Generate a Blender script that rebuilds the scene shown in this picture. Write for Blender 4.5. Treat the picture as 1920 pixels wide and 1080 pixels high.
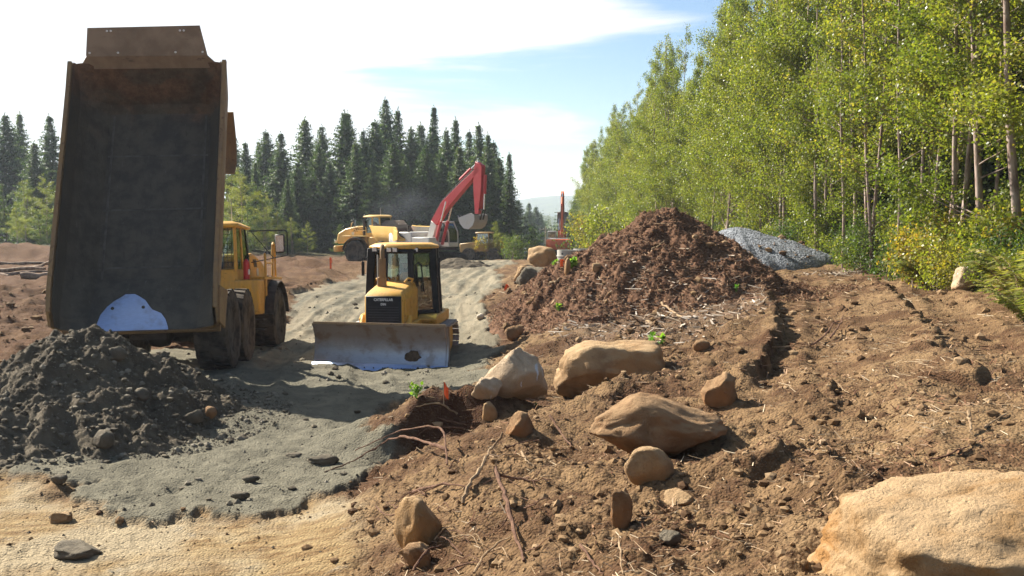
import bpy, bmesh, math, random
import numpy as np
from mathutils import Vector, Matrix, Euler

for o in list(bpy.data.objects):
    bpy.data.objects.remove(o, do_unlink=True)
scene = bpy.context.scene
COL = scene.collection
rad = math.radians

# ------------------------------------------------------------------ camera
FPX = 1850.0            # focal length in pixels of a 1920 px wide picture
EYE = 3.6               # eye height above the grey roadway
PITCH = math.atan((540 - 395) / FPX)
cam_data = bpy.data.cameras.new('camera')
cam_data.sensor_width = 36.0
cam_data.lens = FPX / 1920 * 36.0
cam_data.clip_start = 0.1
cam_data.clip_end = 20000
cam = bpy.data.objects.new('camera', cam_data)
cam.location = (0, 0, EYE)
cam.rotation_euler = (math.pi / 2 - PITCH, 0, 0)
COL.objects.link(cam)
scene.camera = cam

# ------------------------------------------------------------------ sun and sky
SUN_EL = rad(36)
SUN_DIR = Vector((-0.80, 0.60, 0)).normalized()      # horizontal direction towards the sun
to_sun = Vector((SUN_DIR.x * math.cos(SUN_EL), SUN_DIR.y * math.cos(SUN_EL), math.sin(SUN_EL)))
sun_data = bpy.data.lights.new('sun', 'SUN')
sun_data.energy = 5.0
sun_data.angle = rad(0.53)
sun_data.color = (1.0, 0.93, 0.82)
sun = bpy.data.objects.new('sun', sun_data)
sun.rotation_euler = (-to_sun).to_track_quat('-Z', 'Y').to_euler()
sun.location = to_sun * 60
COL.objects.link(sun)

world = bpy.data.worlds.new('World')
scene.world = world
world.use_nodes = True
wn, wl = world.node_tree.nodes, world.node_tree.links
wn.clear()
w_out = wn.new('ShaderNodeOutputWorld')
w_bg = wn.new('ShaderNodeBackground')
w_bg.inputs['Strength'].default_value = 0.054
w_sky = wn.new('ShaderNodeTexSky')
w_sky.sky_type = 'NISHITA'
w_sky.sun_disc = False
w_sky.sun_elevation = SUN_EL
w_sky.sun_rotation = math.atan2(SUN_DIR.x, SUN_DIR.y)
w_sky.air_density = 1.0
w_sky.dust_density = 0.3
w_sky.ozone_density = 3.0
# thin cirrus and cumulus banks, laid out by direction like a cloud layer high above the place
w_tc = wn.new('ShaderNodeTexCoord')
w_sep = wn.new('ShaderNodeSeparateXYZ')
wl.new(w_tc.outputs['Generated'], w_sep.inputs[0])
def wmath(op, a, b=None, clamp=False):
    n = wn.new('ShaderNodeMath'); n.operation = op; n.use_clamp = clamp
    for i, v in enumerate((a, b)):
        if v is None: continue
        if isinstance(v, (int, float)): n.inputs[i].default_value = v
        else: wl.new(v, n.inputs[i])
    return n.outputs[0]
zz = wmath('ADD', wmath('MAXIMUM', w_sep.outputs['Z'], 0.0), 0.16)
w_cx = wmath('DIVIDE', w_sep.outputs['X'], zz)
w_cy = wmath('DIVIDE', w_sep.outputs['Y'], zz)
w_cmb = wn.new('ShaderNodeCombineXYZ')
wl.new(w_cx, w_cmb.inputs[0]); wl.new(w_cy, w_cmb.inputs[1])
w_map = wn.new('ShaderNodeMapping')
w_map.inputs['Rotation'].default_value = (0, 0, rad(-12))
w_map.inputs['Scale'].default_value = (0.55, 1.25, 1)
w_map.inputs['Location'].default_value = (3.1, 7.35, 0)
wl.new(w_cmb.outputs[0], w_map.inputs[0])
w_noi = wn.new('ShaderNodeTexNoise')
w_noi.inputs['Scale'].default_value = 1.0
w_noi.inputs['Detail'].default_value = 9
w_noi.inputs['Roughness'].default_value = 0.55
w_noi.inputs['Distortion'].default_value = 0.35
wl.new(w_map.outputs[0], w_noi.inputs['Vector'])
# the veil thickens towards the sun, as the blown-out side of the sky shows
w_dot = wn.new('ShaderNodeVectorMath'); w_dot.operation = 'DOT_PRODUCT'
wl.new(w_tc.outputs['Generated'], w_dot.inputs[0]); w_dot.inputs[1].default_value = to_sun
veil = wmath('MULTIPLY', wmath('SUBTRACT', w_dot.outputs['Value'], 0.49), 1.4)
veil = wmath('ADD', veil, wmath('MULTIPLY', wmath('SUBTRACT', 0.20, w_sep.outputs['Z']), 0.42))
cl = wmath('ADD', w_noi.outputs['Fac'], veil)
w_rmp = wn.new('ShaderNodeMapRange'); w_rmp.interpolation_type = 'SMOOTHSTEP'
wl.new(cl, w_rmp.inputs['Value'])
w_rmp.inputs['From Min'].default_value = 0.57
w_rmp.inputs['From Max'].default_value = 0.71
w_mix = wn.new('ShaderNodeMix'); w_mix.data_type = 'RGBA'
wl.new(wmath('MULTIPLY', w_rmp.outputs[0], 0.92), w_mix.inputs['Factor'])
wl.new(w_sky.outputs[0], w_mix.inputs['A'])
w_mix.inputs['B'].default_value = (7.2, 7.4, 7.6, 1)
wl.new(w_mix.outputs['Result'], w_bg.inputs['Color'])
wl.new(w_bg.outputs[0], w_out.inputs['Surface'])

scene.render.engine = 'CYCLES'
scene.cycles.use_denoising = True
scene.cycles.denoising_prefilter = 'FAST'
scene.cycles.max_bounces = 6
scene.cycles.diffuse_bounces = 3
scene.cycles.glossy_bounces = 3
scene.cycles.transmission_bounces = 4
scene.cycles.transparent_max_bounces = 12
scene.cycles.volume_bounces = 1
scene.view_settings.view_transform = 'Standard'
scene.view_settings.look = 'None'
scene.view_settings.exposure = 1.5
scene.view_settings.gamma = 1.0
scene.view_settings.use_curve_mapping = False

# ------------------------------------------------------------------ helpers: picking places
CA, SA = math.cos(PITCH), math.sin(PITCH)
def ray(px, py):
    u, v = (px - 960) / FPX, (540 - py) / FPX
    return np.array([u, CA + v * SA, -SA + v * CA])
def at(px, py, d):
    r = ray(px, py); t = d / r[1]
    return np.array([r[0] * t, d, EYE + r[2] * t])
def atz(px, py, z):
    r = ray(px, py); t = (z - EYE) / r[2]
    return np.array([r[0] * t, r[1] * t, z])

# ------------------------------------------------------------------ helpers: noise
def _h(ix, iy, iz=0, s=0):
    n = (ix.astype(np.int64) * 374761393 + iy.astype(np.int64) * 668265263
         + (iz.astype(np.int64) if hasattr(iz, 'astype') else iz) * 2147483647 + s * 1274126177) & 0xFFFFFFFF
    n = ((n ^ (n >> 13)) * 1274126177) & 0xFFFFFFFF
    n = ((n ^ (n >> 16)) * 2246822519) & 0xFFFFFFFF
    return ((n ^ (n >> 15)) & 0xFFFFFF) / float(0xFFFFFF)
_prm = np.random.default_rng(12345).permutation(1024).astype(np.int32)
_gcs = np.stack([np.cos(np.arange(1024) * 2.399963), np.sin(np.arange(1024) * 2.399963)]).astype(np.float64)
def noise2(x, y, s=0):
    x0, y0 = np.floor(x), np.floor(y); fx, fy = x - x0, y - y0
    xi, yi = x0.astype(np.int32) + s * 57, y0.astype(np.int32) + s * 131
    u, v = fx * fx * fx * (fx * (fx * 6 - 15) + 10), fy * fy * fy * (fy * (fy * 6 - 15) + 10)
    pa, pb = _prm[xi & 1023], _prm[(xi + 1) & 1023]
    def g(pp, b, dx, dy):
        k = _prm[(pp + yi + b) & 1023]
        return _gcs[0][k] * dx + _gcs[1][k] * dy
    n00, n10 = g(pa, 0, fx, fy), g(pb, 0, fx - 1, fy)
    n01, n11 = g(pa, 1, fx, fy - 1), g(pb, 1, fx - 1, fy - 1)
    a = n00 + u * (n10 - n00); b = n01 + u * (n11 - n01)
    return (a + v * (b - a)) * 1.5
def fbm2(x, y, octv=4, s=0, gain=0.5, lac=2.03):
    a, f, r = 1.0, 1.0, np.zeros_like(x)
    for i in range(octv):
        r += a * noise2(x * f + 13.7 * i, y * f - 7.3 * i, s + i); a *= gain; f *= lac
    return r
def noise3(p, s=0):
    i = np.floor(p); f = p - i; w = f * f * (3 - 2 * f)
    def c(a, b, d): return _h(i[:, 0] + a, i[:, 1] + b, i[:, 2] + d, s)
    x00 = c(0,0,0) * (1 - w[:,0]) + c(1,0,0) * w[:,0]; x10 = c(0,1,0) * (1 - w[:,0]) + c(1,1,0) * w[:,0]
    x01 = c(0,0,1) * (1 - w[:,0]) + c(1,0,1) * w[:,0]; x11 = c(0,1,1) * (1 - w[:,0]) + c(1,1,1) * w[:,0]
    y0 = x00 * (1 - w[:,1]) + x10 * w[:,1]; y1 = x01 * (1 - w[:,1]) + x11 * w[:,1]
    return (y0 * (1 - w[:,2]) + y1 * w[:,2]) * 2 - 1
def fbm3(p, octv=4, s=0, gain=0.5):
    a, f, r = 1.0, 1.0, np.zeros(len(p))
    for i in range(octv):
        r += a * noise3(p * f + 5.1 * i, s + i); a *= gain; f *= 2.07
    return r
def clods(x, y, cell, fill=0.7, s=0):
    """height of half-buried lumps scattered one to a cell (lump radius up to half a cell)"""
    gx, gy = x / cell, y / cell
    ix, iy = np.floor(gx), np.floor(gy)
    out = np.zeros_like(x)
    for a in (-1, 0, 1):
        for b in (-1, 0, 1):
            cx, cy = ix + a, iy + b
            jx, jy = _h(cx, cy, 1, s), _h(cx, cy, 2, s)
            pr = _h(cx, cy, 3, s)
            r = np.where(pr < fill, 0.18 + 0.42 * _h(cx, cy, 4, s) ** 1.6, 0.0)
            dx, dy = gx - cx - jx, gy - cy - jy
            q = r * r - dx * dx - dy * dy * (0.6 + 0.9 * _h(cx, cy, 5, s))
            out = np.maximum(out, np.where(q > 0, np.sqrt(np.maximum(q, 0)), 0) * (0.55 + 0.4 * pr))
    return out * cell
def sstep(a, b, x):
    t = np.clip((x - a) / (b - a), 0, 1)
    return t * t * (3 - 2 * t)
def poly_sdf(poly, x, y):
    """signed distance to a polygon, positive inside"""
    P = np.asarray(poly, float); n = len(P)
    d = np.full(x.shape, 1e18); ins = np.zeros(x.shape, bool)
    for i in range(n):
        a, b = P[i], P[(i + 1) % n]
        e = b - a; wx, wy = x - a[0], y - a[1]
        t = np.clip((wx * e[0] + wy * e[1]) / max(e @ e, 1e-9), 0, 1)
        d = np.minimum(d, (wx - e[0] * t) ** 2 + (wy - e[1] * t) ** 2)
        c = ((a[1] > y) != (b[1] > y))
        with np.errstate(divide='ignore', invalid='ignore'):
            xi = (b[0] - a[0]) * (y - a[1]) / (b[1] - a[1] + 1e-12) + a[0]
        ins ^= c & (x < xi)
    d = np.sqrt(d)
    return np.where(ins, d, -d)
def path_sd(path, x, y):
    """(signed side distance, along, distance) to an open polyline; positive to the left of travel"""
    P = np.asarray(path, float)
    best = np.full(x.shape, 1e18); sd = np.zeros_like(x); al = np.zeros_like(x); L = 0.0
    for i in range(len(P) - 1):
        a, b = P[i], P[i + 1]; e = b - a; l = math.hypot(*e)
        wx, wy = x - a[0], y - a[1]
        t = np.clip((wx * e[0] + wy * e[1]) / (l * l), 0, 1)
        dx, dy = wx - e[0] * t, wy - e[1] * t
        q = dx * dx + dy * dy
        m = q < best
        cr = (e[0] * wy - e[1] * wx) / l
        best = np.where(m, q, best); sd = np.where(m, np.sign(cr) * np.sqrt(q), sd); al = np.where(m, L + t * l, al)
        L += l
    return sd, al, L

# ------------------------------------------------------------------ helpers: meshes and objects
def link(o):
    COL.objects.link(o); return o
def np_mesh(name, V, F, mats=(), smooth=True, attr=None, mat_idx=None):
    """mesh from numpy arrays; F is (m,3) or (m,4); attr {name: (n,) or (n,3)} on points"""
    V = np.asarray(V, np.float32); F = np.asarray(F, np.int32)
    me = bpy.data.meshes.new(name)
    m, k = F.shape
    me.vertices.add(len(V)); me.vertices.foreach_set('co', V.ravel())
    me.loops.add(m * k); me.loops.foreach_set('vertex_index', F.ravel())
    me.polygons.add(m)
    me.polygons.foreach_set('loop_start', np.arange(0, m * k, k, dtype=np.int32))
    me.polygons.foreach_set('loop_total', np.full(m, k, np.int32))
    me.polygons.foreach_set('use_smooth', np.full(m, smooth))
    if mat_idx is not None:
        me.polygons.foreach_set('material_index', np.asarray(mat_idx, np.int32))
    for nm, a in (attr or {}).items():
        a = np.asarray(a, np.float32)
        if a.ndim == 1:
            at_ = me.attributes.new(nm, 'FLOAT', 'POINT'); at_.data.foreach_set('value', a)
        else:
            at_ = me.attributes.new(nm, 'FLOAT_COLOR', 'POINT')
            at_.data.foreach_set('color', np.c_[a, np.ones(len(a))].astype(np.float32).ravel())
    me.update(calc_edges=True)
    for mt in mats: me.materials.append(mt)
    return me
def mobj(name, me, parent=None):
    o = bpy.data.objects.new(name, me); link(o)
    if parent is not None: o.parent = parent
    return o
def tag(o, label=None, cat=None, group=None, kind=None):
    if label: o['label'] = label
    if cat: o['category'] = cat
    if group: o['group'] = group
    if kind: o['kind'] = kind
    return o
def empty(name, loc=(0, 0, 0), rz=0.0, parent=None):
    o = bpy.data.objects.new(name, None); link(o)
    o.empty_display_size = 0.2
    o.location = loc; o.rotation_euler = (0, 0, rz)
    if parent is not None: o.parent = parent
    return o

class MB:
    """collects primitives in one bmesh; build() links them as one object"""
    def __init__(s): s.bm = bmesh.new()
    def hull(s, pts):
        vs = [s.bm.verts.new(p) for p in pts]
        r = bmesh.ops.convex_hull(s.bm, input=vs)
        dead = [g for g in r['geom_interior'] if isinstance(g, bmesh.types.BMVert)]
        if dead: bmesh.ops.delete(s.bm, geom=dead, context='VERTS')
        return s
    def box(s, c, d, rot=None):
        M = Matrix.Translation(c) @ (Euler(rot).to_matrix().to_4x4() if rot else Matrix()) @ Matrix.Diagonal((d[0], d[1], d[2], 1))
        bmesh.ops.create_cube(s.bm, size=1, matrix=M); return s
    def bounds(s, x0, x1, y0, y1, z0, z1):
        return s.box(((x0 + x1) / 2, (y0 + y1) / 2, (z0 + z1) / 2), (x1 - x0, y1 - y0, z1 - z0))
    def prism(s, poly, axis, lo, hi):
        """polygon (a,b) extruded along an axis: 'x' -> (y,z), 'y' -> (x,z), 'z' -> (x,y)"""
        f = {'x': lambda a, b, t: (t, a, b), 'y': lambda a, b, t: (a, t, b), 'z': lambda a, b, t: (a, b, t)}[axis]
        A = [s.bm.verts.new(f(a, b, lo)) for a, b in poly]; B = [s.bm.verts.new(f(a, b, hi)) for a, b in poly]
        n = len(poly); fs = [s.bm.faces.new(A), s.bm.faces.new(B[::-1])]
        for i in range(n): fs.append(s.bm.faces.new((A[i], B[i], B[(i + 1) % n], A[(i + 1) % n])))
        bmesh.ops.recalc_face_normals(s.bm, faces=fs); return s
    def cyl(s, p0, p1, r0, r1=None, n=14, caps=True):
        r1 = r0 if r1 is None else r1
        p0, p1 = Vector(p0), Vector(p1); z = (p1 - p0).normalized()
        a = z.orthogonal().normalized(); b = z.cross(a)
        A, B = [], []
        for i in range(n):
            t = 2 * math.pi * i / n; d = a * math.cos(t) + b * math.sin(t)
            A.append(s.bm.verts.new(p0 + d * r0)); B.append(s.bm.verts.new(p1 + d * r1))
        for i in range(n):
            j = (i + 1) % n; s.bm.faces.new((A[i], A[j], B[j], B[i]))
        if caps: s.bm.faces.new(A[::-1]); s.bm.faces.new(B)
        return s
    def tube(s, pts, r, n=8):
        pts = [Vector(p) for p in pts]; rs = r if isinstance(r, (list, tuple)) else [r] * len(pts)
        prev = None; a = None
        for i, p in enumerate(pts):
            t = (pts[min(i + 1, len(pts) - 1)] - pts[max(i - 1, 0)]).normalized()
            a = t.orthogonal().normalized() if a is None else (a - t * a.dot(t)).normalized()
            b = t.cross(a)
            ring = [s.bm.verts.new(p + (a * math.cos(2 * math.pi * k / n) + b * math.sin(2 * math.pi * k / n)) * rs[i]) for k in range(n)]
            if prev:
                for k in range(n):
                    j = (k + 1) % n; s.bm.faces.new((prev[k], prev[j], ring[j], ring[k]))
            else: s.bm.faces.new(ring[::-1])
            prev = ring
        s.bm.faces.new(prev); return s
    def lathe(s, prof, c, axis='x', n=28):
        """prof [(radius, offset along axis)]"""
        rings = []
        for r, h in prof:
            ring = []
            for k in range(n):
                t = 2 * math.pi * k / n; u, v = r * math.cos(t), r * math.sin(t)
                q = {'x': (h, u, v), 'y': (v, h, u), 'z': (u, v, h)}[axis]
                ring.append(s.bm.verts.new((c[0] + q[0], c[1] + q[1], c[2] + q[2])))
            rings.append(ring)
        fs = []
        for A, B in zip(rings, rings[1:]):
            for k in range(n):
                j = (k + 1) % n; fs.append(s.bm.faces.new((A[k], A[j], B[j], B[k])))
        fs.append(s.bm.faces.new(rings[0][::-1])); fs.append(s.bm.faces.new(rings[-1]))
        bmesh.ops.recalc_face_normals(s.bm, faces=fs)
        return s
    def sheet(s, grid, thick=0.0):
        """surface through a grid of points (list of rows), given a thickness"""
        R = [[s.bm.verts.new(p) for p in row] for row in grid]
        fs = []
        for i in range(len(R) - 1):
            for j in range(len(R[0]) - 1):
                fs.append(s.bm.faces.new((R[i][j], R[i][j + 1], R[i + 1][j + 1], R[i + 1][j])))
        if thick:
            bmesh.ops.recalc_face_normals(s.bm, faces=fs)
            bmesh.ops.solidify(s.bm, geom=fs, thickness=thick)
        return s
    def build(s, name, mat, parent=None, bevel=0.0, smooth=True, seg=1, angle=30):
        bm = s.bm
        if bevel:
            es = [e for e in bm.edges if len(e.link_faces) == 2 and e.calc_face_angle(0) > rad(angle)]
            bmesh.ops.bevel(bm, geom=es, offset=bevel, segments=seg, affect='EDGES', clamp_overlap=True)
        me = bpy.data.meshes.new(name); bm.to_mesh(me); bm.free()
        for p in me.polygons: p.use_smooth = smooth
        if smooth: me.set_sharp_from_angle(angle=rad(38))
        for m in (mat if isinstance(mat, (list, tuple)) else [mat]): me.materials.append(m)
        return mobj(name, me, parent)

def copy_tree(o, parent=None):
    c = o.copy(); link(c); c.parent = parent
    for ch in list(o.children): copy_tree(ch, c)
    return c

# ------------------------------------------------------------------ helpers: materials
class NT:
    def __init__(s, name):
        s.m = bpy.data.materials.new(name); s.m.use_nodes = True
        s.n, s.l = s.m.node_tree.nodes, s.m.node_tree.links
        s.b = s.n['Principled BSDF']; s.out = s.n['Material Output']
        s.tc = s.n.new('ShaderNodeTexCoord'); s.geo = s.n.new('ShaderNodeNewGeometry')
        s.pos = s.geo.outputs['Position']; s.obj = s.tc.outputs['Object']
    def put(s, v, sock):
        if hasattr(v, 'is_linked') or isinstance(v, bpy.types.NodeSocket): s.l.new(v, sock)
        elif isinstance(v, (tuple, list)) and len(v) == 3 and sock.type == 'RGBA': sock.default_value = (*v, 1)
        else: sock.default_value = v
    def noise(s, scale, detail=4, rough=0.55, vec=None, out='Fac', dist=0.0):
        t = s.n.new('ShaderNodeTexNoise'); t.inputs['Scale'].default_value = scale
        t.inputs['Detail'].default_value = detail; t.inputs['Roughness'].default_value = rough
        t.inputs['Distortion'].default_value = dist
        s.l.new(vec or s.obj, t.inputs['Vector']); return t.outputs[out]
    def voro(s, scale, vec=None, out='Distance', feature='F1'):
        t = s.n.new('ShaderNodeTexVoronoi'); t.feature = feature; t.inputs['Scale'].default_value = scale
        s.l.new(vec or s.obj, t.inputs['Vector']); return t.outputs[out]
    def mapv(s, scale, vec=None, rot=(0, 0, 0)):
        t = s.n.new('ShaderNodeMapping'); t.inputs['Scale'].default_value = scale; t.inputs['Rotation'].default_value = rot
        s.l.new(vec or s.obj, t.inputs[0]); return t.outputs[0]
    def ramp(s, v, a, b, lo=0.0, hi=1.0):
        t = s.n.new('ShaderNodeMapRange'); t.interpolation_type = 'SMOOTHSTEP'
        s.put(v, t.inputs['Value']); t.inputs['From Min'].default_value = a; t.inputs['From Max'].default_value = b
        t.inputs['To Min'].default_value = lo; t.inputs['To Max'].default_value = hi; return t.outputs[0]
    def math(s, op, a, b=0.0, clamp=False):
        t = s.n.new('ShaderNodeMath'); t.operation = op; t.use_clamp = clamp
        s.put(a, t.inputs[0]); s.put(b, t.inputs[1]); return t.outputs[0]
    def mix(s, f, a, b, mode='MIX'):
        t = s.n.new('ShaderNodeMix'); t.data_type = 'RGBA'; t.blend_type = mode
        s.put(f, t.inputs['Factor']); s.put(a, t.inputs['A']); s.put(b, t.inputs['B']); return t.outputs['Result']
    def attr(s, name, out='Fac'):
        t = s.n.new('ShaderNodeAttribute'); t.attribute_name = name; return t.outputs[out]
    def sep(s, v):
        t = s.n.new('ShaderNodeSeparateXYZ'); s.l.new(v, t.inputs[0]); return t.outputs
    def rnd(s):
        return s.n.new('ShaderNodeObjectInfo').outputs['Random']
    def bump(s, h, strength=0.5, dist=0.02, normal=None):
        t = s.n.new('ShaderNodeBump'); t.inputs['Strength'].default_value = strength; t.inputs['Distance'].default_value = dist
        s.l.new(h, t.inputs['Height'])
        if normal is not None: s.l.new(normal, t.inputs['Normal'])
        s.l.new(t.outputs[0], s.b.inputs['Normal']); return t.outputs[0]
    def done(s, color, rough=0.8, metal=0.0, spec=0.3):
        s.put(color, s.b.inputs['Base Color']); s.put(rough, s.b.inputs['Roughness'])
        s.put(metal, s.b.inputs['Metallic']); s.b.inputs['Specular IOR Level'].default_value = spec
        return s.m

def paint(name, col, rough=0.45, dirt=0.4, dirtcol=(0.20, 0.15, 0.10), wear=0.0, wearcol=(0.12, 0.07, 0.04), spec=0.4):
    """machine paint with dust, streaks and chips"""
    t = NT(name)
    big = t.noise(1.3, 5, 0.6); fine = t.noise(14, 6, 0.65)
    streak = t.noise(3.0, 5, 0.6, vec=t.mapv((7, 7, 0.7)))
    c = t.mix(t.ramp(big, 0.3, 0.75), tuple(x * 0.86 for x in col), col)
    up = t.sep(t.geo.outputs['Normal'])[2]
    dust = t.math('MULTIPLY', t.ramp(t.math('ADD', t.math('MULTIPLY', big, 0.6), t.math('MULTIPLY', streak, 0.5)), 0.42, 0.72), dirt)
    dust = t.math('ADD', dust, t.math('MULTIPLY', t.ramp(up, 0.3, 1.0), dirt * 0.35), clamp=True)
    c = t.mix(dust, c, dirtcol)
    if wear:
        w = t.math('MULTIPLY', t.ramp(t.noise(6, 8, 0.72), 0.56, 0.62), wear)
        c = t.mix(w, c, wearcol)
    t.bump(fine, 0.12, 0.01)
    return t.done(c, t.ramp(dust, 0, 0.6, rough, 0.85), 0.0, spec)
def plain(name, col, rough=0.6, metal=0.0, var=0.2, scale=6, spec=0.3, bump=0.0):
    t = NT(name); n = t.noise(scale, 5, 0.6)
    c = t.mix(t.ramp(n, 0.3, 0.7), tuple(x * (1 - var) for x in col), tuple(min(1, x * (1 + var)) for x in col))
    if bump: t.bump(t.noise(scale * 5, 6, 0.7), bump, 0.02)
    return t.done(c, rough, metal, spec)
def glass(name, tint=(0.7, 0.8, 0.75), clear=0.8):
    m = bpy.data.materials.new(name); m.use_nodes = True
    n, l = m.node_tree.nodes, m.node_tree.links; n.clear()
    o = n.new('ShaderNodeOutputMaterial'); mx = n.new('ShaderNodeMixShader')
    tr = n.new('ShaderNodeBsdfTransparent'); gl = n.new('ShaderNodeBsdfGlossy')
    tr.inputs['Color'].default_value = (*tint, 1); gl.inputs['Roughness'].default_value = 0.03
    fr = n.new('ShaderNodeFresnel'); fr.inputs['IOR'].default_value = 1.5
    ad = n.new('ShaderNodeMath'); ad.operation = 'ADD'; ad.inputs[1].default_value = 1 - clear; ad.use_clamp = True
    l.new(fr.outputs[0], ad.inputs[0]); l.new(ad.outputs[0], mx.inputs[0])
    l.new(tr.outputs[0], mx.inputs[1]); l.new(gl.outputs[0], mx.inputs[2]); l.new(mx.outputs[0], o.inputs['Surface'])
    return m
# ================================================================== TERRAIN
CTRL = [atz(*p) for p in [
    (0,1075,0.0),(300,1075,0.02),(550,1075,0.10),(700,1075,0.30),(800,1075,0.60),(900,1075,0.90),(1050,1075,1.15),
    (1200,1075,1.33),(1350,1075,1.45),(1500,1075,1.55),(1700,1075,1.62),(1910,1075,1.70),
    (0,920,0.0),(300,965,0.02),(550,960,0.07),(640,945,0.14),(700,920,0.25),(760,965,0.52),(850,950,0.80),(1000,950,1.05),
    (1150,965,1.20),(1300,980,1.33),(1450,960,1.45),(1600,870,1.50),(1900,870,1.66),
    (450,850,0.0),(620,850,0.0),(690,865,0.04),(765,880,0.35),(860,885,0.62),(720,800,0.0),(650,780,0.0),
    (780,775,0.50),(850,785,0.62),(920,800,0.72),(1000,820,0.88),(1100,865,0.97),(1250,850,1.02),(1400,850,1.22),(1500,800,1.36),
    (1600,750,1.42),(1900,750,1.62),(1000,765,0.85),(1080,745,1.05),(1150,712,1.32),(1230,740,1.18),(1350,765,1.16),(1450,740,1.30),
    (880,748,0.12),(930,752,0.35),(1300,660,1.02),(1100,640,0.85),(1200,600,1.0),(1000,640,0.55),
    (960,640,0.16),(905,600,0.0),(1000,600,0.60),(880,690,0.0),(600,700,0.0),(480,700,0.0),(700,560,0.0),(860,540,0.0),(850,505,-0.05),
    (930,585,0.25),(1000,560,0.95),(960,548,0.70),(930,545,0.25),(900,545,0.0),(945,502,0.25),(985,512,0.85),(1050,503,0.95),
    (1500,600,1.33),(1500,540,1.28),(1500,508,1.25),(1700,600,1.42),(1900,600,1.60),(1900,562,1.72),(1700,520,1.38),
    (0,650,0.2),(60,600,0.25),(0,560,0.3),(100,540,0.28),(570,530,0.28),(560,500,0.30),(640,503,0.0),(560,566,0.0),(620,552,0.0),(680,530,0.0),(640,520,0.12)]]
CTRL += [np.array(p, float) for p in [
    (8,50,1.0),(6,60,0.6),(5,80,-0.3),(12,60,1.2),(12,80,0.4),(18,40,2.0),(25,30,2.6),(30,60,2.4),(20,100,-0.6),(40,100,0.5),
    (-3,80,-0.45),(-12,75,-0.35),(-30,75,0.1),(-34,70,1.1),(-40,68,0.9),(-30,60,0.3),(-25,50,0.25),
    (0,100,-1.5),(3,120,-2.0),(0,140,-3.0),(-20,130,-1.2),(-40,130,-0.8),(-60,100,0.2),(40,140,-1.5),
    (0,200,-4.6),(60,200,-4.5),(-80,200,-3),(-100,60,0.5),(80,60,3),(80,0,3.5),(-60,0,0),(0,-40,1.8),(-40,-40,0.2),(40,-40,3),
    (0,-5,1.75),(1.5,2,1.75),(-3,2,0.9),(-6,2,0.2),(6,2,2.0),(1.6,15.3,0.55),(0.8,14.7,0.5),(2.6,15.7,0.7),(-25,10,0),(-18,30,0.15),(-22,40,0.25),(25,15,2.5),(12,14,1.85),(18,22,2.3)]]
CTRL = np.array(CTRL)
def _tps(r2):
    return np.where(r2 > 1e-12, r2 * np.log(np.maximum(r2, 1e-12)) * 0.5, 0.0)
def _fit(P, lam=0.08):
    n = len(P); X = P[:, :2]; d2 = ((X[:, None] - X[None]) ** 2).sum(-1)
    A = np.zeros((n + 3, n + 3)); A[:n, :n] = _tps(d2) + lam * np.eye(n)
    A[:n, n] = 1; A[:n, n+1:] = X; A[n, :n] = 1; A[n+1:, :n] = X.T
    return np.linalg.solve(A, np.r_[P[:, 2], 0, 0, 0])
_W = _fit(CTRL)
# the smooth base height lives on a warped lookup grid
def _warp(t): return np.sign(t) * (np.abs(t) * 0.15 + np.abs(t) ** 2.2 * 0.0075)
_gt = np.linspace(-100, 100, 521)
_gx = _warp(_gt)                     # about +-203 m, finest in the middle
GX0, GY0 = 0.0, 12.0
_XX, _YY = np.meshgrid(_gx + GX0, _gx + GY0, indexing='ij')
def _eval(x, y):
    out = np.full(x.shape, _W[len(CTRL)]) + _W[len(CTRL)+1] * x + _W[len(CTRL)+2] * y
    for i, c in enumerate(CTRL): out += _W[i] * _tps((x - c[0]) ** 2 + (y - c[1]) ** 2)
    return out
_GZ = np.clip(_eval(_XX, _YY), -5.5, 4.5)
def base_h(x, y):
    x, y = np.asarray(x, float), np.asarray(y, float)
    ui = np.interp(x - GX0, _gx, np.arange(521.)); vi = np.interp(y - GY0, _gx, np.arange(521.))
    i = np.clip(ui.astype(int), 0, 519); j = np.clip(vi.astype(int), 0, 519); a, b = ui - i, vi - j
    z = _GZ[i, j] * (1-a) * (1-b) + _GZ[i+1, j] * a * (1-b) + _GZ[i, j+1] * (1-a) * b + _GZ[i+1, j+1] * a * b
    r = np.hypot(x, y)
    k = sstep(150, 420, r)
    return z * (1 - k) + (-16.0) * k

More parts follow.
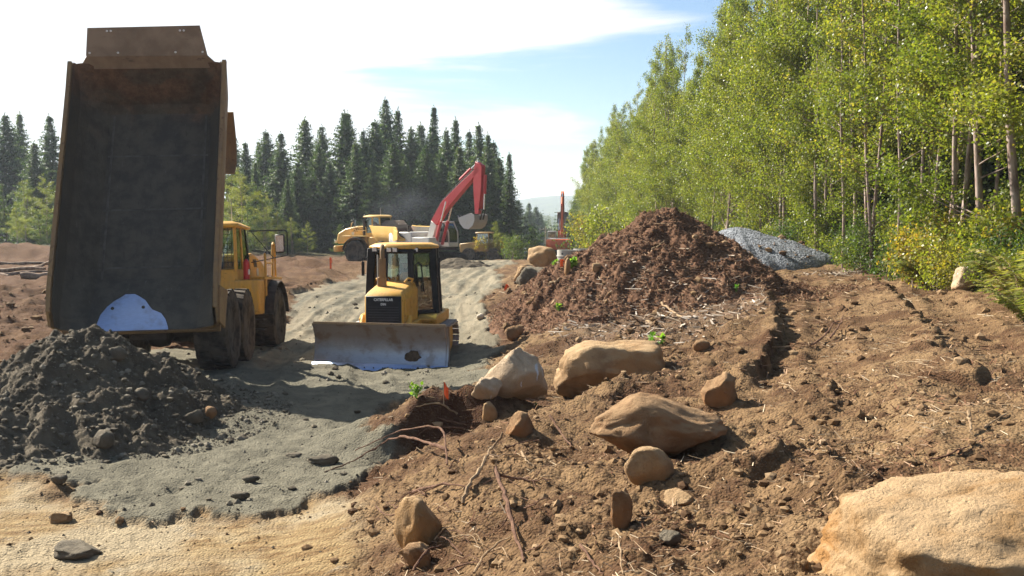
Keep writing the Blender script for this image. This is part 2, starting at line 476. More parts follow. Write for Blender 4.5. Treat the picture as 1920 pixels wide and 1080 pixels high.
def wpoly(pts, z=0.0): return [atz(a, b, z)[:2] for a, b in pts]
GREY = wpoly([(150,915),(175,955),(225,980),(330,990),(450,985),(560,962),(640,935),(715,893),(735,860),(705,835),(735,772),(770,757),(880,748),
    (905,735),(915,690),(935,655),(915,612),(905,585),(925,570),(950,540),(925,515),(965,495),(955,481),(800,484),(720,512),(660,530),(600,546),(552,560),
    (535,600),(480,622),(300,660),(40,700),(-200,760),(-200,890),(0,905)])
SAND = wpoly([(-600,880),(0,900),(220,970),(450,985),(600,950),(650,955),(700,1010),(690,1090),(560,1600),(-900,1600)])
SAND_X = np.array(SAND)
LITTER = [(1.2,22.5),(1.6,20.2),(3.6,18.6),(5.0,20.5),(6.2,26),(5,27),(2,26)]     # bleached wood chips in front of the bark pile
LEDGES = [  # (path, height, width left of it)
    ([atz(1385,535,1.3)[:2], atz(1440,570,1.3)[:2], atz(1468,625,1.25)[:2], atz(1440,680,1.2)[:2], atz(1400,740,1.2)[:2]], 0.34, 1.5),
    ([atz(1640,530,1.4)[:2], atz(1690,580,1.42)[:2], atz(1750,625,1.42)[:2], atz(1775,690,1.42)[:2], atz(1860,750,1.5)[:2]], 0.24, 0.9),
    ([atz(1530,815,1.35)[:2], atz(1500,870,1.35)[:2], atz(1440,915,1.3)[:2], atz(1390,960,1.3)[:2]], 0.16, 0.45),
    ([(-0.15,13.9),(-0.6,14.4),(-1.2,14.5),(-1.75,14.35),(-2.1,14.0)], 0.40, 0.8),      # back wall of the torn-open bank
    ([atz(1490,700,1.3)[:2], atz(1560,735,1.35)[:2], atz(1580,770,1.4)[:2]], 0.14, 0.4),
]
RUTS = [  # (path, half width, depth, lug spacing)
    ([(-4.6,17),(-5.6,22),(-6.2,29),(-5.9,38),(-4.7,48),(-3.0,60),(-1.6,74)], 0.33, 0.11, 0.22),
    ([(-2.6,18),(-3.4,23),(-4.1,30),(-3.9,39),(-2.8,49),(-1.3,61),(0.3,75)], 0.33, 0.10, 0.22),
    ([(-5.0,25),(-7.5,31),(-7.6,40),(-6.3,50),(-4.6,62)], 0.30, 0.09, 0.2),
    ([(-1.2,30),(-1.6,38),(-1.2,48),(-0.4,60)], 0.3, 0.09, 0.2),
    ([(-4.2,24),(-5.0,30),(-4.9,38),(-3.8,48),(-2.2,60)], 0.22, 0.07, 0.2),
    ([(-2.0,27),(-2.8,33),(-2.4,42),(-1.4,54),(0.0,68)], 0.25, 0.08, 0.2),
    ([(-6.5,24),(-6.9,30),(-6.8,37),(-5.4,47),(-3.8,58)], 0.20, 0.06, 0.2),
    ([(-0.2,24),(-0.6,30),(-0.9,38)], 0.25, 0.06, 0.2),
    ([(2.5,5.5),(3.6,10),(5.2,16),(7.3,23),(9.6,31),(11.2,39)], 0.34, 0.11, 0.18),
    ([(4.7,5.5),(5.9,10),(7.7,16),(10.0,23),(12.3,30)], 0.38, 0.12, 0.18),
    ([(-9,10.6),(-5,10.2),(-2.2,10.6)], 0.28, 0.035, 0.15),
    ([(-9,8.6),(-5,8.9),(-2.0,9.6)], 0.28, 0.035, 0.15),
    ([(-7,9.6),(-4,9.5),(-2.0,10.1)], 0.20, 0.03, 0.15),
]
def zones(x, y):
    wx = x + 0.35 * fbm2(x * 1.1, y * 1.1, 3, 71); wy = y + 0.35 * fbm2(x * 1.1, y * 1.1, 3, 81)
    wx = wx + 0.10 * fbm2(x * 5, y * 5, 2, 73); wy = wy + 0.14 * fbm2(x * 5 + 3, y * 5, 2, 83)
    g = sstep(-0.12, 0.12, poly_sdf(GREY, wx, wy))
    s = sstep(-0.3, 0.4, poly_sdf(SAND, wx, wy)) * (1 - g)
    l = sstep(-0.6, 0.6, poly_sdf(LITTER, wx, wy))
    return g, s, l
def ground_h(x, y, fine=True):
    x, y = np.asarray(x, float), np.asarray(y, float)
    z = base_h(x, y)
    r = np.hypot(x, y)
    near = 1 - sstep(60, 140, r)
    g, s, l = zones(x, y)
    z = z + 0.09 * g * sstep(0.0, 0.9, g)
    rough = 1 - 0.55 * g - 0.75 * s
    graded = sstep(2.2, 4.2, x - 0.12 * y + 1.0) * (1 - g)             # the tracked path on the right was graded by machines
    z += near * rough * (1 - 0.45 * graded) * 0.16 * fbm2(x * 0.55, y * 0.55, 4, 3)
    z += near * sstep(-6.5, -10, x) * sstep(24, 34, y) * (1 - g) * 0.55 * np.abs(fbm2(x * 0.22, y * 0.30, 4, 17))
    # ledges scraped by the machines
    def near_path(path, pad):
        q = np.asarray(path); return (x > q[:, 0].min() - pad) & (x < q[:, 0].max() + pad) & (y > q[:, 1].min() - pad) & (y < q[:, 1].max() + pad)
    for path, hgt, wid in LEDGES:
        m = near_path(path, wid * 4)
        if not m.any(): continue
        xm, ym = x[m], y[m]
        jx = xm + 0.16 * noise2(xm * 2.2, ym * 2.2, 5) + 0.06 * noise2(xm * 7, ym * 7, 6); jy = ym + 0.16 * noise2(xm * 2.2 + 9, ym * 2.2, 7)
        sd, al, L = path_sd(path, jx, jy)
        fade = sstep(0, 0.9, al) * sstep(0, 0.9, L - al)
        z[m] += hgt * fade * sstep(-0.06, 0.10, -sd) * np.exp(-np.maximum(-sd, 0) / wid)
    for k, (path, hw, dep, lug) in enumerate(RUTS):
        m = near_path(path, hw * 3)
        if not m.any(): continue
        xm, ym, rm = x[m], y[m], r[m]
        sd, al, L = path_sd(path, xm + 0.05 * noise2(xm * 1.5, ym * 1.5, 31 + k), ym)
        prof = np.exp(-(sd / hw) ** 4)
        lip = np.exp(-((np.abs(sd) - hw * 1.35) / (hw * 0.35)) ** 2)
        fade = sstep(0, 1.5, al) * sstep(0, 3, L - al) * (0.65 + 0.5 * noise2(al * 0.5, al * 0 + k, 33))
        chev = 0.5 + 0.5 * np.sin(2 * np.pi * (al + 0.5 * np.abs(sd)) / lug)
        z[m] += fade * (-dep * prof + dep * 0.45 * lip + 0.036 * chev * prof * (1 - sstep(35, 60, rm)))
    # undercut where the bank was torn open
    cx, cy = x + 1.15, y - 13.75
    z -= 0.46 * np.exp(-((cx / 0.80) ** 2 + (cy / 0.66) ** 2) ** 2)
    if fine:
        br = (1 - g) * (1 - s) * (1 - 0.45 * graded)
        w20 = 1 - sstep(30, 60, r); w10 = 1 - sstep(14, 28, r); w6 = 1 - sstep(9, 18, r)
        z += w20 * (0.055 * br + 0.030 * g + 0.012 * s) * fbm2(x * 2.3, y * 2.3, 4, 11, 0.6)
        cl = clods(x, y, 0.42, 0.45, 1) * (0.42 * br + 0.17 * g + 0.05 * s) * w20
        cl = np.maximum(cl, clods(x + 5, y, 0.17, 0.6, 2) * (0.72 * br + 0.36 * g + 0.12 * s) * w10)
        cl = cl + clods(x, y + 3, 0.075, 0.6, 3) * (0.80 * br + 0.5 * g + 0.2 * s) * w6
        z += cl * sstep(-0.25, 0.35, fbm2(x * 0.7, y * 0.7, 2, 21) + 0.25 * br)
        # dried flakes and rills of the ochre hard-pan
        fl = noise2(x * 1.6, y * 7.5, 41) + 0.5 * noise2(x * 3.6, y * 15, 42)
        z += s * 0.022 * np.abs(fl) * w10
    return z
# piles ------------------------------------------------------------
def pile_h(x, y, cx, cy, rads, H, p=1.25, s=0, lump=0.08):
    """(height above ground, inside measure) of a heap; rads = (east, north, west, south) half axes"""
    dx, dy = x - cx, y - cy
    rx = np.where(dx > 0, rads[0], rads[2]); ry = np.where(dy > 0, rads[1], rads[3])
    rho = np.hypot(dx / rx, dy / ry)
    rho = np.sqrt(rho * rho + 0.035) - 0.10 * np.exp(-rho * 4)
    th = np.arctan2(dy, dx)
    rho = rho * (1 + 0.10 * noise2(np.cos(th) * 2 + s, np.sin(th) * 2, s) + 0.05 * noise2(np.cos(th) * 5 + s, np.sin(th) * 5, s + 1))
    c = np.clip(1.08 - rho, -0.3, 1.1)
    return H * (np.sign(c) * np.abs(c) ** p) / 1.08 ** p, rho
PILES = {
    'grey': dict(c=(-7.15, 16.55), r=(2.4, 2.4, 3.3, 3.4), H=1.66, p=1.12, s=2),
    'bark': dict(c=(4.55, 29.0), r=(3.3, 4.2, 4.6, 5.0), H=2.35, p=0.95, s=5),
    'gravel': dict(c=(9.55, 41.5), r=(3.5, 3.2, 3.4, 3.0), H=1.62, p=0.70, s=8),
    'spoil': dict(c=(-3.6, 61.0), r=(2.2, 1.6, 1.9, 1.6), H=0.75, p=1.0, s=11),
}
def pile_top(k, x, y, fine=True):
    P = PILES[k]
    h, rho = pile_h(x, y, P['c'][0], P['c'][1], P['r'], P['H'], P['p'], P['s'])
    z = base_h(x, y) + 0.05 + h
    inside = sstep(1.2, 0.9, rho)
    if k == 'grey':
        z += inside * (0.16 * fbm2(x * 1.0, y * 1.0, 3, 51) + 0.09 * fbm2(x * 3, y * 3, 3, 52))
        if fine:
            m = sstep(-0.5, 0.35, fbm2(x * 0.9, y * 0.9, 2, 53))
            c = np.maximum(clods(x, y, 0.55, 0.5, 7) * 0.45, clods(x, y, 0.24, 0.7, 8) * 0.62)
            z += inside * (c * (0.45 + 0.55 * m) + clods(x, y, 0.12, 0.8, 9) * 0.75 + clods(x, y, 0.055, 0.8, 10) * 0.5)
    elif k == 'bark':
        z += inside * (0.22 * fbm2(x * 0.6, y * 0.6, 3, 55) + 0.10 * fbm2(x * 2, y * 2, 4, 56, 0.6))
        if fine: z += inside * (clods(x, y, 0.5, 0.6, 12) * 0.35 + clods(x, y, 0.22, 0.7, 13) * 0.6 + 0.05 * fbm2(x * 8, y * 8, 3, 57))
    elif k == 'gravel':
        z += inside * 0.06 * fbm2(x * 0.7, y * 0.7, 2, 58)
        if fine: z += inside * clods(x, y, 0.11, 0.95, 14) * 0.55
    else:
        z += inside * (0.12 * fbm2(x, y, 3, 59) + clods(x, y, 0.5, 0.7, 15) * 0.5)
    return z
def top_h(x, y):
    z = ground_h(x, y, True)
    for k in PILES:
        P = PILES[k]; m = np.hypot(x - P['c'][0], y - P['c'][1]) < max(P['r']) * 1.3
        if np.any(m):
            z = np.where(m, np.maximum(z, pile_top(k, x, y)), z)
    return z
def _coarse(x, y):
    z = base_h(x, y) + 0.05
    for k in PILES:
        P = PILES[k]
        if k != 'spoil': z = np.maximum(z, base_h(x, y) + 0.05 + pile_h(x, y, P['c'][0], P['c'][1], P['r'], P['H'], P['p'], P['s'])[0])
    return z
def hit(px, py, far=140.0):
    """where the view ray of a picture point meets the ground or a heap"""
    r = ray(px, py); t = np.geomspace(2.2, far, 420)
    k = int(np.argmax(EYE + r[2] * t < _coarse(r[0] * t, r[1] * t))) or 400
    t = np.linspace(t[max(k - 22, 0)], t[min(k + 24, 419)], 180)
    X, Y, Z = r[0] * t, r[1] * t, EYE + r[2] * t
    H = top_h(X, Y); m = Z < H
    k = int(np.argmax(m)) if m.any() else len(t) - 1
    return np.array([X[k], Y[k], H[k]])
def hz(x, y): return float(top_h(np.array([x], float), np.array([y], float))[0])
_GP = None
def gz(x, y):
    """cheap level for machines and trees"""
    X, Y = np.array([x], float), np.array([y], float)
    return float(base_h(X, Y)[0] + (0.09 if poly_sdf(GREY, X, Y)[0] > 0 else 0.0))

# ------------------------------------------------------------------ ground materials
def soil_material():
    t = NT('soil')
    col = t.attr('zone', 'Color')
    sp = t.n.new('ShaderNodeSeparateColor'); t.l.new(col, sp.inputs[0])
    G, S, Lt = sp.outputs[0], sp.outputs[1], sp.outputs[2]
    P = t.pos
    n1, n2, n3, n4 = t.noise(0.35, 5, 0.6, P), t.noise(2.2, 6, 0.65, P), t.noise(11, 6, 0.7, P), t.noise(55, 4, 0.7, P)
    # brown topsoil with reddish bark fibre and pale straw
    fib = t.noise(26, 5, 0.75, t.mapv((1, 0.35, 1), P, (0, 0, 0.5)))
    br = t.mix(t.ramp(n2, 0.30, 0.72), (0.106, 0.059, 0.028), (0.236, 0.147, 0.073))
    br = t.mix(t.ramp(n1, 0.40, 0.66, 0, 0.55), br, (0.295, 0.196, 0.100))
    br = t.mix(t.ramp(n3, 0.50, 0.66, 0, 0.85), br, (0.058, 0.032, 0.018))
    br = t.mix(t.ramp(fib, 0.64, 0.74, 0, 0.65), br, (0.42, 0.31, 0.18))
    org = t.noise(0.8, 6, 0.7, P, dist=0.6)
    br = t.mix(t.ramp(org, 0.47, 0.60, 0, 0.75), br, (0.070, 0.032, 0.015))
    far = t.sep(P)[0]
    br = t.mix(t.math('MULTIPLY', t.ramp(far, -6, -12), t.ramp(n1, 0.3, 0.6, 0.35, 0.85)), br, (0.092, 0.044, 0.021))
    lit = t.mix(t.ramp(t.noise(9, 5, 0.7, t.mapv((1, 2.6, 1), P, (0, 0, 0.7))), 0.45, 0.68), (0.11, 0.066, 0.040), (0.30, 0.235, 0.165))
    br = t.mix(t.math('MULTIPLY', Lt, 0.6), br, lit)
    # grey silty fill, paler where it dried in the wheel tracks
    gr = t.mix(t.ramp(n2, 0.30, 0.70), (0.122, 0.112, 0.080), (0.195, 0.178, 0.128))
    gr = t.mix(t.ramp(n3, 0.55, 0.75, 0, 0.6), gr, (0.075, 0.072, 0.058))
    gr = t.mix(t.ramp(n4, 0.62, 0.75, 0, 0.6), gr, (0.26, 0.24, 0.19))
    yv = t.sep(P)[1]
    dry = t.math('MULTIPLY', t.ramp(yv, 21, 30), t.ramp(t.noise(1.0, 5, 0.65, t.mapv((2.2, 0.25, 1), P, (0, 0, 0.06))), 0.38, 0.62))
    gr = t.mix(t.math('MULTIPLY', dry, 0.7), gr, (0.335, 0.280, 0.190))
    # ochre hard-pan with pale silt crusts
    flk = t.noise(2.0, 7, 0.7, t.mapv((1, 4.5, 1), P, (0, 0, 0.1)))
    sa = t.mix(t.ramp(flk, 0.36, 0.62), (0.190, 0.115, 0.050), (0.335, 0.240, 0.120))
    sa = t.mix(t.ramp(n1, 0.47, 0.60, 0, 0.8), sa, (0.37, 0.305, 0.20))
    sa = t.mix(t.ramp(n3, 0.60, 0.74, 0, 0.7), sa, (0.15, 0.095, 0.05))
    sa = t.mix(t.ramp(n2, 0.60, 0.72, 0, 0.55), sa, (0.31, 0.285, 0.235))
    c = t.mix(S, t.mix(G, br, gr), sa)
    # woodland floor and far grass
    pt = t.math('MULTIPLY', t.attr('dark_soil'), t.ramp(n3, 0.25, 0.6, 0.55, 1.0))
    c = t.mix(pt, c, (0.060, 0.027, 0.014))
    W = t.attr('wood')
    wd = t.mix(t.ramp(n2, 0.35, 0.65), (0.030, 0.034, 0.014), (0.085, 0.080, 0.032))
    c = t.mix(W, c, wd)
    cr = t.voro(34, P)
    h = t.math('ADD', t.math('ADD', t.math('ADD', t.math('MULTIPLY', n3, 0.6), t.math('MULTIPLY', cr, -0.5)), t.math('MULTIPLY', n4, 0.35)), t.math('MULTIPLY', fib, 0.35))
    t.bump(h, 1.0, 0.06)
    return t.done(c, 0.95, 0, 0.12)
M = {}
M['soil'] = soil_material()

# ------------------------------------------------------------------ the ground sheet
def build_ground():
    a_in = np.linspace(-33, 33, 620)
    a_out = np.concatenate([np.linspace(-180, -60, 24), np.linspace(-58, -33.6, 34)])
    ang = np.radians(np.concatenate([a_out, a_in, -a_out[::-1][:-1]]))
    rr = np.concatenate([np.geomspace(0.4, 4.0, 22)[:-1], np.geomspace(4.0, 48, 520)[:-1], np.geomspace(48, 200, 90)[:-1], np.geomspace(200, 4200, 36)])
    A, R = np.meshgrid(ang, rr, indexing='ij')
    X, Y = R * np.sin(A), R * np.cos(A)
    x, y = X.ravel(), Y.ravel()
    z = ground_h(x, y)
    g, s, l = zones(x, y)
    r = np.hypot(x, y)
    edge = 13.4 + 1.0 * noise2(y * 0.12, y * 0, 61) - 2.0 * sstep(30, 18, y) * 0
    wood = sstep(-0.6, 1.2, x - edge) * sstep(16, 24, y)
    wood = np.maximum(wood, sstep(92, 112, r))
    wood = np.maximum(wood, sstep(7, 11, x) * sstep(55, 75, y))
    # darker red-brown soil in patches on the two banks
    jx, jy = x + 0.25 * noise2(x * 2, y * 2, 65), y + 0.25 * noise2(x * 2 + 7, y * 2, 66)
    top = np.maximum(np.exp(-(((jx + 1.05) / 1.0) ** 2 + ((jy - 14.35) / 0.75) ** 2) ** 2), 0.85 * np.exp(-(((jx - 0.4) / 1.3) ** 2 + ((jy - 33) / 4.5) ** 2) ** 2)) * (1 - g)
    na, nr = A.shape
    i = np.arange(na * nr).reshape(na, nr)
    nxt = np.roll(i, -1, 0)
    F = np.stack([i[:, :-1], i[:, 1:], nxt[:, 1:], nxt[:, :-1]], -1).reshape(-1, 4)
    me = np_mesh('ground', np.c_[x, y, z], F, [M['soil']], True, {'zone': np.c_[g, s, l], 'wood': wood, 'dark_soil': top})
    return tag(mobj('ground', me), kind='structure')
build_ground()
# ================================================================== HEAPS
def heap_material(name, dark, light, pale, scale, fib=False, bumpd=0.03):
    t = NT(name); P = t.pos
    n1, n2, n3 = t.noise(scale * 0.2, 4, 0.6, P), t.noise(scale, 6, 0.68, P), t.noise(scale * 5, 5, 0.72, P)
    c = t.mix(t.ramp(n2, 0.32, 0.70), dark, light)
    c = t.mix(t.ramp(n1, 0.45, 0.7, 0, 0.5), c, tuple(0.5 * (a + b) for a, b in zip(light, pale)))
    if fib:
        f = t.noise(scale * 4, 4, 0.75, t.mapv((1, 0.3, 1.4), P, (0.3, 0.2, 0.9)))
        c = t.mix(t.ramp(f, 0.60, 0.72, 0, 0.7), c, pale)
    else:
        c = t.mix(t.ramp(n3, 0.60, 0.76, 0, 0.6), c, pale)
    t.bump(t.math('ADD', n3, t.math('MULTIPLY', n2, 0.6)), 0.8, bumpd)
    return t.done(c, 0.95, 0, 0.15)
M['grey_dirt'] = heap_material('grey_dirt', (0.060, 0.047, 0.031), (0.112, 0.091, 0.061), (0.175, 0.145, 0.10), 3.0)
M['bark'] = heap_material('bark_mulch', (0.062, 0.030, 0.016), (0.150, 0.078, 0.042), (0.27, 0.165, 0.10), 4.0, True)
def gravel_material():
    t = NT('crushed_rock'); P = t.pos
    v = t.voro(16, P, 'Color'); d = t.voro(16, P)
    g = t.n.new('ShaderNodeSeparateColor'); t.l.new(v, g.inputs[0])
    c = t.mix(g.outputs[0], (0.11, 0.122, 0.138), (0.36, 0.385, 0.41))
    c = t.mix(t.ramp(d, 0.35, 0.6, 0, 0.6), c, (0.05, 0.055, 0.065))
    t.bump(t.math('SUBTRACT', 1.0, d), 0.9, 0.05)
    return t.done(c, 0.8, 0, 0.3)
M['gravel'] = gravel_material()

def build_heap(key, name, mat, label, n, cat, group=None, ext=1.2):
    P = PILES[key]; cx, cy = P['c']; e, nn, w, s = P['r']
    xs = np.linspace(cx - w * ext, cx + e * ext, n); ys = np.linspace(cy - s * ext, cy + nn * ext, n)
    X, Y = np.meshgrid(xs, ys, indexing='ij'); x, y = X.ravel(), Y.ravel()
    z = pile_top(key, x, y)
    lo = base_h(x, y) - 0.25
    z = np.maximum(z, lo)
    i = np.arange(n * n).reshape(n, n)
    F = np.stack([i[:-1, :-1], i[1:, :-1], i[1:, 1:], i[:-1, 1:]], -1).reshape(-1, 4)
    keep = (z[F] > lo[F] + 1e-4).any(1); F = F[keep]
    used = np.unique(F); re = np.full(n * n, -1); re[used] = np.arange(len(used))
    o = mobj(name, np_mesh(name, np.c_[x, y, z][used], re[F], [mat]))
    return tag(o, label, cat, group)
build_heap('grey', 'dirt_pile', M['grey_dirt'], 'large lumpy heap of dark grey dirt just tipped behind the raised truck bed', 330, 'dirt pile')
build_heap('bark', 'bark_pile', M['bark'], 'tall heap of shredded red-brown bark mulch in the middle of the site', 260, 'mulch pile')
build_heap('gravel', 'gravel_pile', M['gravel'], 'smooth heap of blue-grey crushed rock beside the wood', 170, 'gravel pile')
build_heap('spoil', 'spoil_pile', M['grey_dirt'], 'small dark heap of spoil under the red excavator arm', 90, 'dirt pile')

# ================================================================== ROCKS
def rock_material(name, a, b, stain, pale, scale=3.0, paint_marks=False):
    a, b, stain, pale = ([q[0] * 1.08, q[1] * 0.98, q[2] * 0.86] for q in (a, b, stain, pale)); a, b, stain, pale = map(tuple, (a, b, stain, pale))
    t = NT(name)
    n0, n1, n2, n3 = t.noise(scale * 0.35, 3, 0.5), t.noise(scale, 6, 0.62, dist=0.4), t.noise(scale * 4.5, 7, 0.7), t.noise(scale * 20, 5, 0.7)
    c = t.mix(t.ramp(n1, 0.32, 0.68), a, b)
    c = t.mix(t.ramp(n0, 0.46, 0.66, 0, 0.75), c, stain)
    c = t.mix(t.ramp(n2, 0.56, 0.72, 0, 0.55), c, tuple(x * 0.5 for x in a))
    up = t.sep(t.geo.outputs['Normal'])[2]
    dust = t.math('MULTIPLY', t.ramp(up, 0.1, 0.85), t.ramp(n1, 0.25, 0.6))
    c = t.mix(t.math('MULTIPLY', dust, 0.75), c, pale)
    if paint_marks:
        q = t.noise(1.6, 3, 0.5, t.mapv((3.4, 1, 1.0)), dist=1.2)
        c = t.mix(t.math('MULTIPLY', t.ramp(q, 0.645, 0.66), t.ramp(n2, 0.36, 0.5)), c, (0.60, 0.59, 0.57))
    crk = t.voro(scale * 0.9, t.noise(scale * 0.8, 4, 0.6, out='Color'), 'Distance', 'DISTANCE_TO_EDGE')
    cl = t.ramp(crk, 0.0, 0.02)
    c = t.mix(t.math('MULTIPLY', t.math('SUBTRACT', 1.0, cl), 0.12), c, tuple(x * 0.3 for x in a))
    c = t.mix(t.ramp(n3, 0.60, 0.72, 0, 0.5), c, tuple(x * 0.45 for x in a))
    pit = t.ramp(t.voro(scale * 9), 0.0, 0.35)
    hgt = t.math('ADD', t.math('ADD', t.math('MULTIPLY', n2, 0.9), t.math('MULTIPLY', n3, 0.6)), t.math('ADD', t.math('MULTIPLY', cl, 0.08), t.math('MULTIPLY', pit, 0.22)))
    t.bump(hgt, 1.0, 0.045)
    return t.done(c, 0.9, 0, 0.2)
M['rock_tan'] = rock_material('rock_tan', (0.25, 0.165, 0.090), (0.37, 0.265, 0.160), (0.36, 0.205, 0.085), (0.43, 0.33, 0.205))
M['rock_pale'] = rock_material('rock_pale', (0.30, 0.235, 0.165), (0.46, 0.38, 0.285), (0.34, 0.22, 0.12), (0.50, 0.43, 0.33), paint_marks=True)
M['rock_ochre'] = rock_material('rock_ochre', (0.23, 0.145, 0.066), (0.35, 0.255, 0.150), (0.33, 0.175, 0.055), (0.42, 0.325, 0.21), 2.4)
M['rock_brown'] = rock_material('rock_brown', (0.20, 0.120, 0.062), (0.31, 0.20, 0.115), (0.29, 0.145, 0.058), (0.37, 0.265, 0.16), 4)
M['rock_grey'] = rock_material('rock_grey', (0.095, 0.088, 0.072), (0.165, 0.152, 0.125), (0.13, 0.105, 0.075), (0.21, 0.195, 0.155), 4)
M['rock_white'] = rock_material('rock_white', (0.42, 0.40, 0.35), (0.62, 0.60, 0.54), (0.45, 0.38, 0.28), (0.66, 0.64, 0.58), 6)

_ico = {}
def ico(sub):
    if sub not in _ico:
        bm = bmesh.new(); bmesh.ops.create_icosphere(bm, subdivisions=sub, radius=1.0)
        V = np.array([v.co[:] for v in bm.verts]); F = np.array([[v.index for v in f.verts] for f in bm.faces]); bm.free()
        _ico[sub] = (V, F)
    return _ico[sub]
def rock_mesh(name, dims, seed, sub=4, cuts=6, rough=0.10, square=0.0, shape=None):
    """stone: a sphere pulled towards a box, chipped by planes, roughened. dims = half sizes"""
    rng = np.random.default_rng(seed); V, F = ico(sub)
    P = V.copy()
    if square:
        m = np.abs(P).max(1, keepdims=True); P = P * (1 - square) + (P / m) * square * 0.86
    P *= 1 + 0.20 * fbm3(P * 0.9 + seed, 2, seed)[:, None]
    for k in range(cuts):
        n = rng.normal(size=3); n /= np.linalg.norm(n)
        d = rng.uniform(0.55, 0.86); e = P @ n - d
        P -= np.where(e > 0, e * 0.95, 0)[:, None] * n
    P *= 1 + rough * fbm3(P * 2.6 + seed, 4, seed + 9, 0.55)[:, None]
    P *= 1 + 0.030 * fbm3(P * 8 + seed, 4, seed + 20, 0.6)[:, None]
    if shape is not None: P = shape(P)
    P = P * np.asarray(dims)[None]
    return P, F
ROCKS = []
def rock(label, px, py, w, h, mat='rock_tan', seed=1, deep=0.8, name='boulder', cat='boulder', d=None, sink=0.22, tilt=(0, 0, 0), group=None, sub=None, z=None, **kw):
    """stone whose visible foot is at picture point (px,py); w, h = picture size in pixels"""
    p = hit(px, py) if d is None else at(px, py, d)
    if z is not None: p[2] = z
    k = p[1] / FPX
    W, H = w * k / 2, h * k * (1 + sink) / 2
    D = W * deep
    if sub is None: sub = 5 if w > 150 else 4 if w > 40 else 3 if w > 16 else 2
    P, F = rock_mesh(name, (W, D, H), seed, sub, **kw)
    R = np.array(Euler(tilt).to_matrix()); P = P @ R.T
    o = mobj(name, np_mesh(name, P, F, [M[mat]]))
    o.location = (p[0], p[1] + D * 0.55, p[2] + H * (1 - 2 * sink / (1 + sink)) * 0.98)
    tag(o, label, cat, group); ROCKS.append(o); return o
def wedge(P):                       # flat-lying block that thins to a point on the right
    Q = P.copy(); s = np.clip((P[:, 0] + 1) / 2, 0, 1)
    Q[:, 2] = P[:, 2] * (0.62 + 0.55 * np.exp(-((s - 0.42) / 0.22) ** 2) - 0.30 * np.clip(s - 0.6, 0, 1)) + 0.10 * s - 0.06
    return Q
def peak(P):
    Q = P.copy(); k = np.clip(1 - 0.42 * (P[:, 2] + 0.3), 0.3, 1.2); Q[:, 0] = P[:, 0] * k + 0.22 * P[:, 2]; Q[:, 1] = P[:, 1] * k; return Q
def hump(P):
    Q = P.copy(); s = np.clip((P[:, 0] + 1) / 2, 0, 1)
    Q[:, 2] = P[:, 2] * (0.90 + 0.12 * np.sin(s * 3.0)); return Q

big = rock('huge ochre boulder filling the near right corner with white paint streaks', 1770, 1150, 480, 262, 'rock_ochre', 5, 0.85, d=4.25, sub=6, cuts=2, square=0.30, rough=0.035, sink=0.15, z=1.50)
_v = np.array([v.co[:] for v in big.data.vertices]); _sc = np.array([2.0, 1.6, 1.22]) / (_v.max(0) - _v.min(0)); big.data.vertices.foreach_set('co', (_v * _sc).astype(np.float32).ravel()); big.location = (2.74, 5.15, 1.50)
rock('broad sandstone boulder with rounded shaded face behind the dirt mound', 1146, 748, 232, 122, 'rock_tan', 21, 0.7, d=16.2, square=0.35, cuts=2, rough=0.05, sink=0.2, shape=hump, z=0.42)
rock('pale triangular boulder with whitish streaks left of the broad boulder', 972, 752, 128, 100, 'rock_pale', 14, 0.8, square=0.25, cuts=4, rough=0.07, sink=0.12, shape=peak)
rock('low pale stone leaning against the triangular boulder', 915, 751, 62, 40, 'rock_pale', 33, 0.8, square=0.3, sink=0.2)
rock('long wedge-shaped brown boulder with chipped white left end', 1226, 858, 272, 112, 'rock_brown', 43, 0.62, square=0.2, cuts=6, rough=0.07, sink=0.24, shape=wedge)
rock('rounded oblong stone in front of the wedge-shaped boulder', 1219, 908, 98, 68, 'rock_tan', 51, 0.75, 'stone', 'stone', tilt=(0, rad(18), rad(15)), cuts=3, rough=0.05)
rock('upright brown rock with a flat top near the tracked path', 1352, 766, 66, 62, 'rock_brown', 62, 0.8, square=0.55, cuts=5)
rock('upright tombstone-shaped rock standing in the foreground soil', 1166, 990, 46, 76, 'rock_brown', 75, 0.7, square=0.55, cuts=2, sink=0.12)
rock('flat grey stone lying in the shadow beside the upright foreground rock', 1255, 1020, 52, 24, 'rock_grey', 72, 0.7, 'stone', 'stone')
rock('low slab of stone half sunk right of the upright foreground rock', 1278, 948, 66, 24, 'rock_tan', 73, 0.8, 'stone', 'stone', square=0.5)
rock('squat tan stone between the mound and the orange flag', 919, 790, 36, 40, 'rock_tan', 81, 0.8, 'stone', 'stone', square=0.4)
rock('slanted brown stone half buried below the squat tan stone', 976, 815, 58, 46, 'rock_brown', 83, 0.8, 'stone', 'stone', square=0.4, tilt=(0, rad(24), 0), sink=0.35)
rock('cream boulder half buried in the root-strewn bank at the bottom', 786, 1030, 84, 105, 'rock_ochre', 91, 0.9, square=0.35, sink=0.3, tilt=(0, rad(-12), 0))
rock('dark red-brown angular rock under the cream boulder at the bottom', 780, 1068, 66, 48, 'rock_brown', 92, 0.8, square=0.5, cuts=8)
rock('round brown boulder alone at the foot of the bank beside the road', 965, 637, 34, 28, 'rock_brown', 101, 0.9, cuts=3)
rock('single round cobble on the slope above the broad boulder', 1317, 656, 32, 20, 'rock_brown', 102, 0.9, 'stone', 'stone', cuts=3)
rock('big pale boulder on the bank in front of the concrete rings', 1015, 499, 56, 36, 'rock_tan', 111, 0.8, d=49, square=0.35)
rock('grey-brown boulder in the bank edge, largest of the three there', 1003, 540, 66, 46, 'rock_grey', 113, 0.9, d=37, square=0.3, sink=0.3)
rock('narrow tan boulder leaning on the grey-brown boulder of the bank edge', 976, 536, 26, 40, 'rock_tan', 114, 0.9, d=37.6, square=0.3, sink=0.25)
